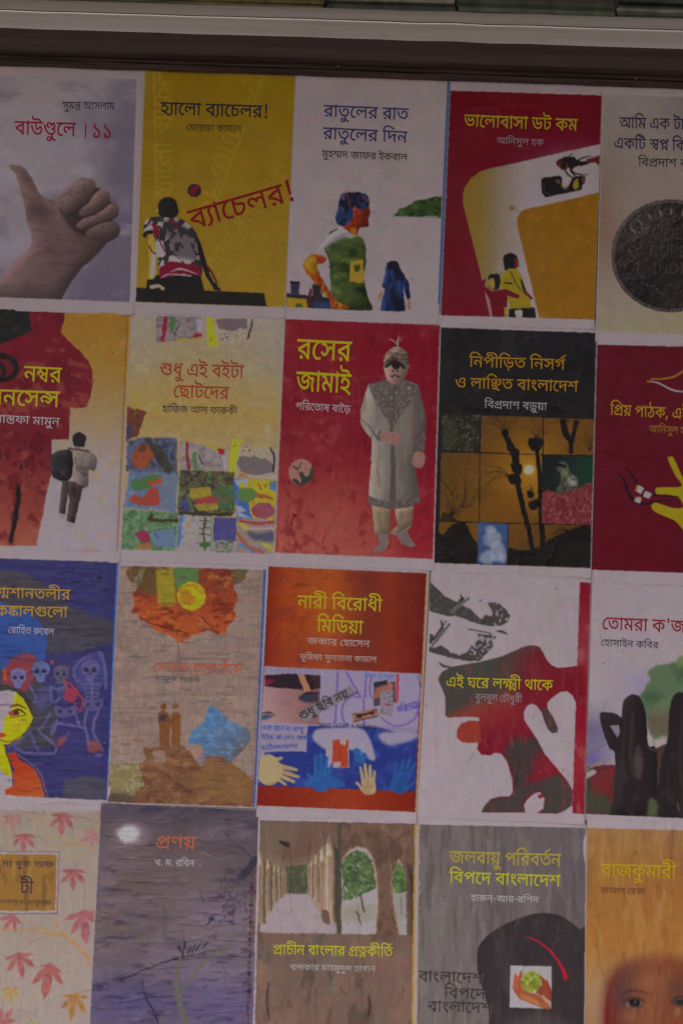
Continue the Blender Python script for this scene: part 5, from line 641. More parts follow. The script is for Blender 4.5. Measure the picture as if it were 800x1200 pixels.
A = sheet([(335, 363), (516, 371), (508, 669), (320, 662)], 'red cover poster with a groom in a long pale coat and turban', (1.5, 2.0, 1), gloss=1)
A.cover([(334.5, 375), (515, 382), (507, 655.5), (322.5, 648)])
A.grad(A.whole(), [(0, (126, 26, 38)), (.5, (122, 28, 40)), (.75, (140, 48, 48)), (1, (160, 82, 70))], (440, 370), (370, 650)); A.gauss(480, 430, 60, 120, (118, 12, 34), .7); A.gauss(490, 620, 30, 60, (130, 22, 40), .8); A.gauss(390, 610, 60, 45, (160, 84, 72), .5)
A.tint(A.whole(), (152, 78, 72), .4, 20, 12, .15, .6); A.tint(A.whole(), (104, 16, 32), .4, 14, 18, .2, .5, seed=4); A.shade(.06, 12)  # lighter patches: some of the paper's sheen painted into the red
A.z(315, 365, 3.902)
A.line([(120, 925), (105, 990), (130, 1080)], [10, 6, 8], (112, 22, 34), .7, rough=1); A.line([(30, 1000), (40, 1060), (30, 1100)], 8, (110, 20, 34), .5, soft=1); A.line([(320, 760), (335, 860), (250, 1050)], [4, 9, 4], (124, 44, 46), .5, soft=1)
A.fill([(105, 925), (135, 930), (120, 945)], (104, 18, 32))
coat = [(455, 335), (500, 325), (545, 312), (620, 315), (680, 335), (690, 365), (708, 440), (718, 500), (715, 560), (708, 640), (672, 645), (668, 600), (665, 690), (680, 790), (692, 870), (640, 895), (560, 905), (500, 895), (455, 880), (458, 800), (468, 700), (470, 585), (440, 555), (418, 510), (420, 450), (440, 380)]
A.fill([(470, 885), (555, 905), (552, 1020), (535, 1030), (485, 1020), (475, 950)], (132, 112, 92), cv=False); A.fill([(575, 905), (662, 890), (655, 975), (630, 1010), (575, 1025), (555, 1015), (580, 970)], (130, 110, 90), cv=False)
A.puff(A.mask([(470, 885), (555, 905), (552, 1020), (485, 1020)]), 4, .35); A.puff(A.mask([(575, 905), (662, 890), (655, 975), (575, 1025)]), 4, .35); A.line([(500, 920), (515, 1015)], 8, (108, 92, 78), .7, soft=1); A.line([(610, 915), (590, 1010)], 10, (106, 88, 72), .7, soft=1); A.fill([(555, 960), (580, 940), (590, 980), (562, 1000)], (136, 50, 50))
A.fill([(500, 1022), (540, 1025), (548, 1060), (525, 1095), (485, 1100), (480, 1085), (505, 1065)], (116, 98, 96), cv=True, var=.1); A.fill([(585, 1015), (630, 1010), (650, 1045), (670, 1070), (640, 1076), (600, 1055)], (116, 98, 96), cv=True, var=.1)
m = A.fill(coat, (120, 110, 104), part='groom_figure'); A.tint(m, (104, 94, 88), .6, 6, 22, .0, .4); A.grad(m, [(0, (140, 128, 118)), (.6, (118, 108, 102)), (1, (100, 90, 86))], (440, 600), (710, 600), .4)
A.puff(m, 10, .35, .3); A.tint(m, (96, 86, 82), .4, 4, 30, .1, .4, seed=7); A.tint(m, (136, 124, 114), .4, 5, 30, .1, .4, seed=11)
lace = A.mask([(455, 335), (545, 312), (620, 315), (665, 335), (672, 385), (640, 430), (600, 480), (568, 545), (520, 470), (470, 380)]); A.put(lace, (84, 74, 72), .85); A.tint(lace, (124, 112, 106), .9, 1.6, 1.6, .15, .3, oct=2)
for P in ([(560, 520), (568, 700), (565, 905)],): A.line(P, [12, 22, 30], (86, 76, 72), cv=False); 
for P in ([(425, 490), (470, 515)], [(668, 560), (712, 562), (708, 640), (674, 640)], [(455, 845), (500, 862), (560, 872), (640, 860), (688, 842), (692, 872), (640, 897), (560, 907), (500, 897), (455, 882)], [(490, 580), (505, 600), (525, 560), (505, 545)]):
    if len(P) == 2: continue
    mm = A.mask(P); A.put(mm, (84, 74, 72), .85); A.tint(mm, (120, 108, 102), .8, 1.6, 1.6, .15, .3, oct=2)
A.line([(425, 495), (460, 530), (500, 590)], [4, 6, 10], (92, 82, 78), .8); A.line([(470, 585), (500, 470), (480, 400)], 4, (90, 80, 76), .6, soft=.5); A.line([(668, 420), (662, 500), (668, 640)], 5, (90, 78, 74), .7, soft=.5); A.line([(660, 480), (668, 600)], 5, (150, 70, 50), .6)
A.oval(640, 352, 9, 8, (132, 122, 120)); A.oval(578, 375, 5, 5, (140, 128, 124)); A.line([(560, 315), (575, 340), (565, 520)], 5, (70, 60, 60), .7)
A.fill([(508, 560), (545, 555), (590, 562), (598, 590), (585, 615), (550, 605), (518, 590)], (146, 104, 98), cv=True, var=.08, part='groom_hand'); A.line([(560, 570), (585, 590)], 3, (110, 70, 68), .7); A.line([(552, 582), (580, 602)], 3, (110, 70, 68), .7)
A.fill([(668, 645), (708, 650), (712, 690), (700, 715), (680, 720), (655, 700), (660, 665)], (146, 104, 98), cv=True, var=.08)
A.fill([(532, 240), (632, 240), (630, 290), (605, 325), (575, 338), (545, 320), (530, 285)], (146, 112, 104), cv=True, part='groom_face'); A.puff(A.last, 5, .35, .3)
m = A.fill([(524, 225), (535, 195), (560, 172), (590, 165), (620, 180), (638, 210), (632, 250), (600, 240), (575, 225), (545, 245), (528, 262)], (128, 112, 104), cv=True, part='turban'); A.tint(m, (84, 60, 54), .8, 6, 2, .05, .2)
A.puff(m, 4, .5); A.line([(530, 245), (570, 200), (620, 180)], 4, (80, 60, 56)); A.line([(545, 190), (600, 205), (638, 240)], 5, (96, 70, 60)); A.line([(528, 225), (570, 180), (600, 170)], 4, (150, 120, 100))
A.fill([(528, 262), (545, 240), (572, 228), (600, 232), (628, 262), (610, 265), (600, 250), (585, 262), (570, 262), (560, 246), (540, 262)], (36, 32, 36), cv=False); A.line([(568, 240), (575, 262), (592, 262), (598, 245), (588, 232)], 7, (36, 32, 36))
A.oval(568, 275, 5, 5, (40, 34, 38)); A.oval(588, 275, 5, 5, (40, 34, 38)); A.line([(552, 298), (565, 302), (575, 292), (588, 300), (602, 298)], [4, 7, 3, 7, 4], (38, 32, 36)); A.line([(575, 313), (585, 313)], 3, (110, 60, 60))
A.line([(590, 165), (588, 140), (596, 118)], [6, 8, 3], (150, 140, 138)); A.line([(585, 155), (565, 135), (545, 130)], [3, 6, 2], (150, 140, 138)); A.line([(592, 150), (605, 132), (610, 128)], 3, (150, 140, 138))
A.oval(149, 737, 58, 60, (152, 108, 98), part='moon_face'); A.fill([(150, 770), (140, 745), (155, 735), (165, 755), (180, 755), (190, 730), (200, 710), (208, 735), (200, 765), (180, 785), (150, 798), (118, 785), (110, 765), (130, 770), (145, 785)], (56, 58, 50), cv=True)
A.line([(105, 708), (120, 715), (135, 722), (150, 690)], [3, 9, 4], (52, 50, 46)); A.oval(135, 740, 8, 6, (150, 84, 80)); A.line([(165, 720), (175, 730)], 3, (120, 60, 60))
A.text('title_lettering', 'রসের', (132, 130), (379, 143), 88, (162, 146, 24))
A.text('title_lettering', 'জামাই', (127, 278), (377, 291), 86, (162, 146, 24))
A.text('author_lettering', 'পরিতোষ বাড়ৈ', (122, 418), (374, 434), 32, (156, 138, 140), bold=3)
A = sheet([(516, 373.5), (699, 380.5), (691.5, 678), (507.5, 671)], 'black cover poster with a grid of photographs of bare trees before an orange sky', (1.38, 2.04, 0), gloss=1)
A.cover([(516.5, 385), (698, 391), (691, 666), (508, 660)])
A.fill([(500, 370), (710, 370), (710, 690), (500, 690)], (38, 34, 36)); A.tint(A.whole(), (58, 52, 52), .45, 12, 20, .1, .7)
A.z(500, 375, 3.902)
def photo(P, col, part='tree_photograph', label=None): return A.fill(P, col, part=part, label=label)
O = (112, 74, 32)
m = photo([(70, 432), (240, 438), (236, 603), (66, 600)], (46, 44, 36)); A.tint(m, (80, 74, 56), .8, 9, 16, .0, .4); A.tint(m, (118, 106, 88), .7, 3, 3, .25, .4); A.fill([(80, 450), (135, 455), (128, 590), (75, 585)], (66, 70, 50), .7, soft=2)
p2 = [(248, 440), (527, 448), (524, 616), (243, 606)]; p3 = [(533, 450), (765, 458), (758, 620), (530, 616)]; p4 = [(64, 608), (238, 612), (236, 925), (58, 918)]; p5 = [(243, 612), (523, 620), (520, 932), (240, 926)]; p6 = [(56, 924), (233, 930), (229, 1115), (48, 1108)]; p7 = [(372, 934), (750, 942), (746, 1130), (366, 1118)]
sky = []
for P in (p2, p3, p4, p5, p6, p7): sky.append(photo(P, O))
S = np.clip(sum(sky), 0, 1)
A.grad(S, [(0, (96, 64, 36)), (.45, (124, 82, 32)), (1, (96, 62, 34))], (100, 450), (700, 1100)); A.tint(S, (84, 58, 40), .5, 16, 16, .1, .6)
def g2(x, y, r, c, a):
    p = A.px((x, y)); k = SS/A.t[2]; Y, X = np.mgrid[0:A.H, 0:A.W]; A.put(np.exp(-(((X-p[0])/(r*k))**2+((Y-p[1])/(r*k))**2))*S, c, a)
g2(465, 690, 190, (160, 106, 30), .9); g2(465, 690, 85, (188, 134, 44), .9)
A.oval(465, 687, 24, 22, (224, 200, 140), soft=1)
T = (34, 28, 28)
def tr(P, w, a=1):
    mm = A.mask(ribbon(ocurve(P), w), rough=.6 if max(w if hasattr(w, '__len__') else [w]) > 12 else 0, rs=3)*S; A.put(mm, T, a)
def tree_(P, w): tr(P, w)
tree_([(350, 515), (372, 560), (400, 620), (408, 690), (415, 760), (440, 870), (465, 970), (482, 1060), (488, 1110)], [20, 26, 34, 30, 26, 24, 22, 20, 22])
for x, y, r in ((408, 680, 26), (400, 610, 20), (392, 730, 24), (380, 590, 16), (355, 520, 16), (412, 740, 18)): 
    mm = A.mask([(x-r, y-r*.7), (x, y-r), (x+r, y-r*.5), (x+r*.8, y+r), (x-r*.6, y+r*.8)], cv=True, rough=.6, rs=3)*S; A.put(mm, T)
tree_([(495, 545), (500, 600), (512, 700), (516, 820), (522, 930), (530, 1080)], [30, 20, 20, 20, 24, 26])
for x, y, r in ((490, 570, 30), (515, 560, 18), (482, 850, 20), (470, 800, 16), (500, 840, 18)):
    mm = A.mask([(x-r, y-r*.7), (x, y-r), (x+r, y-r*.5), (x+r*.8, y+r), (x-r*.6, y+r*.8)], cv=True, rough=.7, rs=3)*S; A.put(mm, T)
tree_([(618, 455), (632, 520), (655, 560), (655, 615)], [26, 30, 22, 20]); tree_([(682, 460), (672, 510), (658, 570)], [22, 20, 18])
rb = np.random.default_rng(8)
for x, y, a0, a1, L, n in ((352, 515, -2.75, -.7, 135, 7), (495, 545, -2.4, -.5, 130, 6), (380, 720, 2.8, 3.8, 160, 5), (640, 470, -3, 0, 60, 4), (110, 900, -2.1, -.7, 270, 7), (470, 790, -2.6, -1, 40, 4), (740, 600, -2.4, -1, 120, 5), (640, 960, 2.2, 3.4, 120, 5), (150, 860, -1.4, -.2, 120, 5)):
    for i in range(n):
        a = a0+(a1-a0)*(i+rb.random()*.6)/n; l = L*rb.uniform(.6, 1.1); b = a+rb.uniform(-.3, .3)
        P = [(x, y), (x+.4*l*math.cos(a+.25), y+.4*l*math.sin(a+.25)), (x+.75*l*math.cos(a-.05), y+.75*l*math.sin(a-.05)), (x+l*math.cos(b-.15), y+l*math.sin(b-.15))]; tr(P, [3.4, 2.2, 1.6, 1.0], .75)
        if i % 2: tr([P[1], (P[1][0]+.3*l*math.cos(a+.6), P[1][1]+.3*l*math.sin(a+.6))], [2.5, 1.5], .7)
D = (34, 31, 32)
mm = A.mask([(48, 1120), (50, 960), (75, 985), (120, 930), (180, 925), (200, 980), (229, 1030), (232, 1120)], cv=False, rough=1.5, rs=4)*sky[4]; A.put(mm, D, .95)
mm = A.mask([(366, 1125), (370, 1040), (410, 1050), (450, 1055), (520, 1040), (560, 1000), (640, 965), (700, 942), (752, 940), (750, 1130)], rough=1.5, rs=4)*sky[5]; A.put(mm, D, .95)
mm = A.mask([(56, 925), (70, 880), (110, 890), (130, 915), (160, 925)], rough=1, rs=4)*sky[2]; A.put(mm, D, .7)
m = photo([(232, 928), (368, 934), (362, 1120), (231, 1115)], (62, 88, 138), 'cloud_photograph'); 
for x, y, rx, ry in ((300, 1000, 45, 40), (290, 960, 30, 22), (320, 1060, 38, 50), (275, 1090, 35, 35), (345, 1090, 22, 26)): A.put(A.mask([(x+rx*math.cos(t), y+ry*math.sin(t)) for t in np.linspace(0, 6.2, 18)], soft=1.2, rough=1.8, rs=4)*m, (146, 150, 164), .8)
A.tint(m, (110, 122, 150), .5, 6, 6, .1, .5)
m = photo([(527, 622), (757, 628), (750, 940), (522, 932)], (36, 42, 40), 'bird_photograph'); A.grad(m, [(0, (34, 36, 38)), (.5, (36, 52, 46)), (1, (34, 66, 50))], (560, 640), (740, 720))
mm = A.mask([(520, 800), (550, 775), (600, 795), (640, 780), (700, 770), (730, 745), (760, 750), (755, 945), (515, 940)], rough=1.5, rs=4)*m; A.put(mm, (132, 56, 60)); A.tint(mm, (160, 84, 84), .8, 3.2, 2.5, .05, .3, oct=2); A.tint(mm, (104, 40, 46), .8, 3, 3, .1, .3, seed=4)
b = A.fill([(600, 665), (625, 655), (645, 670), (655, 700), (682, 725), (686, 755), (665, 780), (625, 785), (600, 800), (590, 780), (610, 740), (605, 700), (590, 680)], (92, 92, 78), cv=True, part='bird_figure'); A.fill([(650, 705), (680, 725), (684, 760), (655, 765), (635, 740)], (140, 136, 128), soft=1.5); A.fill([(615, 680), (640, 690), (640, 720), (620, 715)], (132, 130, 80), soft=1); A.tint(b, (50, 48, 44), .6, 3, 5, .1, .3)
A.line([(560, 660), (595, 663), (635, 675)], [3, 12, 14], (34, 32, 34)); A.line([(600, 655), (635, 655)], 5, (120, 116, 110), .7)
A.text('title_lettering', 'নিপীড়িত নিসর্গ', (192, 169), (628, 184), 47, (156, 112, 26))
A.text('title_lettering', 'ও লাঞ্ছিত বাংলাদেশ', (127, 266), (688, 284), 47, (156, 112, 26))
A.text('author_lettering', 'বিপ্রদাশ বড়ুয়া', (260, 372), (546, 382), 33, (148, 138, 142), bold=3)

A = sheet([(699, 391), (884, 396), (874, 690), (692, 683)], 'crimson cover poster with a yellow open hand, at the right end of the second row', (.9, .6, 0), gloss=1)
A.cover([(699, 405), (881, 409), (872, 674), (692, 668)])
A.fill([(680, 380), (890, 380), (890, 700), (680, 700)], (96, 6, 34)); A.shade(.05, 25)
A.z(685, 385, 4.068)
for x, y in ((100, 100), (130, 140), (85, 120), (170, 150), (225, 198), (180, 240), (215, 245), (145, 280), (265, 270), (105, 410), (75, 550), (80, 650), (60, 175), (130, 830), (215, 300), (240, 315), (60, 1110), (195, 235), (205, 265), (225, 250)): A.line([(x-7, y+2), (x+8, y-2)], 5, (132, 50, 66), .7, soft=.5)
A.line([(310, 244), (360, 244), (420, 232), (480, 196), (560, 150)], [7, 8, 9, 9, 8], (158, 116, 30)); A.line([(298, 254), (345, 262), (400, 290), (440, 302), (520, 305), (620, 280)], [6, 8, 9, 9, 8, 6], (150, 136, 146)); A.line([(292, 254), (310, 256)], 9, (158, 116, 30))
hand = [(392, 625), (400, 614), (418, 618), (440, 665), (475, 735), (500, 740), (520, 690), (545, 600), (565, 590), (580, 610), (570, 700), (600, 740), (690, 700), (720, 690), (730, 705), (640, 790), (650, 900), (640, 1010), (560, 1060), (490, 1000), (450, 945), (420, 915), (370, 895), (325, 872), (312, 852), (322, 836), (345, 834), (405, 855), (440, 858), (465, 850), (445, 812), (400, 795), (345, 794), (332, 778), (342, 760), (400, 758), (458, 752), (425, 700)]
A.fill(hand, (158, 140, 26), cv=True, part='yellow_hand')
A.line([(188, 665), (215, 690), (250, 745), (290, 780), (330, 795), (400, 800), (445, 806)], [4, 10, 10, 8, 7, 6, 4], (32, 22, 30)); A.line([(155, 690), (185, 730), (205, 790), (235, 828), (270, 840), (340, 825), (420, 820)], [5, 10, 12, 12, 9, 7, 4], (32, 22, 30))
for P in ([(250, 745), (280, 765), (262, 792), (235, 775)], [(285, 775), (318, 790), (300, 815), (272, 802)], [(240, 803), (268, 812), (258, 838), (230, 826)]): A.fill(P, (150, 138, 146), part='white_patch')
A.line([(248, 750), (240, 775)], 9, (158, 130, 30), cv=False); A.line([(242, 806), (262, 808)], 7, (158, 130, 30), cv=False)
A.text('title_lettering', 'প্রিয় পাঠক, এই', (118, 364), (396, 380), 50, (158, 118, 30), ref='প্রিয় পাঠক,')
A.text('author_lettering', 'আনিসুল হক', (303, 464), (440, 471), 32, (138, 96, 44), ref='আনিসুল', bold=3)

# ---- row three -------------------------------------------------------------
A = sheet([(-47, 641), (141, 648), (126, 951), (-62, 943)], 'dark blue cover poster with dancing skeletons and a half yellow face', (1.62, 2.55, 2), gloss=1)
A.cover([(-45, 653), (140, 659), (127.5, 938), (-58, 929)], None)
A.fill([(137.5, 655), (140.5, 655), (128, 942), (125, 942)], (62, 88, 156), part='blue_spine')
A.cover([(-45, 653), (138, 659), (125.5, 938), (-58, 929)])
A.fill([(-60, 640), (150, 640), (150, 950), (-60, 950)], (50, 48, 88)); A.tint(A.whole(), (38, 36, 68), .5, 30, 10, .1, .5)
A.z(0, 645, 3.934)
A.fill([(-60, 100), (0, 90), (120, 105), (230, 160), (300, 240), (420, 300), (540, 330), (540, 430), (450, 440), (380, 470), (200, 480), (150, 350), (0, 250), (-60, 240)], (62, 58, 64), .9, rough=1.5, rs=7)
A.fill([(-60, 250), (40, 250), (140, 290), (210, 360), (222, 430), (200, 520), (100, 560), (-60, 560)], (46, 66, 120), cv=True, part='blue_moon'); A.tint(A.last, (64, 70, 112), .4, 8, 5, .2, .5)
A.fill([(-60, 560), (60, 540), (200, 600), (240, 700), (270, 760), (260, 900), (100, 920), (60, 880), (-60, 700)], (60, 58, 62), .9, rough=2, rs=8)
A.fill([(300, 1060), (400, 1035), (505, 1060), (500, 1150), (290, 1150)], (66, 64, 70), .8, rough=2)
A.fill([(20, 560), (60, 500), (120, 475), (170, 490), (175, 540), (160, 600), (120, 650), (60, 620), (20, 620)], (108, 50, 58), cv=True, soft=1); A.line([(25, 545), (28, 600)], [12, 14], (150, 68, 44), soft=.5); A.oval(245, 515, 8, 12, (130, 60, 60), soft=.5)
Bn = (80, 74, 112); Bs = (72, 67, 104)
def sk(x, y, s, col=Bn, tilt=0):
    A.fill([(x-36*s, y-10*s), (x-30*s, y-36*s), (x, y-46*s), (x+30*s, y-36*s), (x+38*s, y-10*s), (x+28*s, y+14*s), (x+18*s, y+20*s), (x+14*s, y+42*s), (x-14*s, y+42*s), (x-18*s, y+20*s), (x-30*s, y+14*s)], col, cv=True, rough=.4, rs=3, part='skull')
    A.oval(x-16*s, y-4*s, 11*s, 10*s, (44, 42, 62)); A.oval(x+16*s, y-4*s, 11*s, 10*s, (44, 42, 62)); A.oval(x, y+14*s, 4*s, 5*s, (44, 42, 62)); A.line([(x-9*s, y+30*s), (x+9*s, y+30*s)], 2, (60, 56, 84), .7)
A.fill([(345, 545), (370, 510), (420, 475), (455, 465), (480, 500), (490, 560), (480, 620), (370, 640)], (58, 58, 104), cv=True)
sk(420, 555, 1.1); sk(90, 590, 1.0, (92, 88, 126)); sk(193, 560, 1.05, (78, 86, 124)); sk(285, 575, .95, (80, 72, 94))
A.tint(A.mask([(240, 530), (335, 530), (335, 620), (240, 620)]), (80, 66, 80), .5, 5, 5, .1, .3)
def bone(P, w=13, c=Bn): A.line(P, w, c, rough=.5, rs=3)
bone([(345, 545), (385, 500), (415, 488)]); bone([(345, 545), (350, 590), (385, 620)], 11); bone([(490, 640), (492, 560), (478, 500), (465, 470)]); bone([(425, 600), (428, 700)], 12)
A.fill([(455, 462), (480, 465), (482, 492), (462, 490)], Bn, rough=.5); A.fill([(395, 488), (425, 475), (432, 492), (405, 502)], Bn, rough=.5)
for i in range(5):
    y = 622+i*19; bone([(388+i*3, y+8), (405, y-6), (428, y), (450, y-6), (470-i*4, y+8)], 8)
bone([(385, 620), (425, 612), (472, 622)], 10)
def pelvis(x, y, s=1):
    A.fill([(x-44*s, y-20*s), (x-14*s, y-8*s), (x+14*s, y-8*s), (x+44*s, y-22*s), (x+46*s, y+14*s), (x+18*s, y+34*s), (x-18*s, y+34*s), (x-46*s, y+12*s)], Bs, cv=True, rough=.4, rs=3); A.oval(x-22*s, y+6*s, 9*s, 8*s, (48, 44, 60)); A.oval(x+22*s, y+6*s, 9*s, 8*s, (48, 44, 60))
pelvis(432, 705, 1); pelvis(305, 735, 1.05)
bone([(405, 735), (395, 800), (410, 860), (415, 925)]); bone([(462, 735), (435, 800), (440, 850), (468, 900), (478, 930)]); bone([(270, 770), (260, 810), (245, 850), (250, 805), (300, 800), (400, 820)], 12); bone([(350, 750), (370, 800), (390, 822)], 12)
bone([(240, 745), (210, 800), (185, 830), (250, 890), (265, 920), (240, 940)], 12); bone([(145, 835), (160, 880), (185, 925)], 15, Bs); bone([(70, 900), (120, 930), (200, 935), (255, 935)], 14, Bs); bone([(40, 905), (90, 880), (150, 830)], 10, Bs); bone([(325, 830), (310, 860), (270, 900)], 12, Bs)
A.fill([(178, 640), (230, 630), (240, 700), (195, 740), (175, 700)], (64, 62, 96), cv=True, rough=.5); bone([(145, 620), (170, 680), (165, 700), (215, 690)], 11); bone([(240, 620), (245, 700), (285, 680)], 11); bone([(240, 630), (280, 640), (310, 620)], 10)
for i in range(4): bone([(265, 640+i*14), (290, 632+i*14), (310, 645+i*14)], 6)
A.oval(330, 668, 32, 32, (126, 46, 66), rough=.5, part='red_drum'); A.line([(300, 610), (340, 625), (385, 690), (380, 735)], 10, (122, 50, 64)); A.line([(350, 700), (365, 735), (390, 735)], 8, (122, 50, 64)); A.line([(305, 600), (315, 640)], 12, (130, 60, 54))
A.fill([(412, 880), (468, 880), (470, 930), (410, 930)], (106, 62, 66), soft=1.5); A.fill([(270, 870), (310, 850), (300, 890), (270, 910)], (110, 60, 62), soft=1.5); bone([(440, 942), (475, 942)], 12); bone([(480, 885), (492, 885)], 9)
A.line([(462, 108), (462, 150)], 8, (34, 32, 60)); A.line([(445, 130), (480, 128)], 8, (34, 32, 60))
# the half yellow face
A.fill([(-80, 640), (-40, 615), (40, 620), (110, 650), (150, 700), (162, 760), (150, 775), (110, 700), (60, 668), (-80, 700)], (52, 48, 46), rough=.8)
fc = [(-80, 650), (0, 650), (45, 643), (78, 652), (110, 680), (135, 720), (160, 775), (140, 820), (100, 865), (40, 893), (28, 893), (35, 930), (52, 975), (62, 1025), (60, 1150), (-90, 1150)]
m = A.fill(fc, (146, 134, 142), part='painted_face'); A.put(A.mask([(70, 655), (90, 660), (112, 682), (136, 722), (160, 775), (140, 820), (100, 866), (40, 893), (28, 893), (35, 930), (52, 975), (60, 1030), (40, 1045), (0, 1000), (-10, 890), (10, 870), (25, 800), (20, 770), (50, 755), (70, 700)])*m, (150, 140, 22))
A.line([(0, 870), (50, 880), (110, 850), (150, 795), (162, 765)], 4, (60, 50, 40)); A.line([(28, 893), (36, 935), (55, 985), (62, 1020)], 5, (50, 42, 44))
A.line([(50, 725), (85, 712), (128, 730)], [6, 12, 5], (90, 60, 34)); A.line([(52, 745), (90, 732), (125, 755)], [8, 10, 5], (50, 34, 34)); A.fill([(40, 742), (70, 738), (92, 750), (75, 765), (48, 760)], (130, 60, 50)); A.oval(82, 748, 14, 12, (70, 36, 34)); A.line([(48, 768), (85, 768), (120, 758)], 4, (80, 60, 36)); A.line([(0, 710), (14, 716)], 6, (110, 60, 44))
A.fill([(0, 842), (20, 838), (38, 850), (20, 862), (0, 864)], (150, 58, 40)); A.line([(20, 770), (28, 800), (12, 812)], 4, (136, 120, 60), .7)
m = A.fill([(40, 935), (80, 930), (95, 965), (130, 985), (165, 1010), (190, 1060), (212, 1135), (120, 1138), (75, 1130), (30, 1130), (28, 1105), (70, 1080), (62, 1030), (72, 1010), (50, 965)], (152, 58, 34), part='red_shawl'); A.grad(m, [(0, (140, 46, 34)), (1, (158, 70, 34))], (60, 940), (180, 1130)); A.line([(95, 1040), (150, 1050), (190, 1040)], [3, 6, 3], (110, 40, 34), .6); A.line([(90, 940), (150, 985), (190, 1030), (228, 1142)], 4, (110, 84, 80))
A.tint(A.whole(), (36, 34, 60), .4, 16, 2.5, .3, .5); A.shade(.07, 14, 7)
for x, y, l in ((340, 100, 40), (350, 145, 40), (120, 470, 60), (120, 500, 60), (360, 290, 50), (400, 115, 30), (290, 340, 60), (330, 1015, 60), (120, 1110, 40), (430, 560, 30)): A.line([(x-l, y-4), (x, y), (x+l, y+3)], [1, 5, 1], (34, 32, 52), .7)
A.text('title_lettering', 'শ্মশানতলীর', (-14, 172), (329, 182), 46, (150, 112, 44))
A.text('title_lettering', 'কঙ্কালগুলো', (-14, 254), (316, 262), 47, (150, 112, 44))
A.text('author_lettering', 'রোহিত রুবেল', (44, 351), (254, 362), 29, (136, 128, 152), bold=3)
A.t = (0, 0, 1); imprint(A, -10, 941)

A = sheet([(140.5, 656), (315, 662), (300.5, 947), (126, 941)], 'sackcloth brown cover poster with an orange paint stain and two small standing figures', (1.50, 2.55, 2))
A.cover([(140, 663), (312.5, 668), (299.5, 946), (127, 940)], None)
A.fill([(309.5, 664), (312.5, 664), (300, 947), (297, 947)], (62, 76, 128), part='blue_spine')
A.cover([(140, 663), (309.5, 668), (297, 946), (127, 940)])
A.fill([(120, 650), (330, 650), (330, 955), (120, 955)], (124, 104, 96))
cl_ = A.noise(1.0, 14, 1, 2)*.5+A.noise(14, 1.0, 2, 2)*.5; A.c *= (1+.16*cl_*A.clip)[..., None]
A.tint(A.whole(), (106, 88, 84), .5, 26, 18, 0, .5); A.tint(A.whole(), (138, 120, 108), .4, 26, 18, .1, .5, seed=5)
A.z(125, 650, 3.934)
st = [(100, 60), (95, 110), (150, 150), (125, 180), (135, 240), (108, 268), (150, 270), (155, 300), (200, 315), (215, 345), (260, 360), (300, 378), (340, 405), (375, 395), (400, 370), (440, 365), (470, 345), (510, 370), (545, 365), (570, 320), (600, 290), (590, 240), (610, 200), (585, 150), (640, 110), (660, 60), (600, 40), (100, 40)]
m = A.fill(st, (140, 66, 38), rough=1.5, rs=4, part='paint_stain'); A.grad(m, [(0, (100, 52, 40)), (.45, (132, 58, 38)), (1, (152, 76, 40))], (400, 60), (350, 380), .9); A.tint(m, (98, 42, 34), .8, 12, 5, .05, .35); A.tint(m, (160, 92, 46), .6, 10, 5, .2, .4, seed=4)
A.put(A.mask([(95, 40), (230, 40), (240, 200), (160, 170), (95, 120)], soft=3)*m, (80, 66, 44), .9); A.tint(A.mask([(95, 40), (180, 40), (180, 150), (95, 120)]), (110, 104, 84), .8, 5, 8, .05, .3); A.put(A.mask([(580, 40), (665, 40), (640, 120), (590, 160)], soft=2)*m, (84, 80, 52), .9)
A.fill([(228, 50), (312, 55), (322, 210), (318, 238), (240, 232)], (128, 116, 40), .95, soft=1, part='yellow_stripe'); A.fill([(312, 55), (424, 60), (425, 130), (380, 165), (322, 165)], (76, 104, 62), .95, soft=1, part='green_stripe')
A.oval(394, 192, 66, 66, (160, 138, 30), part='yellow_sun', label='yellow sun with an orange blotch'); A.tint(A.mask([(340, 140), (420, 130), (440, 180), (400, 240), (340, 220)]), (150, 92, 34), .8, 8, 8, -.1, .3)
for P in ([(420, 260), (460, 310), (500, 340)], [(440, 180), (520, 130), (600, 110)], [(430, 220), (520, 230), (600, 240)], [(150, 300), (250, 330), (390, 370)], [(200, 90), (260, 60), (300, 90)], [(460, 90), (560, 95), (620, 120)], [(250, 360), (330, 350), (400, 372)]): A.line(P, [2, 7, 2], (84, 34, 34), .8, rough=.4)
A.line([(280, 380), (262, 430), (230, 480)], [2, 3, 2], (92, 50, 46), .8); A.line([(330, 400), (335, 450), (342, 495)], [2, 3, 2], (92, 50, 46), .8)
A.fill([(245, 730), (262, 712), (285, 728), (298, 760), (300, 800), (292, 880), (248, 885), (246, 800), (240, 760)], (104, 66, 40), cv=False, rough=.5, part='standing_figure'); A.oval(267, 700, 15, 14, (100, 62, 40)); A.fill([(298, 740), (318, 722), (342, 730), (345, 770), (342, 880), (302, 882), (300, 800)], (110, 70, 42), rough=.5, part='standing_figure'); A.oval(320, 700, 15, 14, (112, 72, 44)); A.oval(264, 752, 18, 16, (56, 48, 52), soft=.8); A.line([(275, 755), (300, 770), (335, 745)], 8, (96, 60, 40))
A.line([(296, 790), (298, 875)], 4, (140, 120, 100)); A.line([(316, 780), (320, 880)], 3, (96, 62, 42))
bl = [(470, 700), (490, 692), (505, 710), (540, 730), (560, 765), (610, 780), (650, 800), (668, 830), (660, 865), (635, 900), (600, 930), (575, 965), (520, 940), (470, 930), (450, 955), (425, 945), (450, 910), (440, 880), (400, 880), (380, 870), (385, 830), (420, 790), (455, 770)]
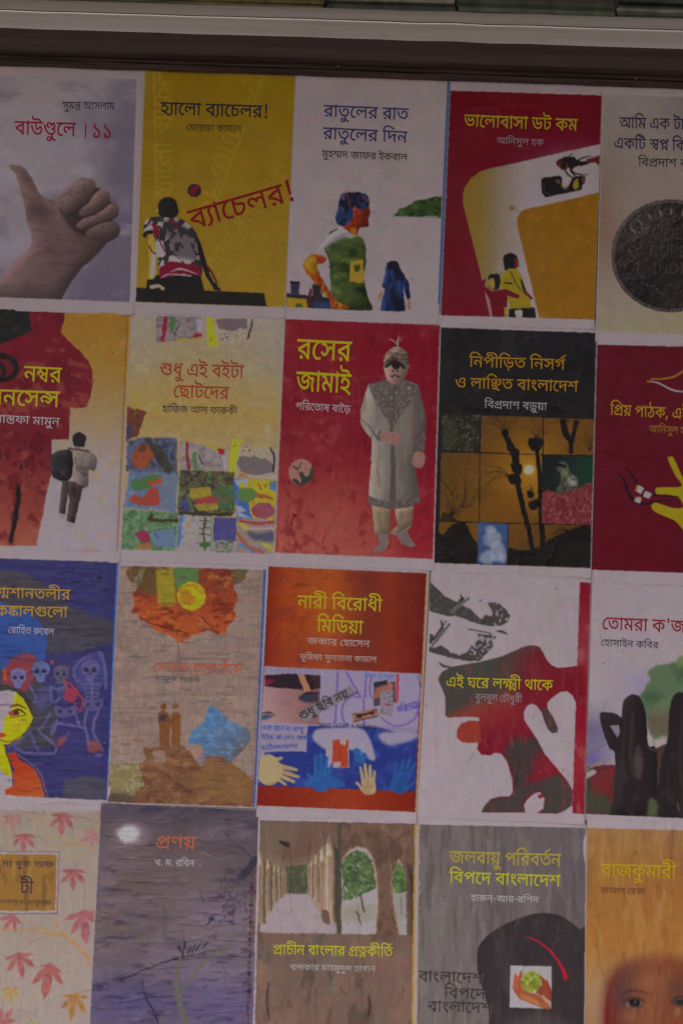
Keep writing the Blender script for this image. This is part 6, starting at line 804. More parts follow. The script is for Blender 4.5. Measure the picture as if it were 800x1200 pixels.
m = A.fill(bl, (72, 98, 130), rough=1.5, rs=4, part='blue_stain'); A.tint(m, (88, 80, 84), .7, 12, 8, 0, .3); A.grad(m, [(0, (66, 106, 152)), (.6, (78, 92, 112)), (1, (84, 72, 64))], (430, 760), (620, 930), .7); A.tint(m, (96, 124, 160), .5, 5, 4, .1, .3, seed=8)
gr = [(10, 970), (80, 965), (160, 960), (190, 940), (165, 900), (170, 880), (200, 890), (245, 885), (350, 880), (380, 900), (420, 960), (440, 980), (460, 930), (520, 925), (570, 960), (620, 990), (660, 1020), (690, 1050), (690, 1160), (0, 1160)]
m = A.fill(gr, (104, 72, 52), rough=2, rs=5, part='brown_ground_stain'); A.tint(m, (86, 54, 44), .7, 12, 7, .0, .3); A.tint(m, (128, 96, 68), .6, 10, 6, .1, .35, seed=3); A.fill([(440, 980), (480, 930), (560, 960), (640, 1010), (690, 1060), (680, 1130), (520, 1140), (400, 1060)], (112, 82, 52), .8, soft=3, rough=2)
A.fill([(15, 970), (150, 965), (165, 1060), (120, 1120), (20, 1100)], (112, 108, 74), .8, rough=2.5, rs=5); A.tint(A.mask([(15, 970), (170, 965), (180, 1100), (20, 1110)]), (136, 128, 104), .7, 5, 5, .1, .3); A.fill([(210, 900), (270, 900), (280, 960), (225, 965)], (136, 112, 104), .6, rough=2); A.fill([(380, 885), (450, 880), (445, 940), (400, 935)], (132, 104, 92), .8, rough=1.5)
A.line([(170, 990), (260, 1000), (330, 1060), (450, 1120)], [4, 12, 4], (74, 42, 38), .6, soft=1.5); A.fill([(0, 1110), (60, 1090), (130, 1125), (60, 1160), (0, 1160)], (72, 64, 50), .8, soft=2)
A.tint(A.whole(), (74, 62, 64), .45, 22, 2, .28, .5); A.shade(.06, 6)
A.fill([(8, 1060), (22, 1070), (18, 1105), (8, 1120)], (148, 138, 146))
A.text('title_lettering', 'সোনেলা রোদের সাঁকো', (222, 497), (630, 505), 42, (150, 70, 48))
A.text('author_lettering', 'মাহফুজ সরকার', (226, 559), (430, 566), 20, (74, 56, 56), bold=0)

A = sheet([(316, 652), (503.5, 660), (487.5, 965), (300, 957)], 'orange brown cover poster over a collage of eyes, lettering and raised hands', (.9, .9, 0), gloss=1)
A.cover([(312, 652), (503, 660), (490, 955), (299, 950)], None)
A.fill([(499.6, 672), (503, 672), (490, 953), (486.6, 953)], (152, 122, 96), part='cream_spine'); A.fill([(313.5, 665), (315.6, 665), (302, 945), (300, 945)], (72, 66, 104), part='blue_spine')
A.cover([(315, 664), (499.5, 672), (486.5, 951.5), (301.5, 944)])
A.fill([(290, 650), (510, 650), (510, 960), (290, 960)], (138, 58, 30)); A.z(295, 655, 3.81)
m = A.whole(); A.grad(m, [(0, (112, 34, 24)), (.12, (140, 58, 28)), (.4, (150, 72, 32)), (.62, (116, 48, 34)), (.8, (120, 44, 28)), (1, (96, 26, 24))], (60, 250), (770, 270)); A.tint(m, (104, 42, 34), .5, 22, 20, .1, .5); A.fill([(470, 60), (560, 60), (600, 300), (540, 480), (430, 480), (470, 250)], (92, 40, 34), .35, soft=6); A.fill([(640, 60), (780, 60), (760, 300), (650, 340)], (96, 38, 32), .4, soft=6); A.gauss(350, 430, 300, 70, (112, 44, 40), .5)
A.line([(185, 132), (215, 115), (258, 120)], [3, 9, 3], (80, 30, 26), .7, soft=1); A.gauss(330, 190, 120, 60, (156, 78, 34), .5)
A.fill([(20, 1010), (730, 1038), (726, 1130), (22, 1100)], (120, 38, 28), part='brown_band'); A.shade(.08, 20, m=A.last); A.grad(A.last, [(0, (112, 34, 28)), (.6, (134, 52, 32)), (1, (112, 34, 26))], (30, 1050), (720, 1080))
col_ = A.fill([(58, 480), (755, 512), (728, 1040), (25, 1008)], (136, 124, 148), part='collage_picture')
blue = A.fill([(250, 745), (560, 750), (740, 795), (728, 1040), (28, 1010), (60, 860), (245, 860)], (40, 50, 112), part='blue_field'); A.tint(blue, (54, 70, 136), .6, 14, 10, .0, .4)
for i in range(70): 
    x = 62+i*3.55; A.line([(x, 482+i*.16), (x, 508+i*.16)], 1.2, (90, 84, 100), .5, cv=False)
for i in range(52): 
    x = 560+i*3.5; A.line([(x, 745+i*.2), (x-1, 792+i*.2)], 1.3, (84, 78, 96), .6, cv=False)
sk_ = A.fill([(62, 515), (308, 520), (300, 740), (42, 728)], (132, 98, 100), part='face_photograph'); A.grad(sk_, [(0, (148, 118, 120)), (.5, (134, 98, 96)), (1, (110, 78, 80))], (60, 640), (300, 560)); A.fill([(60, 520), (180, 512), (305, 520), (308, 575), (250, 590), (180, 580), (60, 570)], (44, 32, 40)); A.fill([(60, 535), (110, 540), (62, 572)], (110, 22, 50)); A.fill([(205, 515), (235, 515), (265, 590), (235, 590)], (150, 106, 80)); A.fill([(262, 518), (308, 520), (306, 560), (285, 585)], (58, 38, 42))
A.fill([(215, 610), (250, 595), (300, 600), (300, 640), (240, 640), (212, 630)], (58, 50, 64), soft=1.2); A.oval(255, 618, 20, 14, (48, 52, 74)); A.line([(210, 625), (250, 598), (305, 598)], [3, 8, 4], (40, 30, 38)); A.fill([(45, 700), (70, 690), (100, 700), (60, 720), (44, 716)], (60, 70, 96), soft=1); A.line([(44, 690), (80, 684), (108, 700)], [3, 7, 2], (60, 36, 44)); A.line([(110, 650), (150, 640), (190, 655)], [3, 12, 4], (112, 70, 74), .5, soft=2)
V = (104, 84, 140)
A.line([(385, 500), (380, 600), (372, 735)], 9, V, cv=False); A.line([(420, 502), (485, 615), (505, 620), (510, 510)], 9, V, cv=False); A.line([(505, 700), (500, 740)], 9, V, cv=False)
t = np.linspace(1.3, 5.2, 20); A.line([(455+52*math.cos(a), 685+72*math.sin(a)) for a in t], 9, V); A.line([(500, 625), (500, 740)], 9, V, cv=False)
t = np.linspace(.3, 2.4, 16); A.line([(655+105*math.cos(a), 620+125*math.sin(a)) for a in t], 8, V); A.line([(740, 515), (752, 600), (735, 700)], 8, V); A.line([(535, 520), (528, 600), (560, 640)], 7, V)
A.fill([(205, 690), (440, 565), (462, 600), (240, 728)], (116, 108, 116), part='grey_caption_strip')
A.words('শুধু ছবি নয়...', (206, 688), (458, 566), 36, (40, 34, 40))
A.fill([(545, 560), (640, 548), (640, 640), (545, 660)], (70, 60, 70)); A.fill([(548, 580), (600, 560), (632, 570), (625, 610), (545, 625)], (140, 84, 66), rough=.8); A.fill([(575, 585), (632, 588), (628, 700), (572, 695)], (128, 116, 128)); A.tint(A.last, (90, 80, 96), .7, 2, 1.5, .1, .3, oct=2); A.oval(617, 568, 13, 16, (150, 92, 78)); A.oval(606, 650, 8, 6, (140, 50, 60)); A.fill([(646, 512), (658, 512), (652, 645), (640, 643)], (152, 60, 56)); A.fill([(545, 552), (605, 540), (600, 562), (548, 572)], (40, 44, 50))
m = A.fill([(446, 690), (560, 665), (570, 700), (455, 732)], (140, 96, 78), part='eye_strip'); A.line([(452, 692), (500, 695), (560, 672)], [3, 9, 4], (44, 30, 34)); A.oval(480, 702, 14, 9, (50, 36, 42)); A.oval(535, 688, 12, 8, (60, 40, 44)); A.line([(456, 726), (560, 702)], 5, (60, 44, 50))
A.words('বিপদে বাংলাদেশ', (506, 512), (640, 520), 22, (60, 92, 160)); A.words('পরিতোষ', (645, 660), (742, 635), 32, (72, 60, 140)); A.line([(650, 680), (700, 660), (745, 665)], 4, (72, 60, 140))
A.words('WHY I LOVE A WOMAN', (300, 734), (556, 745), 20, (34, 34, 60))
A.fill([(42, 735), (250, 748), (245, 852), (38, 865)], (134, 122, 142), part='white_caption_panel'); NB = (48, 62, 130)
A.words('ওরা মনে মা রাখু', (45, 742), (232, 752), 20, NB); A.words('উইথ আ সেল অফ', (45, 786), (248, 790), 19, NB); A.words('স্যাটিসফ্যাকশন', (42, 836), (205, 826), 19, NB)
A.fill([(285, 765), (330, 755), (420, 752), (490, 758), (525, 800), (550, 880), (540, 900), (500, 880), (435, 850), (335, 850), (300, 830), (272, 800)], (140, 130, 150), cv=True, soft=.8)
A.fill([(332, 800), (436, 800), (434, 932), (332, 930)], (146, 132, 142)); A.fill([(362, 806), (432, 808), (430, 930), (360, 928)], (150, 60, 40), rough=.5, part='red_booklet'); A.fill([(395, 802), (425, 806), (415, 835), (390, 820)], (150, 136, 140), rough=.8, rs=3); A.fill([(365, 905), (400, 908), (395, 930), (362, 928)], (150, 136, 140), rough=.8, rs=3); A.line([(395, 840), (392, 900)], 4, (120, 40, 34), cv=False)
def hand(ox, oy, s, col, fl=1, rot=0, dark=(0, 0, 0), part='raised_hand', label=None):
    c, q = math.cos(rot), math.sin(rot); f = lambda P: [(ox+s*(fl*x*c-y*q), oy+s*(fl*x*q+y*c)) for x, y in P]
    m = A.fill(f([(-30, 60), (-34, 10), (-40, -10), (-18, -30), (20, -30), (34, -10), (40, 20), (28, 62)]), col, cv=True, part=part, label=label)
    for x0, y0, x1, y1, w in ((-26, -20, -36, -95, 17), (-6, -25, -8, -112, 18), (13, -22, 20, -100, 17), (29, -10, 44, -68, 14), (-34, 30, -66, -12, 17)):
        m = np.maximum(m, A.line(f([(x0, y0+10), ((x0+x1)/2, (y0+y1)/2), (x1, y1)]), [w*s*1.1, w*s*1.05, w*s*.7], col))
    A.put(A.mask(f([(-30, 62), (-10, -90), (0, -20), (10, 60)]), soft=2)*m, dark, .3); A.shade(.06, 4, m=m)
hand(105, 945, 1.0, (150, 128, 92), 1, 1.9, (110, 90, 60), label='pale hand reaching in from the left'); A.fill([(35, 900), (70, 872), (110, 890), (140, 960), (90, 1010), (34, 985)], (152, 134, 100), cv=True)
hand(310, 975, .95, (42, 84, 140), 1, .1, (30, 50, 110), label='blue hand'); A.fill([(245, 990), (330, 960), (410, 1000), (400, 1018), (245, 1015)], (44, 80, 136), cv=True)
hand(520, 1000, .8, (152, 132, 98), 1, -.1, (120, 90, 60), label='pale hand with spread fingers'); hand(665, 985, .95, (42, 74, 128), -1, .35, (34, 50, 104), label='blue hand'); hand(470, 870, .38, (46, 88, 140), 1, 2.9, (30, 50, 110)); hand(500, 885, .3, (46, 88, 140), 1, 3.3, (30, 50, 110))
A.fill([(570, 780), (680, 770), (740, 795), (640, 830), (590, 822)], (136, 128, 150), cv=True, soft=1.5)
A.text('title_lettering', 'নারী বিরোধী', (206, 163), (582, 181), 54, (160, 136, 28))
A.text('title_lettering', 'মিডিয়া', (292, 268), (497, 279), 56, (160, 136, 28))
A.text('author_lettering', 'জব্বার হোসেন', (249, 352), (526, 366), 27, (152, 130, 124), bold=3)
A.text('foreword_lettering', 'ভূমিকা সুলতানা কামাল', (215, 424), (557, 437), 24, (150, 126, 118))

A = sheet([(505, 660), (692.5, 669), (683.5, 966), (488, 958)], 'white cover poster with a red and grey head silhouette on a red stripe', (.7, .9, 1))
A.cover([(504, 661), (692, 670), (684, 955), (490, 950)])
A.z(485, 660, 3.81); DG = (66, 62, 60)
A.fill([(738, 85), (790, 90), (760, 1120), (704, 1116)], (124, 24, 38), part='red_stripe'); A.grad(A.last, [(0, (112, 22, 36)), (.3, (136, 56, 60)), (.5, (122, 20, 40)), (.8, (134, 44, 52)), (1, (116, 26, 38))], (760, 100), (735, 1110), .8); A.tint(A.last, (150, 88, 86), .4, 7, 18, .2, .4)
f1 = A.fill([(70, 85), (100, 110), (140, 150), (190, 175), (215, 150), (225, 160), (215, 190), (250, 205), (285, 240), (300, 250), (320, 230), (345, 240), (350, 220), (330, 180), (380, 182), (410, 210), (428, 235), (420, 262), (385, 280), (340, 282), (300, 275), (255, 262), (200, 240), (140, 235), (68, 215)], DG, rough=.6, rs=3, part='printed_foot'); A.tint(f1, (104, 96, 98), .45, 3, 3, .2, .4)
A.line([(205, 140), (215, 165), (200, 190), (165, 215)], [4, 10, 8, 5], (50, 46, 48)); 
for i in range(9): A.oval(170+i*9, 215-i*7, 7, 8, (128, 118, 124)); A.oval(170+i*9, 215-i*7, 4, 5, (60, 56, 56))
A.tint(A.mask([(365, 190), (425, 210), (425, 265), (350, 285)]), (146, 134, 142), .8, 2.5, 2.5, .2, .3, oct=2)
A.line([(330, 180), (365, 178)], 6, DG); A.line([(365, 303), (390, 306), (415, 316)], [5, 12, 6], DG)
f2 = A.fill([(68, 308), (90, 330), (70, 370), (90, 380), (120, 365), (160, 395), (200, 410), (235, 400), (255, 370), (290, 340), (275, 310), (310, 320), (340, 318), (368, 330), (350, 345), (350, 372), (335, 395), (310, 415), (295, 435), (240, 438), (180, 425), (110, 410), (68, 395)], DG, rough=.8, rs=3, part='printed_foot'); A.tint(A.mask([(270, 310), (370, 320), (350, 400), (240, 440)]), (146, 134, 142), .9, 3, 2.5, .1, .2, oct=2)
A.line([(120, 255), (125, 290), (100, 330), (70, 350)], [5, 12, 12, 6], (56, 52, 54))
for i in range(10): A.oval(155-i*8, 275+i*10, 9, 8, (130, 120, 126)); A.oval(155-i*8, 275+i*10, 5, 5, (60, 56, 56)); A.oval(140-i*7, 262+i*10, 5, 5, (60, 56, 56))
A.line([(240, 295), (300, 305), (345, 315)], 5, DG); A.line([(112, 447), (135, 460), (165, 465)], [8, 12, 6], DG); A.line([(290, 165), (300, 168)], 6, DG)
head = [(110, 530), (108, 510), (125, 485), (160, 465), (210, 455), (300, 440), (380, 420), (440, 395), (490, 372), (530, 365), (555, 372), (575, 400), (590, 430), (610, 455), (640, 468), (680, 465), (728, 458), (760, 456), (765, 640), (740, 640), (718, 618), (705, 590), (680, 572), (650, 575), (610, 605), (592, 625), (595, 650), (620, 690), (640, 735), (638, 755), (615, 760), (595, 740), (578, 700), (568, 665), (545, 635), (520, 627), (500, 640), (488, 665), (490, 700), (520, 745), (550, 790), (580, 850), (640, 920), (680, 970), (706, 1020), (703, 1080), (670, 1105), (640, 1118), (545, 1115), (575, 1095), (580, 1050), (560, 1020), (530, 1030), (500, 1060), (490, 1080), (495, 1112), (300, 1112), (310, 1085), (340, 1052), (380, 1040), (425, 1040), (440, 1020), (435, 960), (415, 890), (390, 850), (360, 845), (340, 858), (300, 855), (280, 830), (285, 800), (265, 803), (215, 800), (190, 780), (190, 745), (210, 715), (250, 702), (290, 705), (290, 690), (240, 685), (150, 690), (140, 680), (138, 600), (125, 560)]
m = A.fill(head, (112, 34, 44), cv=False, part='head_silhouette')
A.grad(m, [(0, (66, 64, 60)), (.4, (66, 62, 58)), (.55, (120, 56, 46)), (.72, (124, 38, 44)), (1, (110, 28, 40))], (200, 480), (330, 800))
A.grad(A.mask([(380, 360), (765, 360), (765, 660), (480, 660), (420, 600)], soft=9)*m, [(0, (82, 54, 52)), (.35, (104, 32, 40)), (1, (108, 24, 38))], (430, 450), (700, 560), .95)
A.put(A.mask([(568, 650), (600, 650), (645, 760), (600, 765)], soft=1.5)*m, (60, 58, 54))
A.put(A.mask([(395, 850), (440, 780), (560, 780), (575, 850), (540, 920), (505, 960), (480, 1050), (430, 1050), (430, 940)], soft=4)*m, (58, 54, 52), .95)
A.put(A.mask([(540, 970), (640, 940), (720, 1010), (700, 1100), (620, 1125), (560, 1120), (585, 1050), (550, 1010), (480, 1060), (500, 1115), (290, 1115), (320, 1060), (430, 1035)], soft=2)*m, (62, 58, 56), .95)
A.put(A.mask([(520, 870), (560, 840), (640, 920), (560, 980), (530, 960)], soft=3)*m, (116, 36, 44), .6); A.put(A.mask([(190, 700), (290, 700), (300, 800), (190, 805)])*m, (136, 56, 44), .8)
A.line([(440, 1040), (438, 960), (415, 885), (390, 850)], 3, (130, 40, 48), .8); A.line([(706, 1020), (680, 970), (600, 880)], 3, (130, 40, 48), .8); A.oval(562, 1040, 12, 9, (126, 34, 48)); A.line([(345, 550), (330, 620), (345, 700), (330, 840)], [3, 6, 3], (70, 30, 36), .5, soft=1); A.line([(470, 880), (455, 960), (445, 1010)], [4, 14, 4], (40, 36, 36), .7, soft=1); A.oval(562, 932, 4, 4, (140, 80, 86))
A.tint(m, (130, 60, 62), .3, 5, 20, .2, .4); A.shade(.03, 6, 20)
A.text('title_lettering', 'এই ঘরে লক্ষ্মী থাকে', (142, 507), (617, 523), 44, (160, 138, 28))
A.text('author_lettering', 'বুলবুল চৌধুরী', (271, 582), (480, 592), 30, (124, 106, 108), bold=3)
A.t = (0, 0, 1); A.line([(686, 958), (684.5, 965)], .8, (80, 70, 80), cv=False)

A = sheet([(693, 669), (876, 677), (867, 968), (684.5, 960)], 'white and green watercolour cover poster with black long-haired figures', (.6, .9, 1))
A.cover([(692.5, 670), (873, 678), (864, 962), (685, 953.5)])
A.z(675, 665, 4)
A.gauss(60, 770, 130, 100, (92, 84, 112), .9); A.gauss(60, 900, 90, 70, (90, 80, 126), .9); A.gauss(300, 550, 120, 80, (132, 122, 146), .8)
A.fill([(330, 480), (400, 455), (460, 440), (500, 410), (700, 380), (760, 700), (500, 760), (360, 800), (320, 690), (290, 640), (300, 590), (345, 520)], (76, 96, 68), cv=True, rough=2, rs=6, soft=1.2, a=.92, part='green_tree'); A.tint(A.last, (56, 74, 58), .7, 26, 20, -.1, .5); A.tint(A.last, (104, 110, 74), .5, 20, 16, .1, .6, seed=4); A.fill([(455, 440), (500, 410), (640, 390), (640, 470), (500, 470)], (118, 124, 70), .6, soft=3)
A.fill([(330, 690), (430, 680), (700, 640), (700, 760), (420, 800), (330, 760)], (92, 76, 64), .8, soft=3, rough=2)
A.fill([(30, 940), (90, 930), (170, 925), (420, 830), (800, 780), (800, 1170), (20, 1170)], (66, 52, 48), rough=2, rs=6, part='painted_ground'); A.grad(A.last, [(0, (66, 50, 44)), (1, (60, 54, 48))], (100, 940), (120, 1150)); A.tint(A.last, (96, 36, 40), .8, 14, 20, 0, .3)
A.line([(30, 960), (90, 925), (170, 895)], [8, 12, 6], (128, 110, 84), rough=1); A.fill([(40, 965), (80, 945), (100, 960), (50, 990), (38, 985)], (140, 130, 134), rough=1); A.fill([(60, 980), (160, 930), (180, 940), (150, 1060), (80, 1080)], (104, 40, 42), .85, rough=2.5, rs=6); A.fill([(30, 1040), (130, 1060), (200, 1150), (30, 1150)], (60, 62, 50), .8, soft=4)
A.line([(60, 860), (130, 830), (190, 780)], [3, 6, 3], (96, 80, 80), .7); A.line([(40, 830), (110, 815), (170, 790)], [3, 5, 2], (110, 92, 92), .6)
A.line([(350, 700), (390, 680), (430, 672)], [3, 7, 3], (112, 96, 72), .8); A.line([(360, 780), (365, 850)], 8, (108, 96, 72), .7, soft=1)
K = (40, 34, 36)
A.fill([(110, 680), (125, 676), (180, 685), (208, 700), (210, 660), (220, 620), (240, 600), (262, 594), (290, 605), (310, 640), (325, 700), (335, 830), (370, 850), (375, 1000), (365, 1170), (170, 1170), (175, 1050), (178, 880), (150, 840), (125, 770), (108, 710)], K, cv=True, part='long_haired_figure', label='black long haired figure with one arm raised'); A.puff(A.last, 6, .3)
A.fill([(155, 742), (200, 740), (202, 775), (188, 797)], (118, 104, 120)); A.line([(262, 670), (255, 780), (250, 900), (268, 1000)], [5, 9, 6, 4], (80, 74, 72), .6, soft=1.5); A.line([(230, 700), (215, 850), (225, 1000)], [5, 10, 5], (60, 52, 54), .7, soft=1.5); A.fill([(285, 820), (310, 900), (300, 1000), (272, 980), (262, 900)], (84, 72, 68), .6, soft=1.5); A.line([(330, 840), (345, 850), (370, 860)], 6, (96, 86, 70), .5)
A.fill([(440, 640), (455, 600), (480, 585), (520, 600), (545, 680), (560, 820), (600, 880), (610, 1170), (370, 1170), (385, 1000), (400, 880), (425, 800), (430, 700)], K, cv=True, part='long_haired_figure'); A.line([(500, 650), (480, 900), (510, 1150)], [4, 10, 6], (64, 58, 54), .6, soft=1.5); A.line([(470, 1100), (480, 1140)], 10, (90, 100, 96), .5, soft=.6)
A.fill([(640, 760), (670, 640), (720, 600), (780, 640), (800, 1170), (620, 1170)], K, cv=True, part='long_haired_figure')
A.fill([(335, 1090), (355, 1075), (378, 1100), (375, 1170), (330, 1170)], (72, 78, 54), soft=1.5); A.tint(A.mask([(170, 850), (620, 850), (620, 1170), (170, 1170)]), (58, 50, 50), .35, 6, 20, .1, .4)
A.oval(123, 447, 4, 4, (80, 70, 80)); A.line([(472, 80), (500, 82)], 5, (90, 80, 90), .8)
A.text('title_lettering', "তোমরা ক'জন", (118, 233), (332, 243), 56, (112, 30, 44), ref='তোমরা')
A.text('author_lettering', 'হোসাইন কবির', (113, 336), (381, 350), 30, (52, 44, 50), bold=3)

# ---- row four --------------------------------------------------------------
A = sheet([(-62, 935), (119, 940), (103, 1247), (-78, 1240)], 'cream cover poster scattered with red maple leaves round a gold name panel', (.6, .7, 1))
A.cover([(-60, 947), (118, 951.5), (102, 1238), (-76, 1231)])
A.fill([(-80, 930), (130, 930), (130, 1250), (-80, 1250)], (140, 126, 118)); A.grad(A.whole(), [(0, (138, 124, 112)), (1, (144, 130, 124))], (0, 950), (0, 1230)); A.shade(.05, 1.2, 20); A.tint(A.whole(), (128, 116, 112), .4, 26, 20, .1, .5)
A.z(0, 930, 4.444)
A.line([(523, 95), (490, 1180), (482, 1400)], 7, (150, 104, 50), cv=False)
OR = (148, 114, 76)
for P, w in (([(500, 905), (430, 820), (350, 750), (280, 735), (150, 710), (-80, 712)], [22, 26, 24, 14, 18, 10]), ([(350, 750), (260, 720), (170, 672)], [16, 14, 4]), ([(340, 745), (300, 690), (265, 640)], [14, 12, 4]), ([(500, 300), (430, 262), (360, 232), (210, 215)], [10, 14, 8, 4]), ([(430, 262), (340, 272), (280, 285)], [12, 12, 4]), ([(280, 150), (220, 130), (180, 100)], [14, 10, 4]), ([(320, 340), (480, 325)], [6, 6]), ([(250, 745), (140, 755)], [5, 3]), ([(190, 1200), (150, 1165), (125, 1140)], [18, 10, 4]), ([(250, 885), (100, 885), (20, 920)], [5, 8, 4])): A.line(P, w, OR, .62, soft=.5, var=.1)
for P in ([(375, 120), (440, 125), (515, 155)], [(120, 95), (180, 105), (220, 110)], [(245, 745), (180, 770), (130, 810)], [(400, 380), (430, 350)], [(445, 590), (448, 490)], [(190, 215), (270, 265)]): A.line(P, [3, 4, 2], (120, 74, 66), .8)
def leaf(x, y, s, ang, col, lobes=((0, 1), (.75, .85), (-.75, .85), (1.45, .6), (-1.45, .6)), label=None):
    """a lobed maple leaf hanging from (x, y)"""
    P = []; s = s*1.12
    L = sorted(lobes)
    for i, (a, l) in enumerate(L):
        t = ang+a; P.append((x+s*.42*l*math.cos(t-.31), y+s*.42*l*math.sin(t-.31))); P.append((x+s*.68*l*math.cos(t-.21), y+s*.68*l*math.sin(t-.21))); P.append((x+s*l*math.cos(t), y+s*l*math.sin(t))); P.append((x+s*.68*l*math.cos(t+.21), y+s*.68*l*math.sin(t+.21))); P.append((x+s*.42*l*math.cos(t+.31), y+s*.42*l*math.sin(t+.31)))
        if i < len(L)-1: t = ang+(a+L[i+1][0])/2; P.append((x+s*.2*math.cos(t), y+s*.2*math.sin(t)))
    P.append((x-s*.1*math.cos(ang), y-s*.1*math.sin(ang)))
    m = A.fill(P, col, .82, var=.1, vs=5, soft=0, part='maple_leaf', label=label); A.tint(m, tuple(c*.8 for c in col), .5, 6, 6, .1, .4)
    for a, l in L: A.line([(x, y), (x+s*.7*l*math.cos(ang+a), y+s*.7*l*math.sin(ang+a))], 1.5, tuple(c*.82 for c in col), .5)
RD = (142, 80, 84); PK = (148, 100, 100); GD = (146, 100, 56)
leaf(330, 110, 100, 1.65, RD); leaf(130, 215, 92, 1.65, RD); leaf(65, 115, 85, 1.5, PK); leaf(500, 215, 80, 2.7, PK); leaf(385, 400, 100, 1.6, (138, 78, 80)); leaf(440, 620, 150, 1.5, RD, ((0, 1), (.6, .8), (-.9, .8), (1.3, .65), (-1.5, .5))); leaf(75, 640, 85, 2.2, RD); leaf(100, 840, 115, 1.4, (140, 80, 78)); leaf(265, 895, 165, 1.75, (142, 78, 74), ((0, 1), (.6, .75), (-.75, .65), (-1.2, .4), (1.3, .3))); leaf(60, 1015, 80, 1.5, (150, 120, 70)); leaf(395, 1050, 125, 1.75, GD, ((0, 1), (.65, .75), (-.7, .8), (-1.6, .5), (1.3, .5))); leaf(15, 1190, 85, -.9, (146, 86, 84)); leaf(-90, 400, 100, 1.6, RD); leaf(-120, 900, 110, 1.2, PK); leaf(330, 1290, 110, 1.9, RD); leaf(-60, 1190, 100, 1.4, GD)
A.line([(395, 1035), (440, 1030), (480, 1022)], 3, (120, 80, 60), .8)
A.fill([(-200, 296), (314, 303), (302, 628), (-200, 624)], (88, 74, 76)); A.fill([(-200, 300), (309, 307), (298, 623), (-200, 620)], (150, 138, 146)); m = A.fill([(-200, 310), (301, 317), (291, 612), (-200, 610)], (128, 94, 50), part='gold_name_panel'); A.tint(m, (98, 70, 44), .7, 7, 30, .0, .35); A.tint(m, (146, 112, 62), .5, 8, 26, .1, .35, seed=4)
A.text('title_lettering', 'দ্য বুক অফ', (16, 348), (284, 354), 30, (66, 56, 60)); A.text('title_lettering', 'টী', (108, 455), (178, 458), 62, (56, 46, 54)); A.text('author_lettering', 'ওকাকুরা কাকুজো', (4, 550), (272, 556), 22, (82, 60, 44), bold=2)

A = sheet([(119, 940), (304.5, 949.5), (296, 1252), (104, 1245)], 'wrinkled dusky purple cover poster with a pale moon and thin branches', (1.9, 2.8, 2), gloss=1)
A.cover([(119, 940), (304.5, 949.5), (296, 1252), (104, 1245)])
A.fill([(90, 930), (320, 930), (320, 1260), (90, 1260)], (80, 70, 78)); A.grad(A.whole(), [(0, (72, 62, 68)), (.5, (86, 75, 76)), (1, (88, 78, 92))], (200, 950), (210, 1220)); A.tint(A.whole(), (100, 86, 100), .5, 40, 16, .0, .5)
A.z(105, 930, 3.904)
A.gauss(560, 540, 160, 90, (104, 90, 112), .7); A.gauss(620, 900, 200, 160, (98, 88, 120), .6); A.gauss(200, 960, 200, 80, (72, 66, 100), .6); A.gauss(500, 350, 200, 100, (86, 74, 76), .6)
A.tint(A.whole(), (56, 50, 66), .3, 40, 14, .0, .7, oct=2); A.tint(A.whole(), (96, 85, 92), .35, 44, 16, .0, .7, seed=6, oct=2); A.tint(A.whole(), (46, 40, 52), .55, 18, 3.5, .3, .5, seed=2); A.gauss(420, 60, 420, 60, (52, 46, 60), .6); A.gauss(150, 950, 200, 150, (62, 56, 92), .5); A.gauss(620, 980, 260, 120, (66, 58, 96), .5); A.gauss(300, 400, 300, 260, (92, 78, 74), .45)
for x, y, l, w in ((290, 72, 70, 22), (580, 72, 60, 20), (380, 98, 40, 8), (220, 122, 70, 8), (100, 350, 40, 10), (90, 435, 60, 12), (220, 555, 70, 12), (130, 660, 110, 12), (90, 505, 50, 6), (290, 500, 40, 6), (720, 130, 60, 8), (620, 390, 70, 8), (260, 915, 60, 10), (120, 930, 80, 12), (400, 960, 70, 12), (560, 970, 60, 8), (40, 880, 30, 24), (720, 905, 30, 8), (300, 1000, 60, 16), (620, 1030, 60, 10), (540, 850, 60, 8)): A.line([(x-l, y+l*.12), (x-l*.3, y-3), (x+l*.4, y+2), (x+l, y-l*.12)], [1, w*.8, w, 1], (42, 38, 62), .7, soft=1)
A.gauss(182, 182, 74, 60, (136, 124, 128), .5); A.oval(182, 182, 46, 35, (200, 192, 192), soft=2.5, part='pale_moon', rough=1.5)
BR = (40, 36, 52)
A.line([(108, 850), (170, 840), (260, 800), (380, 760), (500, 730), (560, 715)], [3, 8, 5, 6, 5, 2], BR)
for x, y, a, l in ((430, 745, -1.9, 60), (425, 735, -1.3, 50), (450, 730, -1.0, 40), (470, 725, -1.2, 45), (490, 715, -1.0, 40), (520, 705, -.9, 40), (440, 700, -1.7, 30), (420, 715, -2.4, 20)): A.line([(x, y), (x+l*math.cos(a), y+l*math.sin(a))], [9, 5], BR, .9)
GN = (84, 80, 72)
A.line([(470, 1100), (440, 1040), (415, 950), (402, 880), (408, 800), (418, 745)], [34, 30, 26, 28, 18, 10], GN, .9, rough=.8); A.line([(420, 900), (480, 830), (555, 745), (620, 690), (690, 640), (740, 650)], [16, 14, 14, 12, 9, 4], GN, .85, rough=.6); A.line([(555, 745), (640, 700), (720, 680)], [9, 8, 3], GN, .7); A.line([(550, 715), (600, 660), (680, 630)], [10, 9, 5], (92, 88, 84), .6)
A.line([(320, 1060), (300, 1000), (270, 950), (250, 900), (240, 840)], [14, 10, 12, 8, 4], (46, 44, 50), .9, rough=.6); A.line([(320, 1054), (350, 1000), (400, 985)], [8, 6, 3], GN, .7)
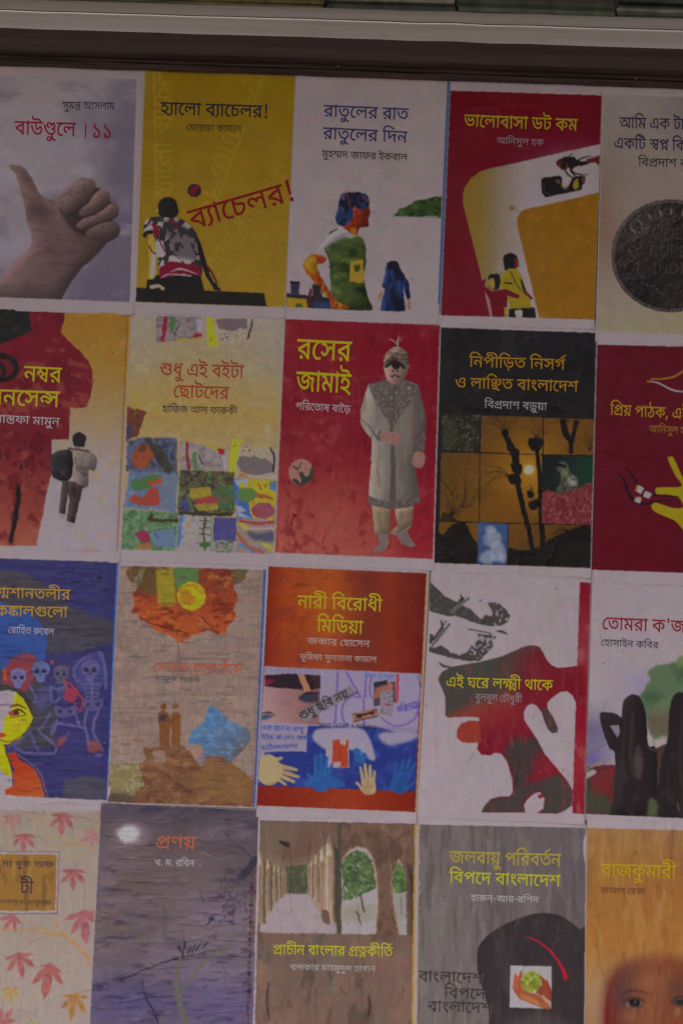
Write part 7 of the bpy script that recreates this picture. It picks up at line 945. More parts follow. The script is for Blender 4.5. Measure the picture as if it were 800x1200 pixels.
for x, y in ((230, 880), (250, 912), (280, 910), (240, 865)): A.line([(x-30, y), (x+28, y+4)], [2, 9, 2], (40, 40, 46), .8)
rb = np.random.default_rng(5)
for i in range(70):
    x = rb.normal(650, 34); y = rb.normal(470, 60); A.oval(x, y, rb.uniform(3, 13), rb.uniform(3, 9), (52, 48, 62), .5, ang=rb.uniform(0, 3))
A.line([(768, 290), (740, 330), (710, 365), (685, 395)], [30, 34, 36, 20], (46, 46, 56), .9, rough=1.2, rs=4); A.line([(765, 310), (700, 250), (640, 200)], [5, 4, 2], (52, 46, 58), .8); A.line([(665, 500), (660, 560), (662, 640)], [6, 5, 2], (58, 54, 62), .8)
A.oval(560, 568, 14, 10, (46, 46, 66), rough=.5); A.line([(556, 575), (532, 608)], [8, 3], (46, 46, 66)); A.line([(505, 450), (530, 490)], [3, 9], (54, 50, 64), .8)
for x in (335, 345, 355, 340): A.line([(x, 440+(x % 7)*20), (x+5, 660-(x % 5)*12)], [5, 9, 4], (62, 58, 60), .5, soft=1)
A.line([(610, 780), (630, 830)], [3, 8, 3], (52, 50, 74), .8)
for y in range(380, 1060, 26): A.oval(745-(y-380)*.03, y, 9, 12, (84, 50, 44) if y % 3 else (44, 34, 44), .75, rough=1.2)
A.line([(782, 100), (765, 500), (752, 1060), (748, 1250)], 5, (150, 138, 146), .9, cv=False)
A.text('title_lettering', 'প্রণয়', (306, 191), (489, 197), 56, (142, 78, 54)); A.text('author_lettering', 'খ. ম. রবিন', (300, 297), (481, 302), 28, (140, 132, 142), bold=3)

A = sheet([(303, 950), (489.5, 957.5), (485.5, 1258), (295.5, 1250)], 'brown cover poster with a photograph of an arched brick arcade and trees', (1.25, 2.21, 1))
A.cover([(305, 961), (488, 965), (484, 1256), (297.5, 1250)], None)
A.fill([(486.2, 963), (488.8, 963), (485, 1260), (481.6, 1260)], (156, 108, 40), part='orange_spine')
A.cover([(305, 961), (486, 965), (481.5, 1256), (297.5, 1250)])
A.fill([(280, 940), (500, 940), (500, 1270), (280, 1270)], (92, 74, 66)); A.tint(A.whole(), (108, 82, 70), .6, 18, 26, 0, .4); A.tint(A.whole(), (66, 56, 50), .6, 12, 26, .05, .4, seed=3); A.tint(A.whole(), (84, 84, 74), .4, 20, 20, .1, .5, seed=5)
A.z(290, 950, 3.904)
top = A.mask([(58, 45), (770, 60), (765, 575), (50, 560)]); A.put(A.mask([(58, 45), (770, 60), (768, 200), (56, 200)], soft=8)*top, (76, 66, 58), .8); A.put(A.mask([(58, 45), (330, 50), (330, 130), (60, 110)], soft=5)*top, (84, 78, 68), .7)
hall = A.fill([(92, 60), (412, 60), (410, 560), (58, 555), (70, 420)], (96, 82, 74), part='arcade_photograph')
A.grad(hall, [(0, (96, 78, 68)), (.5, (104, 86, 74)), (1, (120, 104, 92))], (240, 80), (240, 400)); A.fill([(100, 60), (330, 60), (300, 170), (270, 240), (180, 240), (140, 150)], (88, 68, 62), .8, soft=3)
A.fill([(175, 250), (280, 245), (285, 385), (180, 378)], (64, 64, 52), soft=1); A.tint(A.last, (84, 92, 68), .6, 4, 8, .05, .4)
A.fill([(180, 378), (280, 380), (320, 450), (412, 515), (410, 560), (58, 555), (75, 500), (110, 455), (150, 400)], (138, 124, 128), soft=.6, part='arcade_floor'); A.tint(A.last, (124, 110, 112), .5, 14, 5, .1, .4); A.line([(300, 480), (360, 500), (400, 520)], 12, (112, 98, 98), .6, soft=1.5); A.line([(180, 470), (205, 462)], 4, (110, 96, 96), .6)
def pier(x, yt, yb, w, c1=(134, 116, 96), c2=(76, 60, 50)):
    A.fill([(x-w*.5, yt+w), (x-w*.15, yt), (x+w*.3, yt+w*1.2), (x+w*.5, yt+2*w), (x+w*.5, yb), (x-w*.5, yb-w*.2)], c1, rough=.4, rs=3, part='brick_pier'); mm = A.last
    A.put(A.mask([(x-w*.5, yt+w*2), (x-w*.05, yt+w*2), (x-w*.15, yb), (x-w*.5, yb)], soft=.8)*mm, c2, .85)
    A.puff(mm, max(1, w*.08), .45, 0)
    for y in np.arange(yt+w, yb, 9): A.put(A.mask(ribbon([(x-w/2, y), (x+w/2, y+1)], 2))*mm, c2, .35)
for x, yt, yb, w in ((282, 235, 385, 10), (296, 222, 400, 15), (318, 195, 420, 24), (352, 150, 460, 40)): pier(x, yt, yb, w)
pier(388, 90, 515, 56, (130, 112, 96)); A.puff(A.last, 5, .4, 0); A.fill([(340, 455), (372, 460), (375, 515), (345, 505)], (84, 68, 58), cv=True)
for x, yt, yb, w in ((176, 280, 380, 9), (164, 270, 395, 12), (150, 250, 400, 15), (130, 235, 418, 20), (102, 210, 458, 28), (66, 180, 520, 34)): pier(x, yt, yb, w, (122, 104, 84), (70, 56, 48))
A.fill([(412, 55), (445, 55), (432, 562), (408, 560)], (60, 58, 50), .95, soft=1); A.line([(440, 60), (436, 300), (430, 560)], 12, (66, 62, 54), .7, soft=1)
A.fill([(60, 50), (410, 55), (408, 150), (300, 190), (180, 230), (110, 200), (60, 190)], (88, 68, 58), .75, soft=5); A.fill([(60, 50), (300, 50), (160, 180), (60, 240)], (96, 88, 74), .4, soft=5)
right = A.fill([(432, 60), (768, 62), (762, 575), (430, 563)], (90, 70, 60), part='arch_photograph'); A.tint(right, (72, 56, 48), .7, 12, 12, 0, .35); A.tint(right, (108, 84, 68), .5, 9, 9, .1, .35, seed=3)
arch = A.fill([(432, 562), (432, 240), (440, 210), (465, 180), (500, 165), (540, 172), (570, 205), (585, 260), (592, 320), (596, 400), (590, 500), (586, 565)], (140, 132, 134), part='arch_opening'); A.fill([(436, 240), (445, 212), (468, 190), (500, 180), (540, 190), (566, 220), (582, 270), (586, 350), (560, 372), (500, 392), (470, 408), (434, 408)], (70, 86, 54), rough=2.2, rs=3.5, part='tree_picture'); A.tint(A.last, (52, 66, 44), .85, 8, 6, -.1, .4); A.tint(A.last, (104, 114, 84), .7, 3.5, 2.4, .05, .35, seed=3); A.tint(A.last, (44, 54, 38), .6, 3, 2.4, .1, .4, seed=8); A.tint(A.last, (138, 134, 126), .8, 3, 3, .38, .5, seed=12)
A.fill([(432, 430), (590, 425), (586, 500), (432, 505)], (112, 108, 92), .7, soft=2); A.line([(518, 380), (525, 430), (538, 468)], [5, 8, 4], (60, 48, 42)); A.line([(500, 455), (518, 520)], [5, 8], (70, 56, 50)); A.line([(440, 508), (580, 512)], 4, (124, 116, 112), .6)
A.line([(436, 235), (450, 200), (480, 172), (515, 165), (550, 178), (575, 215), (590, 290), (598, 400), (588, 560)], 7, (120, 98, 72), .8, soft=.4)
a2 = A.fill([(660, 330), (668, 280), (690, 222), (712, 260), (725, 310), (728, 568), (690, 566), (682, 490), (668, 420)], (132, 126, 122), part='arch_opening'); A.fill([(662, 330), (670, 280), (690, 228), (712, 265), (725, 310), (726, 370), (690, 380), (672, 380)], (74, 98, 56), rough=1, rs=4); A.tint(A.last, (54, 74, 44), .9, 5, 5, .0, .25); A.fill([(672, 395), (727, 390), (727, 500), (690, 500)], (118, 112, 108), .8, soft=1); A.line([(700, 385), (705, 480)], 4, (70, 60, 50), .7)
A.line([(640, 225), (660, 270), (656, 360), (670, 450), (690, 560)], 5, (130, 104, 78), .7)
for y in range(190, 560, 8): A.put(A.mask(ribbon([(596, y), (668, y+2)], 2))*right, (70, 54, 46), .3)
A.fill([(540, 100), (600, 88), (670, 150), (695, 200), (650, 240), (600, 235), (560, 180)], (72, 56, 48), .7, soft=3); A.fill([(725, 230), (745, 250), (740, 560), (728, 560)], (78, 62, 54), .8, soft=1); A.fill([(744, 240), (768, 260), (764, 575), (744, 570)], (54, 48, 44), .8, soft=2)
A.fill([(142, 135), (170, 138), (195, 150), (190, 165), (165, 160)], (44, 36, 32), cv=True, rough=.5); A.line([(190, 165), (170, 205), (150, 260)], [4, 9, 4], (72, 54, 46), .7, soft=1)
for P, w in (([(365, 735), (390, 765)], [4, 9, 3]), ([(425, 808), (455, 845)], [6, 12, 4]), ([(315, 810), (308, 850)], [5, 9, 3]), ([(555, 840), (560, 900), (550, 950)], [6, 14, 5]), ([(350, 155), (370, 140)], [4, 7, 2]), ([(465, 55), (467, 95)], [3, 6, 3]), ([(650, 150), (690, 130), (730, 95)], [3, 5, 2]), ([(712, 800), (712, 830)], [4, 9, 3]), ([(730, 240), (745, 300), (750, 380)], [4, 9, 4]), ([(250, 560), (265, 575)], [5, 12, 5]), ([(100, 780), (90, 860), (100, 960)], [5, 12, 6])): A.line(P, w, (48, 36, 32), .8, soft=.5)
A.fill([(560, 690), (760, 670), (755, 770), (600, 740)], (104, 74, 64), .5, soft=3); A.shade(.05, 6, 24)
A.text('title_lettering', 'প্রাচীন বাংলার প্রত্নকীর্তি', (118, 610), (664, 622), 43, (150, 140, 28)); A.text('author_lettering', 'খন্দকার মাহমুদুল হাসান', (193, 700), (585, 708), 25, (138, 126, 124), bold=3)

A = sheet([(489.5, 957), (686.5, 966), (684, 1262), (485, 1256)], 'grey poster with a dark head shape and small picture of hands and a green ball', (1.00, 2.04, 1))
A.cover([(489.8, 966), (686.5, 969), (684.5, 1262), (485, 1256)], None)
A.fill([(489.5, 965), (491.3, 965), (488, 1262), (486, 1262)], (132, 118, 110))
A.cover([(491.3, 966), (686, 970), (683.5, 1262), (488, 1256)])
A.fill([(470, 950), (700, 950), (700, 1280), (470, 1280)], (84, 76, 76)); A.grad(A.whole(), [(0, (92, 84, 82)), (1, (76, 68, 70))], (500, 1000), (680, 980), .7); A.tint(A.whole(), (98, 90, 86), .55, 9, 40, .0, .4); A.tint(A.whole(), (66, 58, 58), .45, 7, 40, .1, .4, seed=5)
A.z(480, 950, 3.72)
hd = A.fill([(292, 640), (300, 590), (340, 540), (400, 500), (470, 470), (530, 450), (590, 445), (650, 455), (700, 485), (740, 515), (800, 540), (800, 1160), (350, 1160), (345, 900), (330, 820), (300, 720)], (46, 40, 42), cv=True, part='dark_head_shape'); A.tint(hd, (62, 54, 56), .5, 12, 40, .05, .5)
A.fill([(430, 900), (600, 880), (700, 940), (700, 1160), (500, 1160), (420, 1000)], (78, 70, 72), .45, soft=6)
A.line([(495, 545), (560, 570), (620, 620), (660, 680), (680, 730)], [2, 7, 9, 12, 20], (140, 26, 40), part=None) if False else A.line([(495, 545), (560, 570), (620, 620), (660, 680), (680, 732)], [2, 7, 9, 12, 20], (140, 26, 40))
A.parts.append(('red_arc', [A.u(ribbon(ocurve([(495, 545), (560, 570), (620, 620), (660, 680), (680, 732)]), [3, 8, 10, 13, 21]))], None))
p = A.fill([(437, 673), (616, 677), (614, 861), (434, 855)], (148, 140, 144), part='hands_picture')
A.fill([(445, 765), (470, 765), (520, 790), (560, 800), (600, 830), (614, 861), (590, 861), (540, 845), (480, 820), (455, 790)], (122, 66, 44), cv=False); A.fill([(455, 705), (470, 715), (465, 740), (480, 690), (490, 700), (485, 760), (500, 785), (470, 785), (448, 765)], (132, 70, 52), rough=.4, rs=3); A.fill([(560, 710), (600, 740), (616, 780), (615, 830), (590, 815), (545, 790), (575, 760)], (110, 52, 38), rough=.4); A.fill([(470, 790), (540, 815), (590, 850), (550, 845), (490, 820)], (140, 92, 60), .8, soft=1); A.line([(575, 800), (600, 840)], 12, (150, 110, 90), .6, soft=1)
g = A.oval(527, 742, 46, 46, (104, 108, 44), part='green_ball'); A.tint(g, (132, 134, 66), .8, 4, 4, 0, .3); A.tint(g, (74, 82, 34), .6, 4, 5, .1, .3, seed=3)
for w, y, x0, x1 in (('বাংলাদেশ', 698, 38, 318), ('বিপদে', 768, 150, 330), ('বাংলাদেশ', 828, 78, 358)): A.words(w, (x0+4, y+4), (x1+4, y+14), 44, (96, 88, 88), .5); A.words(w, (x0, y), (x1, y+10), 44, (44, 38, 40), .95)
A.line([(28, 140), (45, 210), (30, 280), (50, 340), (28, 400), (45, 430)], 4, (136, 126, 124), .6, rough=.6); A.line([(765, 100), (760, 160), (765, 230)], [4, 12, 5], (146, 136, 142), rough=.6)
A.line([(275, 475), (340, 478)], 3, (60, 52, 54), .6); A.line([(310, 140), (318, 170)], 3, (50, 44, 46), .7); A.shade(.06, 4, 30)
A.text('title_lettering', 'জলবায়ু পরিবর্তন', (173, 175), (656, 188), 52, (130, 118, 50)); A.text('title_lettering', 'বিপদে বাংলাদেশ', (171, 264), (654, 280), 49, (156, 140, 30)); A.text('author_lettering', 'হারুন-আর-রশিদ', (264, 364), (560, 374), 26, (140, 132, 134), bold=3)

A = sheet([(687, 954), (872, 962), (868, 1266), (683, 1258)], 'golden tan cover poster with the upper half of a face at its foot', (1.25, 2.38, 1), gloss=1)
A.cover([(687.5, 970), (870, 974), (866, 1262), (683.5, 1256)])
A.fill([(670, 950), (880, 950), (880, 1280), (670, 1280)], (146, 100, 58)); A.grad(A.whole(), [(0, (140, 104, 70)), (.2, (140, 94, 52)), (.5, (150, 100, 50)), (.7, (150, 110, 66)), (1, (128, 88, 60))], (740, 970), (735, 1230)); A.tint(A.whole(), (160, 122, 74), .45, 8, 36, .05, .5); A.tint(A.whole(), (122, 80, 48), .45, 8, 30, .1, .5, seed=4); A.gauss(720, 1010, 30, 60, (160, 116, 60), .3)
A.z(675, 950, 4.8)
A.gauss(110, 1080, 90, 180, (148, 120, 100), .7); fc = A.fill([(160, 1210), (163, 1070), (182, 970), (222, 890), (320, 845), (480, 820), (640, 850), (760, 960), (790, 1500), (170, 1500)], (112, 62, 44), .9, soft=7, part='painted_face'); A.grad(fc, [(0, (92, 30, 34)), (.08, (104, 44, 38)), (.2, (96, 60, 50)), (.45, (124, 72, 50)), (.8, (112, 62, 42)), (1, (96, 50, 40))], (165, 1100), (720, 1100), .85)
A.line([(166, 1500), (168, 1210), (172, 1080), (192, 980), (232, 900)], [22, 22, 18, 8, 2], (96, 22, 30), .75, soft=1.5);  A.gauss(245, 1010, 60, 120, (78, 58, 58), .7); A.gauss(430, 1100, 60, 90, (134, 84, 58), .5); A.gauss(400, 1000, 100, 40, (118, 72, 52), .6); A.gauss(560, 990, 60, 60, (72, 56, 54), .6)
A.fill([(255, 1080), (300, 1060), (350, 1062), (378, 1080), (350, 1098), (300, 1105), (275, 1095)], (72, 54, 50), cv=True, soft=1, part='painted_eye'); A.oval(322, 1078, 34, 22, (30, 25, 28), soft=.6); A.line([(250, 1090), (300, 1112), (375, 1095)], [3, 8, 3], (70, 44, 38), .7, soft=1); A.fill([(275, 1092), (300, 1100), (295, 1106), (278, 1100)], (146, 118, 104), soft=.8); A.line([(250, 1075), (300, 1052), (360, 1056), (385, 1075)], [3, 9, 9, 3], (50, 36, 36), .8, soft=.8); A.line([(250, 1030), (320, 1006), (405, 1026)], [5, 15, 5], (62, 38, 36), .75, soft=1.2); A.gauss(300, 1150, 60, 50, (140, 88, 62), .5); A.gauss(420, 960, 90, 50, (138, 88, 62), .5); A.oval(328, 1072, 5, 4, (150, 132, 122), .8); A.fill([(268, 1084), (292, 1072), (296, 1092)], (138, 112, 102), .8, soft=.5); A.fill([(352, 1074), (374, 1082), (352, 1090)], (138, 112, 102), .8, soft=.5); A.line([(430, 1060), (444, 1120), (438, 1200)], [6, 12, 14], (88, 50, 40), .5, soft=2)
A.fill([(530, 1080), (560, 1050), (640, 1055), (660, 1080), (600, 1100)], (70, 58, 56), cv=True, soft=1.2, part='painted_eye'); A.line([(525, 1075), (570, 1045), (650, 1050)], [3, 9, 4], (50, 36, 36), .8, soft=.8); A.oval(580, 1075, 22, 14, (42, 38, 40), soft=.6); A.line([(490, 1050), (500, 1120), (490, 1200)], [8, 16, 10], (84, 56, 50), .5, soft=2); A.fill([(545, 1120), (570, 1110), (580, 1150), (550, 1160)], (134, 110, 96), .5, soft=1.5)
A.line([(465, 860), (465, 900), (455, 930)], [4, 7, 3], (100, 40, 34), .8); A.line([(520, 880), (520, 940)], 5, (160, 110, 70), .6); A.line([(145, 890), (150, 930)], [4, 10, 4], (112, 62, 44), .8, soft=.6); A.line([(80, 500), (70, 560)], 6, (104, 62, 40), .5, soft=.8); A.line([(480, 655), (600, 660)], [3, 7], (160, 122, 82), .6, soft=1)
A.fill([(50, 100), (58, 105), (52, 340), (40, 330)], (140, 126, 128), rough=.5)
A.text('title_lettering', 'রাজকুমারী', (136, 295), (555, 306), 72, (160, 128, 24)); A.text('author_lettering', 'জামাল রেজা', (134, 428), (386, 436), 34, (92, 56, 44), bold=3)
A.t = (0, 0, 1); A.line([(687, 955), (686.5, 968)], .8, (70, 60, 70), cv=False)

# the unevenness of hand-made pictures and of cheap photographic print
for k, amp, sc in ((2, .8, 4), (3, .5, 5), (5, .8, 6), (6, 1.3, 5), (9, .3, 8), (7, .5, 4), (8, .5, 4), (10, .8, 5), (11, .9, 4), (12, .5, 5), (13, .3, 5), (14, .9, 8), (15, .9, 6), (16, 1.2, 5), (17, 1.0, 4), (0, .6, 6), (4, .5, 3)):
    SHEETS[k].wander(amp, sc)
for k, A in enumerate(SHEETS):
    f = np.stack([1+(.035 if k not in (6, 10, 11, 16) else .07)*A.noise(2.2, seed=70+i, oct=2)+.03*A.noise(7, seed=75+i, oct=2) for i in range(3)], -1)
    inner = winding([(A.parts[0][1][0]-A.o)*SS], A.W, A.H)[..., None]*1. if A.parts and A.parts[0][0] == 'printed_cover' else 1.
    A.c = np.clip(A.c*(1+(f-1)*inner), 0, 255)

# handling marks: specks, scuffs and faded rubs, each sheet its own
for k, A in enumerate(SHEETS):
    A.t = (0, 0, 1); A.clip = np.ones((A.H, A.W), bool); g = np.random.default_rng(400+k); lo_ = A.sheet.min(0); hi_ = A.sheet.max(0); row = k//5
    for i in range(14+8*row):
        x, y = g.uniform(lo_, hi_); r = g.uniform(.3, .9)*(1+.2*row)
        A.oval(x, y, r, r*g.uniform(.6, 1.4), (60, 50, 48) if g.random() < .75 else (150, 138, 140), g.uniform(.25, .6), soft=.4)
    for i in range(5+3*row):
        x, y = g.uniform(lo_, hi_); a = g.normal(0, .5)+(1.57 if A.wr[2] == 1 else 0); l = g.uniform(6, 26)
        A.line([(x, y), (x+l*.5*math.cos(a), y+l*.5*math.sin(a)+g.uniform(-1, 1)), (x+l*math.cos(a), y+l*math.sin(a))], [.4, 1.1, .3], (150, 132, 128) if g.random() < .55 else (70, 54, 54), g.uniform(.2, .45), soft=.3)
    faded = step(A.noise(34, seed=61), .15, .6)*step(A.noise(5, seed=62), -.1, .5); A.put(faded, (146, 130, 130), .05+.02*row)
    q = A.sheet                                             # thin grey line round the rim of the paper
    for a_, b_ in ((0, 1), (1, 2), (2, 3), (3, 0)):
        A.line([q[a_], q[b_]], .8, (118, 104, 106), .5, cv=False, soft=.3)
# ---------------------------------------------------------------- end of prints

# ---------------------------------------------------------------- the wall plane
F_PX = 50/36*1200
CM = np.array(cam.matrix_world); CO = CM[:3, 3]
def on_wall(P, y=0.):
    """wall units (1 unit is about 1.1 mm, y downwards) to points on the plane at depth y"""
    P = np.asarray(P, float).reshape(-1, 2)
    d = np.stack([(P[:, 0]-400)/F_PX, -(P[:, 1]-600)/F_PX, -np.ones(len(P))], 1) @ CM[:3, :3].T
    t = (y-CO[1])/d[:, 1]
    return CO+d*t[:, None]

def link(o, parent=None):
    scene.collection.objects.link(o)
    if parent: o.parent = parent
    return o
def tag(o, label=None, cat=None, group=None, kind=None):
    for k, v in (('label', label), ('category', cat), ('group', group), ('kind', kind)):
        if v: o[k] = v
    return o
def empty(name, loc=(0, 0, 0)):
    o = blender.data.objects.new(name, None); o.location = loc; o.empty_display_size = .05; return link(o)
def mesh_obj(name, V, faces, mat, parent=None, origin=(0, 0, 0), smooth=False, col=None):
    me = blender.data.meshes.new(name); V = np.asarray(V, float)-np.array(origin)
    if isinstance(faces, np.ndarray):
        n, k = faces.shape; me.vertices.add(len(V)); me.vertices.foreach_set('co', V.ravel())
        me.loops.add(n*k); me.loops.foreach_set('vertex_index', faces.ravel().astype(np.int32))
        me.polygons.add(n); me.polygons.foreach_set('loop_start', np.arange(0, n*k, k, dtype=np.int32)); me.update(calc_edges=True)
    else: me.from_pydata([tuple(v) for v in V], [], faces); me.update()
    if smooth: me.polygons.foreach_set('use_smooth', np.ones(len(me.polygons), bool))
    else: me.polygons.foreach_set('use_smooth', np.zeros(len(me.polygons), bool))
    if col is not None:
        at = me.color_attributes.new('ink', 'FLOAT_COLOR', 'POINT'); at.data.foreach_set('color', np.concatenate([col, np.ones((len(col), 1))], 1).ravel())
    me.materials.append(mat); o = blender.data.objects.new(name, me)
    if parent is None: o.location = origin
    return link(o, parent)

# ---------------------------------------------------------------- materials
def material(name): 
    m = blender.data.materials.new(name); m.use_nodes = True; return m, m.node_tree, m.node_tree.nodes['Principled BSDF']
def bump(nt, bsdf, sources, dist=.001):
    prev = None
    for scale, strength, stretch, detail in sources:
        tc = nt.nodes.new('ShaderNodeTexCoord'); mp = nt.nodes.new('ShaderNodeMapping'); mp.inputs['Scale'].default_value = stretch
        nz = nt.nodes.new('ShaderNodeTexNoise'); nz.inputs['Scale'].default_value = scale; nz.inputs['Detail'].default_value = detail
        nt.links.new(tc.outputs['Object'], mp.inputs[0]); nt.links.new(mp.outputs[0], nz.inputs['Vector'])
        b = nt.nodes.new('ShaderNodeBump'); b.inputs['Strength'].default_value = strength; b.inputs['Distance'].default_value = dist
        nt.links.new(nz.outputs[0], b.inputs['Height'])
        if prev: nt.links.new(prev.outputs[0], b.inputs['Normal'])
        prev = b
    nt.links.new(prev.outputs[0], bsdf.inputs['Normal'])
GAIN = .40
def ink(c, veil=.008): return np.clip(lin(c)/GAIN-veil, .003, .85)
def print_material(name, rough, spec):
    m, nt, b = material(name)
    at = nt.nodes.new('ShaderNodeAttribute'); at.attribute_name = 'ink'
    tc = nt.nodes.new('ShaderNodeTexCoord'); nz = nt.nodes.new('ShaderNodeTexNoise'); nz.inputs['Scale'].default_value = 900; nz.inputs['Detail'].default_value = 2
    mr = nt.nodes.new('ShaderNodeMapRange'); mr.inputs[1].default_value = .3; mr.inputs[2].default_value = .7; mr.inputs[3].default_value = .93; mr.inputs[4].default_value = 1.07
    vm = nt.nodes.new('ShaderNodeVectorMath'); vm.operation = 'SCALE'
    nt.links.new(tc.outputs['Object'], nz.inputs['Vector']); nt.links.new(nz.outputs[0], mr.inputs[0])
    nt.links.new(at.outputs['Color'], vm.inputs[0]); nt.links.new(mr.outputs[0], vm.inputs['Scale']); nt.links.new(vm.outputs[0], b.inputs['Base Color'])
    nr = nt.nodes.new('ShaderNodeTexNoise'); nr.inputs['Scale'].default_value = 22; nr.inputs['Detail'].default_value = 4
    m2 = nt.nodes.new('ShaderNodeMapRange'); m2.inputs[3].default_value = rough-.09; m2.inputs[4].default_value = rough+.09; m2.inputs[1].default_value = .3; m2.inputs[2].default_value = .7
    nt.links.new(tc.outputs['Object'], nr.inputs['Vector']); nt.links.new(nr.outputs[0], m2.inputs[0]); nt.links.new(m2.outputs[0], b.inputs['Roughness'])
    b.inputs['Specular IOR Level'].default_value = spec
    bump(nt, b, [(700, .12, (1, 1, 1), 3), (60, .10, (1, 1, 1), 3)])
    return m
PRINT = [print_material('matt_print', .60, .10), print_material('glossy_print', .34, .17)]

def solid(name, c, rough=.6, metal=0, vary=None, bumps=None, spec=.5, rv=None):
    m, nt, b = material(name); b.inputs['Base Color'].default_value = (*c, 1); b.inputs['Roughness'].default_value = rough; b.inputs['Metallic'].default_value = metal; b.inputs['Specular IOR Level'].default_value = spec
    if vary:
        sc, stretch, c2, lo, hi = vary
        tc = nt.nodes.new('ShaderNodeTexCoord'); mp = nt.nodes.new('ShaderNodeMapping'); mp.inputs['Scale'].default_value = stretch
        nz = nt.nodes.new('ShaderNodeTexNoise'); nz.inputs['Scale'].default_value = sc; nz.inputs['Detail'].default_value = 6
        cr = nt.nodes.new('ShaderNodeValToRGB'); cr.color_ramp.elements[0].position = lo; cr.color_ramp.elements[1].position = hi
        cr.color_ramp.elements[0].color = (*c, 1); cr.color_ramp.elements[1].color = (*c2, 1)
        nt.links.new(tc.outputs['Object'], mp.inputs[0]); nt.links.new(mp.outputs[0], nz.inputs['Vector']); nt.links.new(nz.outputs[0], cr.inputs[0]); nt.links.new(cr.outputs[0], b.inputs['Base Color'])
        if rv:
            m2 = nt.nodes.new('ShaderNodeMapRange'); m2.inputs[3].default_value = rough-rv; m2.inputs[4].default_value = rough+rv; m2.inputs[1].default_value = .3; m2.inputs[2].default_value = .7
            nt.links.new(nz.outputs[0], m2.inputs[0]); nt.links.new(m2.outputs[0], b.inputs['Roughness'])
    if bumps: bump(nt, b, bumps)
    return m

# ---------------------------------------------------------------- ground and the board behind the paper
gm = solid('dusty_ground', (.11, .095, .08), .9, vary=(3, (1, 1, 1), (.16, .14, .12), .35, .7), bumps=[(40, .3, (1, 1, 1), 4)])
n = 40; gx = np.linspace(-25, 25, n); gy = np.linspace(-40, 6, n); GX, GY = np.meshgrid(gx, gy)
V = np.stack([GX.ravel(), GY.ravel(), .02*np.sin(GX*1.3).ravel()*np.cos(GY*.9).ravel()], 1); I = np.arange(n*n).reshape(n, n)
Fq = np.stack([I[:-1, :-1], I[:-1, 1:], I[1:, 1:], I[1:, :-1]], -1).reshape(-1, 4)
tag(mesh_obj('ground', V, Fq, gm, smooth=True), kind='structure')
def box(x0, x1, y0, y1, z0, z1):
    V = [(x, y, z) for x in (x0, x1) for y in (y0, y1) for z in (z0, z1)]
    return V, [(0, 1, 3, 2), (4, 6, 7, 5), (0, 4, 5, 1), (2, 3, 7, 6), (0, 2, 6, 4), (1, 5, 7, 3)]
def bbox(x0, x1, y0, y1, z0, z1, r=.001):
    """box with chamfered long edges running along x"""
    P = [(y0+r, z0), (y1-r, z0), (y1, z0+r), (y1, z1-r), (y1-r, z1), (y0+r, z1), (y0, z1-r), (y0, z0+r)]
    V = [(x, y, z) for x in (x0, x1) for y, z in P]; F = [(i, (i+1) % 8, (i+1) % 8+8, i+8) for i in range(8)] + [tuple(range(7, -1, -1)), tuple(range(8, 16))]
    return V, F
z_top = float(on_wall([(400, 72)])[0, 2])
wm = solid('pasted_board', (.42, .38, .36), .85, vary=(30, (1, 1, .4), (.55, .51, .49), .3, .7), bumps=[(120, .3, (1, 1, 1), 4)])
V, Fc = box(-1.0, 1.0, .0, .02, .35, z_top+.012); tag(mesh_obj('wall', V, Fc, wm), kind='structure')

# ---------------------------------------------------------------- the pasted sheets
def sample(img, P):
    x = np.clip(P[:, 0], 0, img.shape[1]-1.001); y = np.clip(P[:, 1], 0, img.shape[0]-1.001); xi = x.astype(int); yi = y.astype(int); fx = x-xi; fy = y-yi
    if img.ndim == 3: fx = fx[:, None]; fy = fy[:, None]
    return (img[yi, xi]*(1-fx)+img[yi, xi+1]*fx)*(1-fy)+(img[yi+1, xi]*(1-fx)+img[yi+1, xi+1]*fx)*fy

def relief(A):
    """height of the paper in metres: slack bulges and glue wrinkles"""
    amp, cr, mode = A.wr; W, H = A.W, A.H; sx, sy = {0: (1, 1), 1: (.55, 2.2), 2: (2.4, .5)}[mode]; k = SS
    s = A.seed*7
    h = 1.1e-3*amp*fbm(W, H, 70*k, 70*k, s+1, 2) + .6e-3*amp*fbm(W, H, 26*k*sx, 26*k*sy, s+2, 3)
    rg = np.clip(1-np.abs(fbm(W, H, 34*k*sx, 34*k*sy, s+3, 3))*2.6, 0, 1)**3
    wh = step(fbm(W, H, 60*k, 60*k, s+4, 2), -.1, .4)
    h += .55e-3*cr*rg*wh
    rg = np.clip(1-np.abs(fbm(W, H, 15*k*sx, 15*k*sy, s+5, 2))*2.8, 0, 1)**2
    h += .24e-3*cr*rg*step(fbm(W, H, 40*k, 50*k, s+6, 2), 0, .5)
    return h*(1.45 if A.sheet[0][1] > 600 else 1.15)

def quad_uv(q, U, Vv):
    a = q[0]*(1-U)[:, None]+q[1]*U[:, None]; b = q[3]*(1-U)[:, None]+q[2]*U[:, None]
    return a*(1-Vv)[:, None]+b*Vv[:, None]

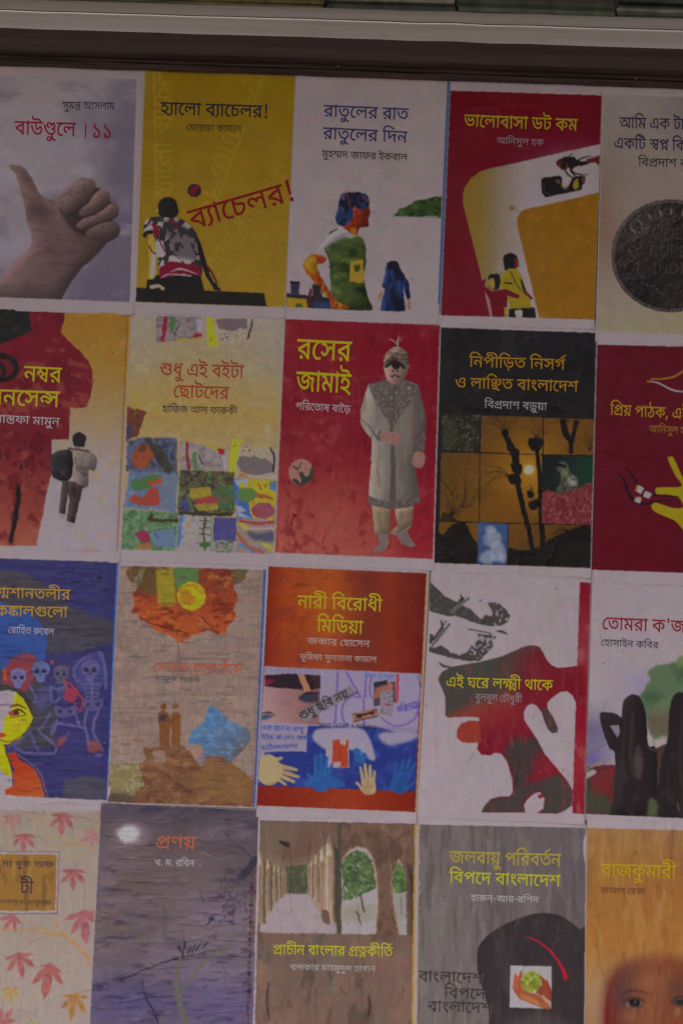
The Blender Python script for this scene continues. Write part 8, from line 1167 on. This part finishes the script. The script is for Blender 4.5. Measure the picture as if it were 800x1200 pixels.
def text_mesh(glyphs, rowh=.2):
    """letters cut into thin rows (non-zero winding, so loops and joins close properly)"""
    E0 = []; E1 = []
    for cs in glyphs:
        for c in cs: E0.append(c); E1.append(np.roll(c, -1, 0))
    E0 = np.vstack(E0); E1 = np.vstack(E1); keep = E0[:, 1] != E1[:, 1]; E0 = E0[keep]; E1 = E1[keep]
    sgn = np.where(E1[:, 1] > E0[:, 1], 1, -1); ylo = np.minimum(E0[:, 1], E1[:, 1]); yhi = np.maximum(E0[:, 1], E1[:, 1]); sl_ = (E1[:, 0]-E0[:, 0])/(E1[:, 1]-E0[:, 1])
    Q = []
    for y in np.arange(ylo.min(), yhi.max(), rowh):
        yc = y+rowh/2; k = (ylo <= yc) & (yhi > yc)
        if not k.any(): continue
        x = E0[k, 0]+(yc-E0[k, 1])*sl_[k]; o = np.argsort(x); x = x[o]; w = np.cumsum(sgn[k][o]); ins = w != 0; xa = None
        for m in range(len(x)):
            if ins[m] and xa is None: xa = x[m]
            elif not ins[m] and xa is not None:
                n_ = max(1, int((x[m]-xa)/2.5)+1); t = np.linspace(xa, x[m], n_+1)
                if x[m]-xa > .02: Q += [(t[a_], t[a_+1], y) for a_ in range(n_)]
                xa = None
    Q = np.array(Q); V = np.stack([np.stack([Q[:, 0], Q[:, 2]], 1), np.stack([Q[:, 0], Q[:, 2]+rowh], 1), np.stack([Q[:, 1], Q[:, 2]+rowh], 1), np.stack([Q[:, 1], Q[:, 2]], 1)], 1).reshape(-1, 2)
    return V, np.arange(len(V)).reshape(-1, 4), .00022

INKS = {}
def lettering_material(c):
    key = tuple(int(v) for v in c)
    if key not in INKS:
        a_ = ink(key); INKS[key] = solid('lettering_ink', tuple(float(v) for v in a_), .5, vary=(500, (1, 1, 1), tuple(float(min(v*1.25+.008, .85)) for v in a_), .35, .75), spec=.12)
    return INKS[key]

# ink strength of each sheet's print, as printed
STRENGTH = [1, .91, 1, .86, .97, 1.0, 1.02, .95, .82, .88, 1.12, 1.08, 1.02, 1, 1.03, 1.04, 1.12, 1.14, 1.15, .98]
GROUP = 'book cover posters pasted edge to edge in rows'
for si, A in enumerate(SHEETS):
    row, colm = divmod(si, 5); base = .0006+(3-row)*.0009+colm*.0003
    q = A.sheet; nu = int(max(np.hypot(*(q[1]-q[0])), np.hypot(*(q[2]-q[3])))); nv = int(max(np.hypot(*(q[3]-q[0])), np.hypot(*(q[2]-q[1]))))
    u = np.linspace(0, 1, nu+1); v = np.linspace(0, 1, nv+1); U, Vv = np.meshgrid(u, v); U = U.ravel(); Vv = Vv.ravel()
    rs_ = np.random.default_rng(si+50)
    P = quad_uv(q, U, Vv)
    H_ = relief(A); edge = np.minimum(np.minimum(U*nu, (1-U)*nu), np.minimum(Vv*nv, (1-Vv)*nv)); 
    def height(Pp):
        c = (Pp-A.o)*SS; return sample(H_, c)
    hmin = H_.min()
    fall = .25+.75*step(edge, 0, 14)
    h = base+(height(P)-hmin)*fall*.9
    # slightly lifted corners and worn edges
    corner = np.exp(-((U*nu)**2+(Vv*nv)**2)/300.)*rs_.random()+np.exp(-(((1-U)*nu)**2+((1-Vv)*nv)**2)/300.)*rs_.random()
    h += corner*.0022
    Hg = h.reshape(nv+1, nu+1)
    X = on_wall(P); X[:, 1] -= h
    root = empty('book_cover_poster', tuple(X.mean(0)*np.array([1, 0, 1]))); org = np.array(root.location)
    tag(root, A.label, 'poster', GROUP)
    cimg = A.c; cimg = (cimg+np.roll(cimg, 1, 0)+np.roll(cimg, 1, 1)+np.roll(np.roll(cimg, 1, 0), 1, 1))/4
    tone = STRENGTH[si]; raw = sample(cimg, (P-A.o)*SS+.5); bare = np.clip((np.array(PAPER)-raw).max(1)/40, 0, 1)[:, None]
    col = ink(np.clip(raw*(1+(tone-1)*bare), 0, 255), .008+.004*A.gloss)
    # which part each face belongs to
    idx = np.zeros((A.H, A.W), np.int16)
    names = [('paper_sheet', None)]
    clips = winding([(A.sheet-A.o)*SS], A.W, A.H)
    for pn, polys, lab in A.parts:
        names.append((pn, lab)); idx[winding([(p-A.o)*SS for p in polys], A.W, A.H) & clips] = len(names)-1
    I = np.arange((nu+1)*(nv+1)).reshape(nv+1, nu+1)
    Fq = np.stack([I[:-1, :-1], I[1:, :-1], I[1:, 1:], I[:-1, 1:]], -1).reshape(-1, 4)
    ctr = ((P[Fq[:, 0]]+P[Fq[:, 2]])/2-A.o)*SS
    fi = idx[np.clip(ctr[:, 1].astype(int), 0, A.H-1), np.clip(ctr[:, 0].astype(int), 0, A.W-1)]
    counts = np.bincount(fi, minlength=len(names))
    cover_i = [i for i, nm in enumerate(names) if nm[0] == 'printed_cover']
    for i in range(1, len(names)):
        if 0 < counts[i] < 40: fi[fi == i] = cover_i[0] if cover_i else 0
    mat = PRINT[A.gloss]
    for i, (pn, lab) in enumerate(names):
        sel = Fq[fi == i]
        if i and not len(sel): continue
        if i == 0:                                        # the sheet itself, with its cut edge down to the board
            b = np.concatenate([I[0, :], I[1:, -1], I[-1, -2::-1], I[-2:0:-1, 0]]); b2 = np.roll(b, -1)
            low = X[b].copy(); low[:, 1] += .0004
            used, inv = np.unique(np.concatenate([sel.ravel(), b]), return_inverse=True)
            Vn = np.vstack([X[used], low]); cn = np.vstack([col[used], np.tile(ink(PAPER)*.9, (len(b), 1))])
            bi = inv[len(sel)*4:]; ring = len(used)+np.arange(len(b)); Fs = np.stack([bi, np.roll(bi, -1), np.roll(ring, -1), ring], 1)
            Fn = np.vstack([inv[:len(sel)*4].reshape(-1, 4), Fs])
        else:
            used, inv = np.unique(sel.ravel(), return_inverse=True); Vn = X[used]; cn = col[used]; Fn = inv.reshape(-1, 4)
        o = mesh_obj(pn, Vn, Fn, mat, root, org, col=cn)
        if lab: o['label'] = lab
    for pn, glyphs, c, lab in A.texts:
        TV, TF, off = text_mesh(glyphs)
        # stay on the sheet
        uv = np.full((len(TV), 2), .5)
        for _ in range(6):                                 # where on the (not quite square) sheet each point lies
            a_, b_ = uv[:, :1], uv[:, 1:]; res = (q[0]*(1-a_)+q[1]*a_)*(1-b_)+(q[3]*(1-a_)+q[2]*a_)*b_-TV
            du = (q[1]-q[0])*(1-b_)+(q[2]-q[3])*b_; dv = (q[3]-q[0])*(1-a_)+(q[2]-q[1])*a_; det = du[:, 0]*dv[:, 1]-du[:, 1]*dv[:, 0]
            uv[:, 0] -= (res[:, 0]*dv[:, 1]-res[:, 1]*dv[:, 0])/det; uv[:, 1] -= (du[:, 0]*res[:, 1]-du[:, 1]*res[:, 0])/det
        uu, vv = np.clip(uv[:, 0], 0, 1)*nu, np.clip(uv[:, 1], 0, 1)*nv
        hh = sample(Hg, np.stack([uu, vv], 1))
        Y3 = on_wall(TV); Y3[:, 1] -= hh+off+.00006
        mesh_obj(pn, Y3, TF, lettering_material(tuple(min(255, v*(1+(tone-1)*.6)) for v in c)), root, org)
        if lab: scene.collection.objects[-1]['label'] = lab

# ---------------------------------------------------------------- wooden batten above the sheets
bt = empty('wooden_batten', (0, 0, z_top)); tag(bt, 'dark stained grooved wooden batten running along the top edge of the posters', 'batten')
woodm = solid('stained_wood', (.045, .024, .021), .6, vary=(9, (.6, 8, 26), (.10, .058, .048), .42, .62), bumps=[(14, .8, (.5, 6, 30), 6), (150, .2, (1, 1, 1), 3)], spec=.4)
def strip(name, ya, yb, y_front, y_back, mat, parent, seed, waviness=.0004, seg=90):
    """a long strip whose upper and lower edges follow two wall lines, slightly wavy"""
    rng = np.random.default_rng(seed); xs = np.linspace(-90, 890, seg); w1 = np.interp(xs, np.linspace(-90, 890, 30), rng.normal(0, 1, 30)); w2 = np.interp(xs, np.linspace(-90, 890, 36), rng.normal(0, 1, 36))
    top = on_wall(np.stack([xs, ya(xs)], 1), y_front); bot = on_wall(np.stack([xs, yb(xs)], 1), y_front); top[:, 2] += w1*waviness; bot[:, 2] += w2*waviness
    r = .0012; rings = []
    for t_, b_ in zip(top, bot):
        rings.append([(t_[0], y_back, t_[2]), (t_[0], y_front+r, t_[2]), (t_[0], y_front, t_[2]-r), (b_[0], y_front, b_[2]+r), (b_[0], y_front+r, b_[2]), (b_[0], y_back, b_[2])])
    V = np.array(rings).reshape(-1, 3); F = [(i*6+j, i*6+(j+1) % 6, (i+1)*6+(j+1) % 6, (i+1)*6+j) for i in range(seg-1) for j in range(6)]+[tuple(range(5, -1, -1)), tuple(range((seg-1)*6, seg*6))]
    return mesh_obj(name, V, F, mat, parent, parent.location)
lo = lambda x: 74+.0345*x; hi = lambda x: 44+.0335*x
cuts = [0, .30, .52, .80, 1]
for k in range(4):
    f0, f1 = cuts[k], cuts[k+1]
    strip('moulding_strip', (lambda x, f=f0: hi(x)*(1-f)+lo(x)*f+.35), (lambda x, f=f1: hi(x)*(1-f)+lo(x)*f-.35), -.013-.0025*(k % 2)+.001*(k == 3), .004, woodm, bt, 10+k)
nailm = solid('nail_steel', (.5, .48, .46), .4, metal=1)
for x, y in ((396, 77.5), (156, 65), (745, 92)):
    c = on_wall([(x, y)], -.0165)[0]; a_ = np.linspace(0, 2*math.pi, 13)[:-1]
    V = [(c[0]+.0012*math.cos(t), c[1], c[2]+.0012*math.sin(t)) for t in a_]+[(c[0]+.0007*math.cos(t), c[1]-.0007, c[2]+.0007*math.sin(t)) for t in a_]+[(c[0]+.0013*math.cos(t), c[1]+.003, c[2]+.0013*math.sin(t)) for t in a_]
    F = [(i, (i+1) % 12, 12+(i+1) % 12, 12+i) for i in range(12)]+[tuple(range(12, 24))]+[(24+i, 24+(i+1) % 12, (i+1) % 12, i) for i in range(12)]
    mesh_obj('nail_head', V, F, nailm, bt, bt.location, smooth=False)

# ---------------------------------------------------------------- metal rail in front of the batten
YR = -.045
rl = empty('metal_rail', (0, YR, z_top+.04)); tag(rl, 'dull silver rounded metal rail across the top of the picture, above the wooden batten', 'rail')
railm = solid('brushed_metal', (.78, .69, .67), .34, metal=.3, vary=(7, (.3, 6, 14), (.88, .80, .77), .35, .7), bumps=[(60, .05, (.1, 4, 8), 4), (9, .10, (.5, 1, 1), 2)], rv=.06)
PROF = ocurve([(0, -.10), (0, .18), (.025, .36), (.08, .43), (.24, .468), (.40, .488), (.52, .496), (.62, .501), (.705, .504)], 5)
NR = len(PROF)
seg = 160; xs = np.linspace(-120, 920, seg); ytop = -3+.0295*xs; ybot = 52+.0325*xs
T3 = on_wall(np.stack([xs, ytop], 1), YR); B3 = on_wall(np.stack([xs, ybot], 1), YR); rings = []
rng = np.random.default_rng(4); dent = np.interp(xs, np.linspace(-120, 920, 25), rng.normal(0, .0003, 25))
for k in range(seg):
    cz = (T3[k, 2]+B3[k, 2])/2+dent[k]; r = (T3[k, 2]-B3[k, 2])/2; x = (T3[k, 0]+B3[k, 0])/2
    hh_ = 2*r; rings.append([(x, YR+.022-hh_*d, T3[k, 2]+dent[k]-hh_*s_) for s_, d in PROF])
V = np.array(rings).reshape(-1, 3); Fq = [(i*NR+j, (i+1)*NR+j, (i+1)*NR+(j+1) % NR, i*NR+(j+1) % NR) for i in range(seg-1) for j in range(NR)]
mesh_obj('rail_face', V, Fq, railm, rl, rl.location, smooth=True)

beadm = solid('highlight_bead', (.95, .91, .89), .20, metal=1)  # half-round added to draw the rail's thin highlight line
lipm = solid('shaded_underside', (.075, .05, .047), .5, vary=(8, (.3, 5, 12), (.12, .085, .08), .35, .7), bumps=[(60, .1, (.1, 4, 8), 4)], spec=.3)  # underside of the rail, its shade painted in as a darker colour
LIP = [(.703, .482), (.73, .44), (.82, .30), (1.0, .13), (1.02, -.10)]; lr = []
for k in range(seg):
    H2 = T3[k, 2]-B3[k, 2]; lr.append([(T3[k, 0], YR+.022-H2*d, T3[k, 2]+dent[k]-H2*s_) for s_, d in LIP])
mesh_obj('rail_underside', np.array(lr).reshape(-1, 3), [(i*5+j, (i+1)*5+j, (i+1)*5+j+1, i*5+j+1) for i in range(seg-1) for j in range(4)], lipm, rl, rl.location)
b0 = []
for k in range(seg):
    H2 = T3[k, 2]-B3[k, 2]; x = T3[k, 0]; cy = YR+.0226-H2*.476; cz = T3[k, 2]+dent[k]-H2*.33; rr_ = .0020
    b0.append([(x, cy-rr_*math.cos(t), cz+rr_*1.2*math.sin(t)) for t in np.linspace(-1.9, 1.9, 9)])
mesh_obj('highlight_bead', np.array(b0).reshape(-1, 3), [(i*9+j, (i+1)*9+j, (i+1)*9+j+1, i*9+j+1) for i in range(seg-1) for j in range(8)], beadm, rl, rl.location, smooth=True)

# ---------------------------------------------------------------- shelf of books showing above the rail
zs = float(on_wall([(400, 24)], 0)[0, 2])
roofm = solid('shade_roof_boards', (.16, .13, .10), .85, vary=(6, (1, 12, 1), (.25, .20, .16), .35, .7), bumps=[(20, .5, (1, 20, 1), 4)])
for k in range(14):                                        # unseen overhead boards, added to shade the upper rows
    y1 = .26-k*.124; V, Fc = bbox(-2.4, 2.4, y1-.120, y1, zs+.330+.0015*(k % 3), zs+.350+.0015*(k % 3), .002)
    if k == 0: shade_roof = mesh_obj('shade_roof', V, Fc, roofm); tag(shade_roof, kind='structure')
    else: mesh_obj('roof_board', V, Fc, roofm, shade_roof)
sb = solid('shelf_board', (.15, .12, .105), .7, vary=(8, (1, 8, 20), (.14, .12, .10), .4, .7))
V, Fc = bbox(-.62, .62, -.012, .24, zs-.018, zs, .002); tag(mesh_obj('shelf', V, Fc, sb), 'dark wooden shelf behind the metal rail carrying lying books', 'shelf')
bm_ = solid('shelf_back', (.10, .095, .08), .8, vary=(5, (1, 1, 3), (.17, .16, .13), .4, .7))
V, Fc = bbox(-1.0, 1.0, .245, .262, zs-.2, zs+.328, .002); tag(mesh_obj('shelf_back_panel', V, Fc, bm_), 'dull olive panel behind the books on the shelf above the rail', 'panel')
pagem = solid('page_edges', (.50, .46, .40), .9, vary=(20, (.4, 1, 120), (.30, .27, .23), .4, .65), bumps=[(60, .8, (.2, 1, 40), 3)])
def lying_book(x0, x1, y0, z0, th, c, label, name='lying_book', depth=.15, rot=0):
    bk = empty(name, ((x0+x1)/2, y0+depth/2, z0)); bk.rotation_euler = (0, 0, rot); tag(bk, label, 'book', 'books lying on the shelf above the rail')
    c = tuple(v*.75+.38*(sum(c)/3) for v in c); cm = solid('book_cover', c, .45, vary=(40, (1, 1, 1), tuple(min(v*1.9+.02, .8) for v in c), .4, .75)); w = (x1-x0)/2; d = depth/2; t = .0010
    for nm, (a0, a1, b0, b1, c0, c1), m in (('front_cover', (-w, w, -d, d, th-t, th), cm), ('back_cover', (-w, w, -d, d, 0, t), cm), ('page_block', (-w+.003, w-.003, -d+.002, d-.003, t+.0002, th-t-.0002), pagem), ('spine', (-w, w, -d-.0018, -d-.0001, .0, th), cm)):
        V, F = bbox(a0, a1, b0, b1, c0, c1, .0004); mesh_obj(nm, V, F, m, bk)
    return bk
HUES = [('tan', (.17, .14, .11)), ('charcoal', (.09, .085, .085)), ('cream', (.34, .30, .25)), ('mustard', (.22, .16, .02)), ('olive', (.12, .11, .03)), ('ochre', (.26, .19, .04)), ('moss green', (.10, .12, .07)), ('pale grey', (.28, .27, .25)),
        ('slate', (.10, .11, .12)), ('brick red', (.24, .05, .035)), ('sage', (.17, .19, .13)), ('plum', (.12, .06, .07)), ('off white', (.40, .37, .35)), ('dark green', (.06, .08, .05)), ('khaki', (.18, .17, .10))]
piles = [(-.52, -.235, 'at the left end of the shelf', (0, 1, 4, 2, 0)), (-.232, -.045, 'left of the middle of the shelf', (4, 3, 5, 3, 4)), (-.042, .128, 'at the middle of the shelf', (6, 7, 8, 6, 2, 13)),
         (.131, .338, 'right of the middle of the shelf', (8, 9, 9, 10, 13, 6, 11)), (.341, .60, 'at the right end of the shelf', (1, 12, 13, 14, 7, 6, 13))]
rng = np.random.default_rng(9); order_words = ('lowest', 'second', 'third', 'fourth', 'fifth', 'sixth', 'seventh')
for x0, x1, where, hs in piles:
    z = zs
    for k, hi_ in enumerate(hs):
        th = rng.uniform(.0042, .0068); j = rng.uniform(-.004, .004); nm, c = HUES[hi_]
        lying_book(x0+j, x1+j*.4, rng.uniform(-.004, .008), z+.0001, th, c, f'thin {nm} book lying {order_words[k]} from below {where}', rot=rng.uniform(-.012, .012)); z += th+.0003
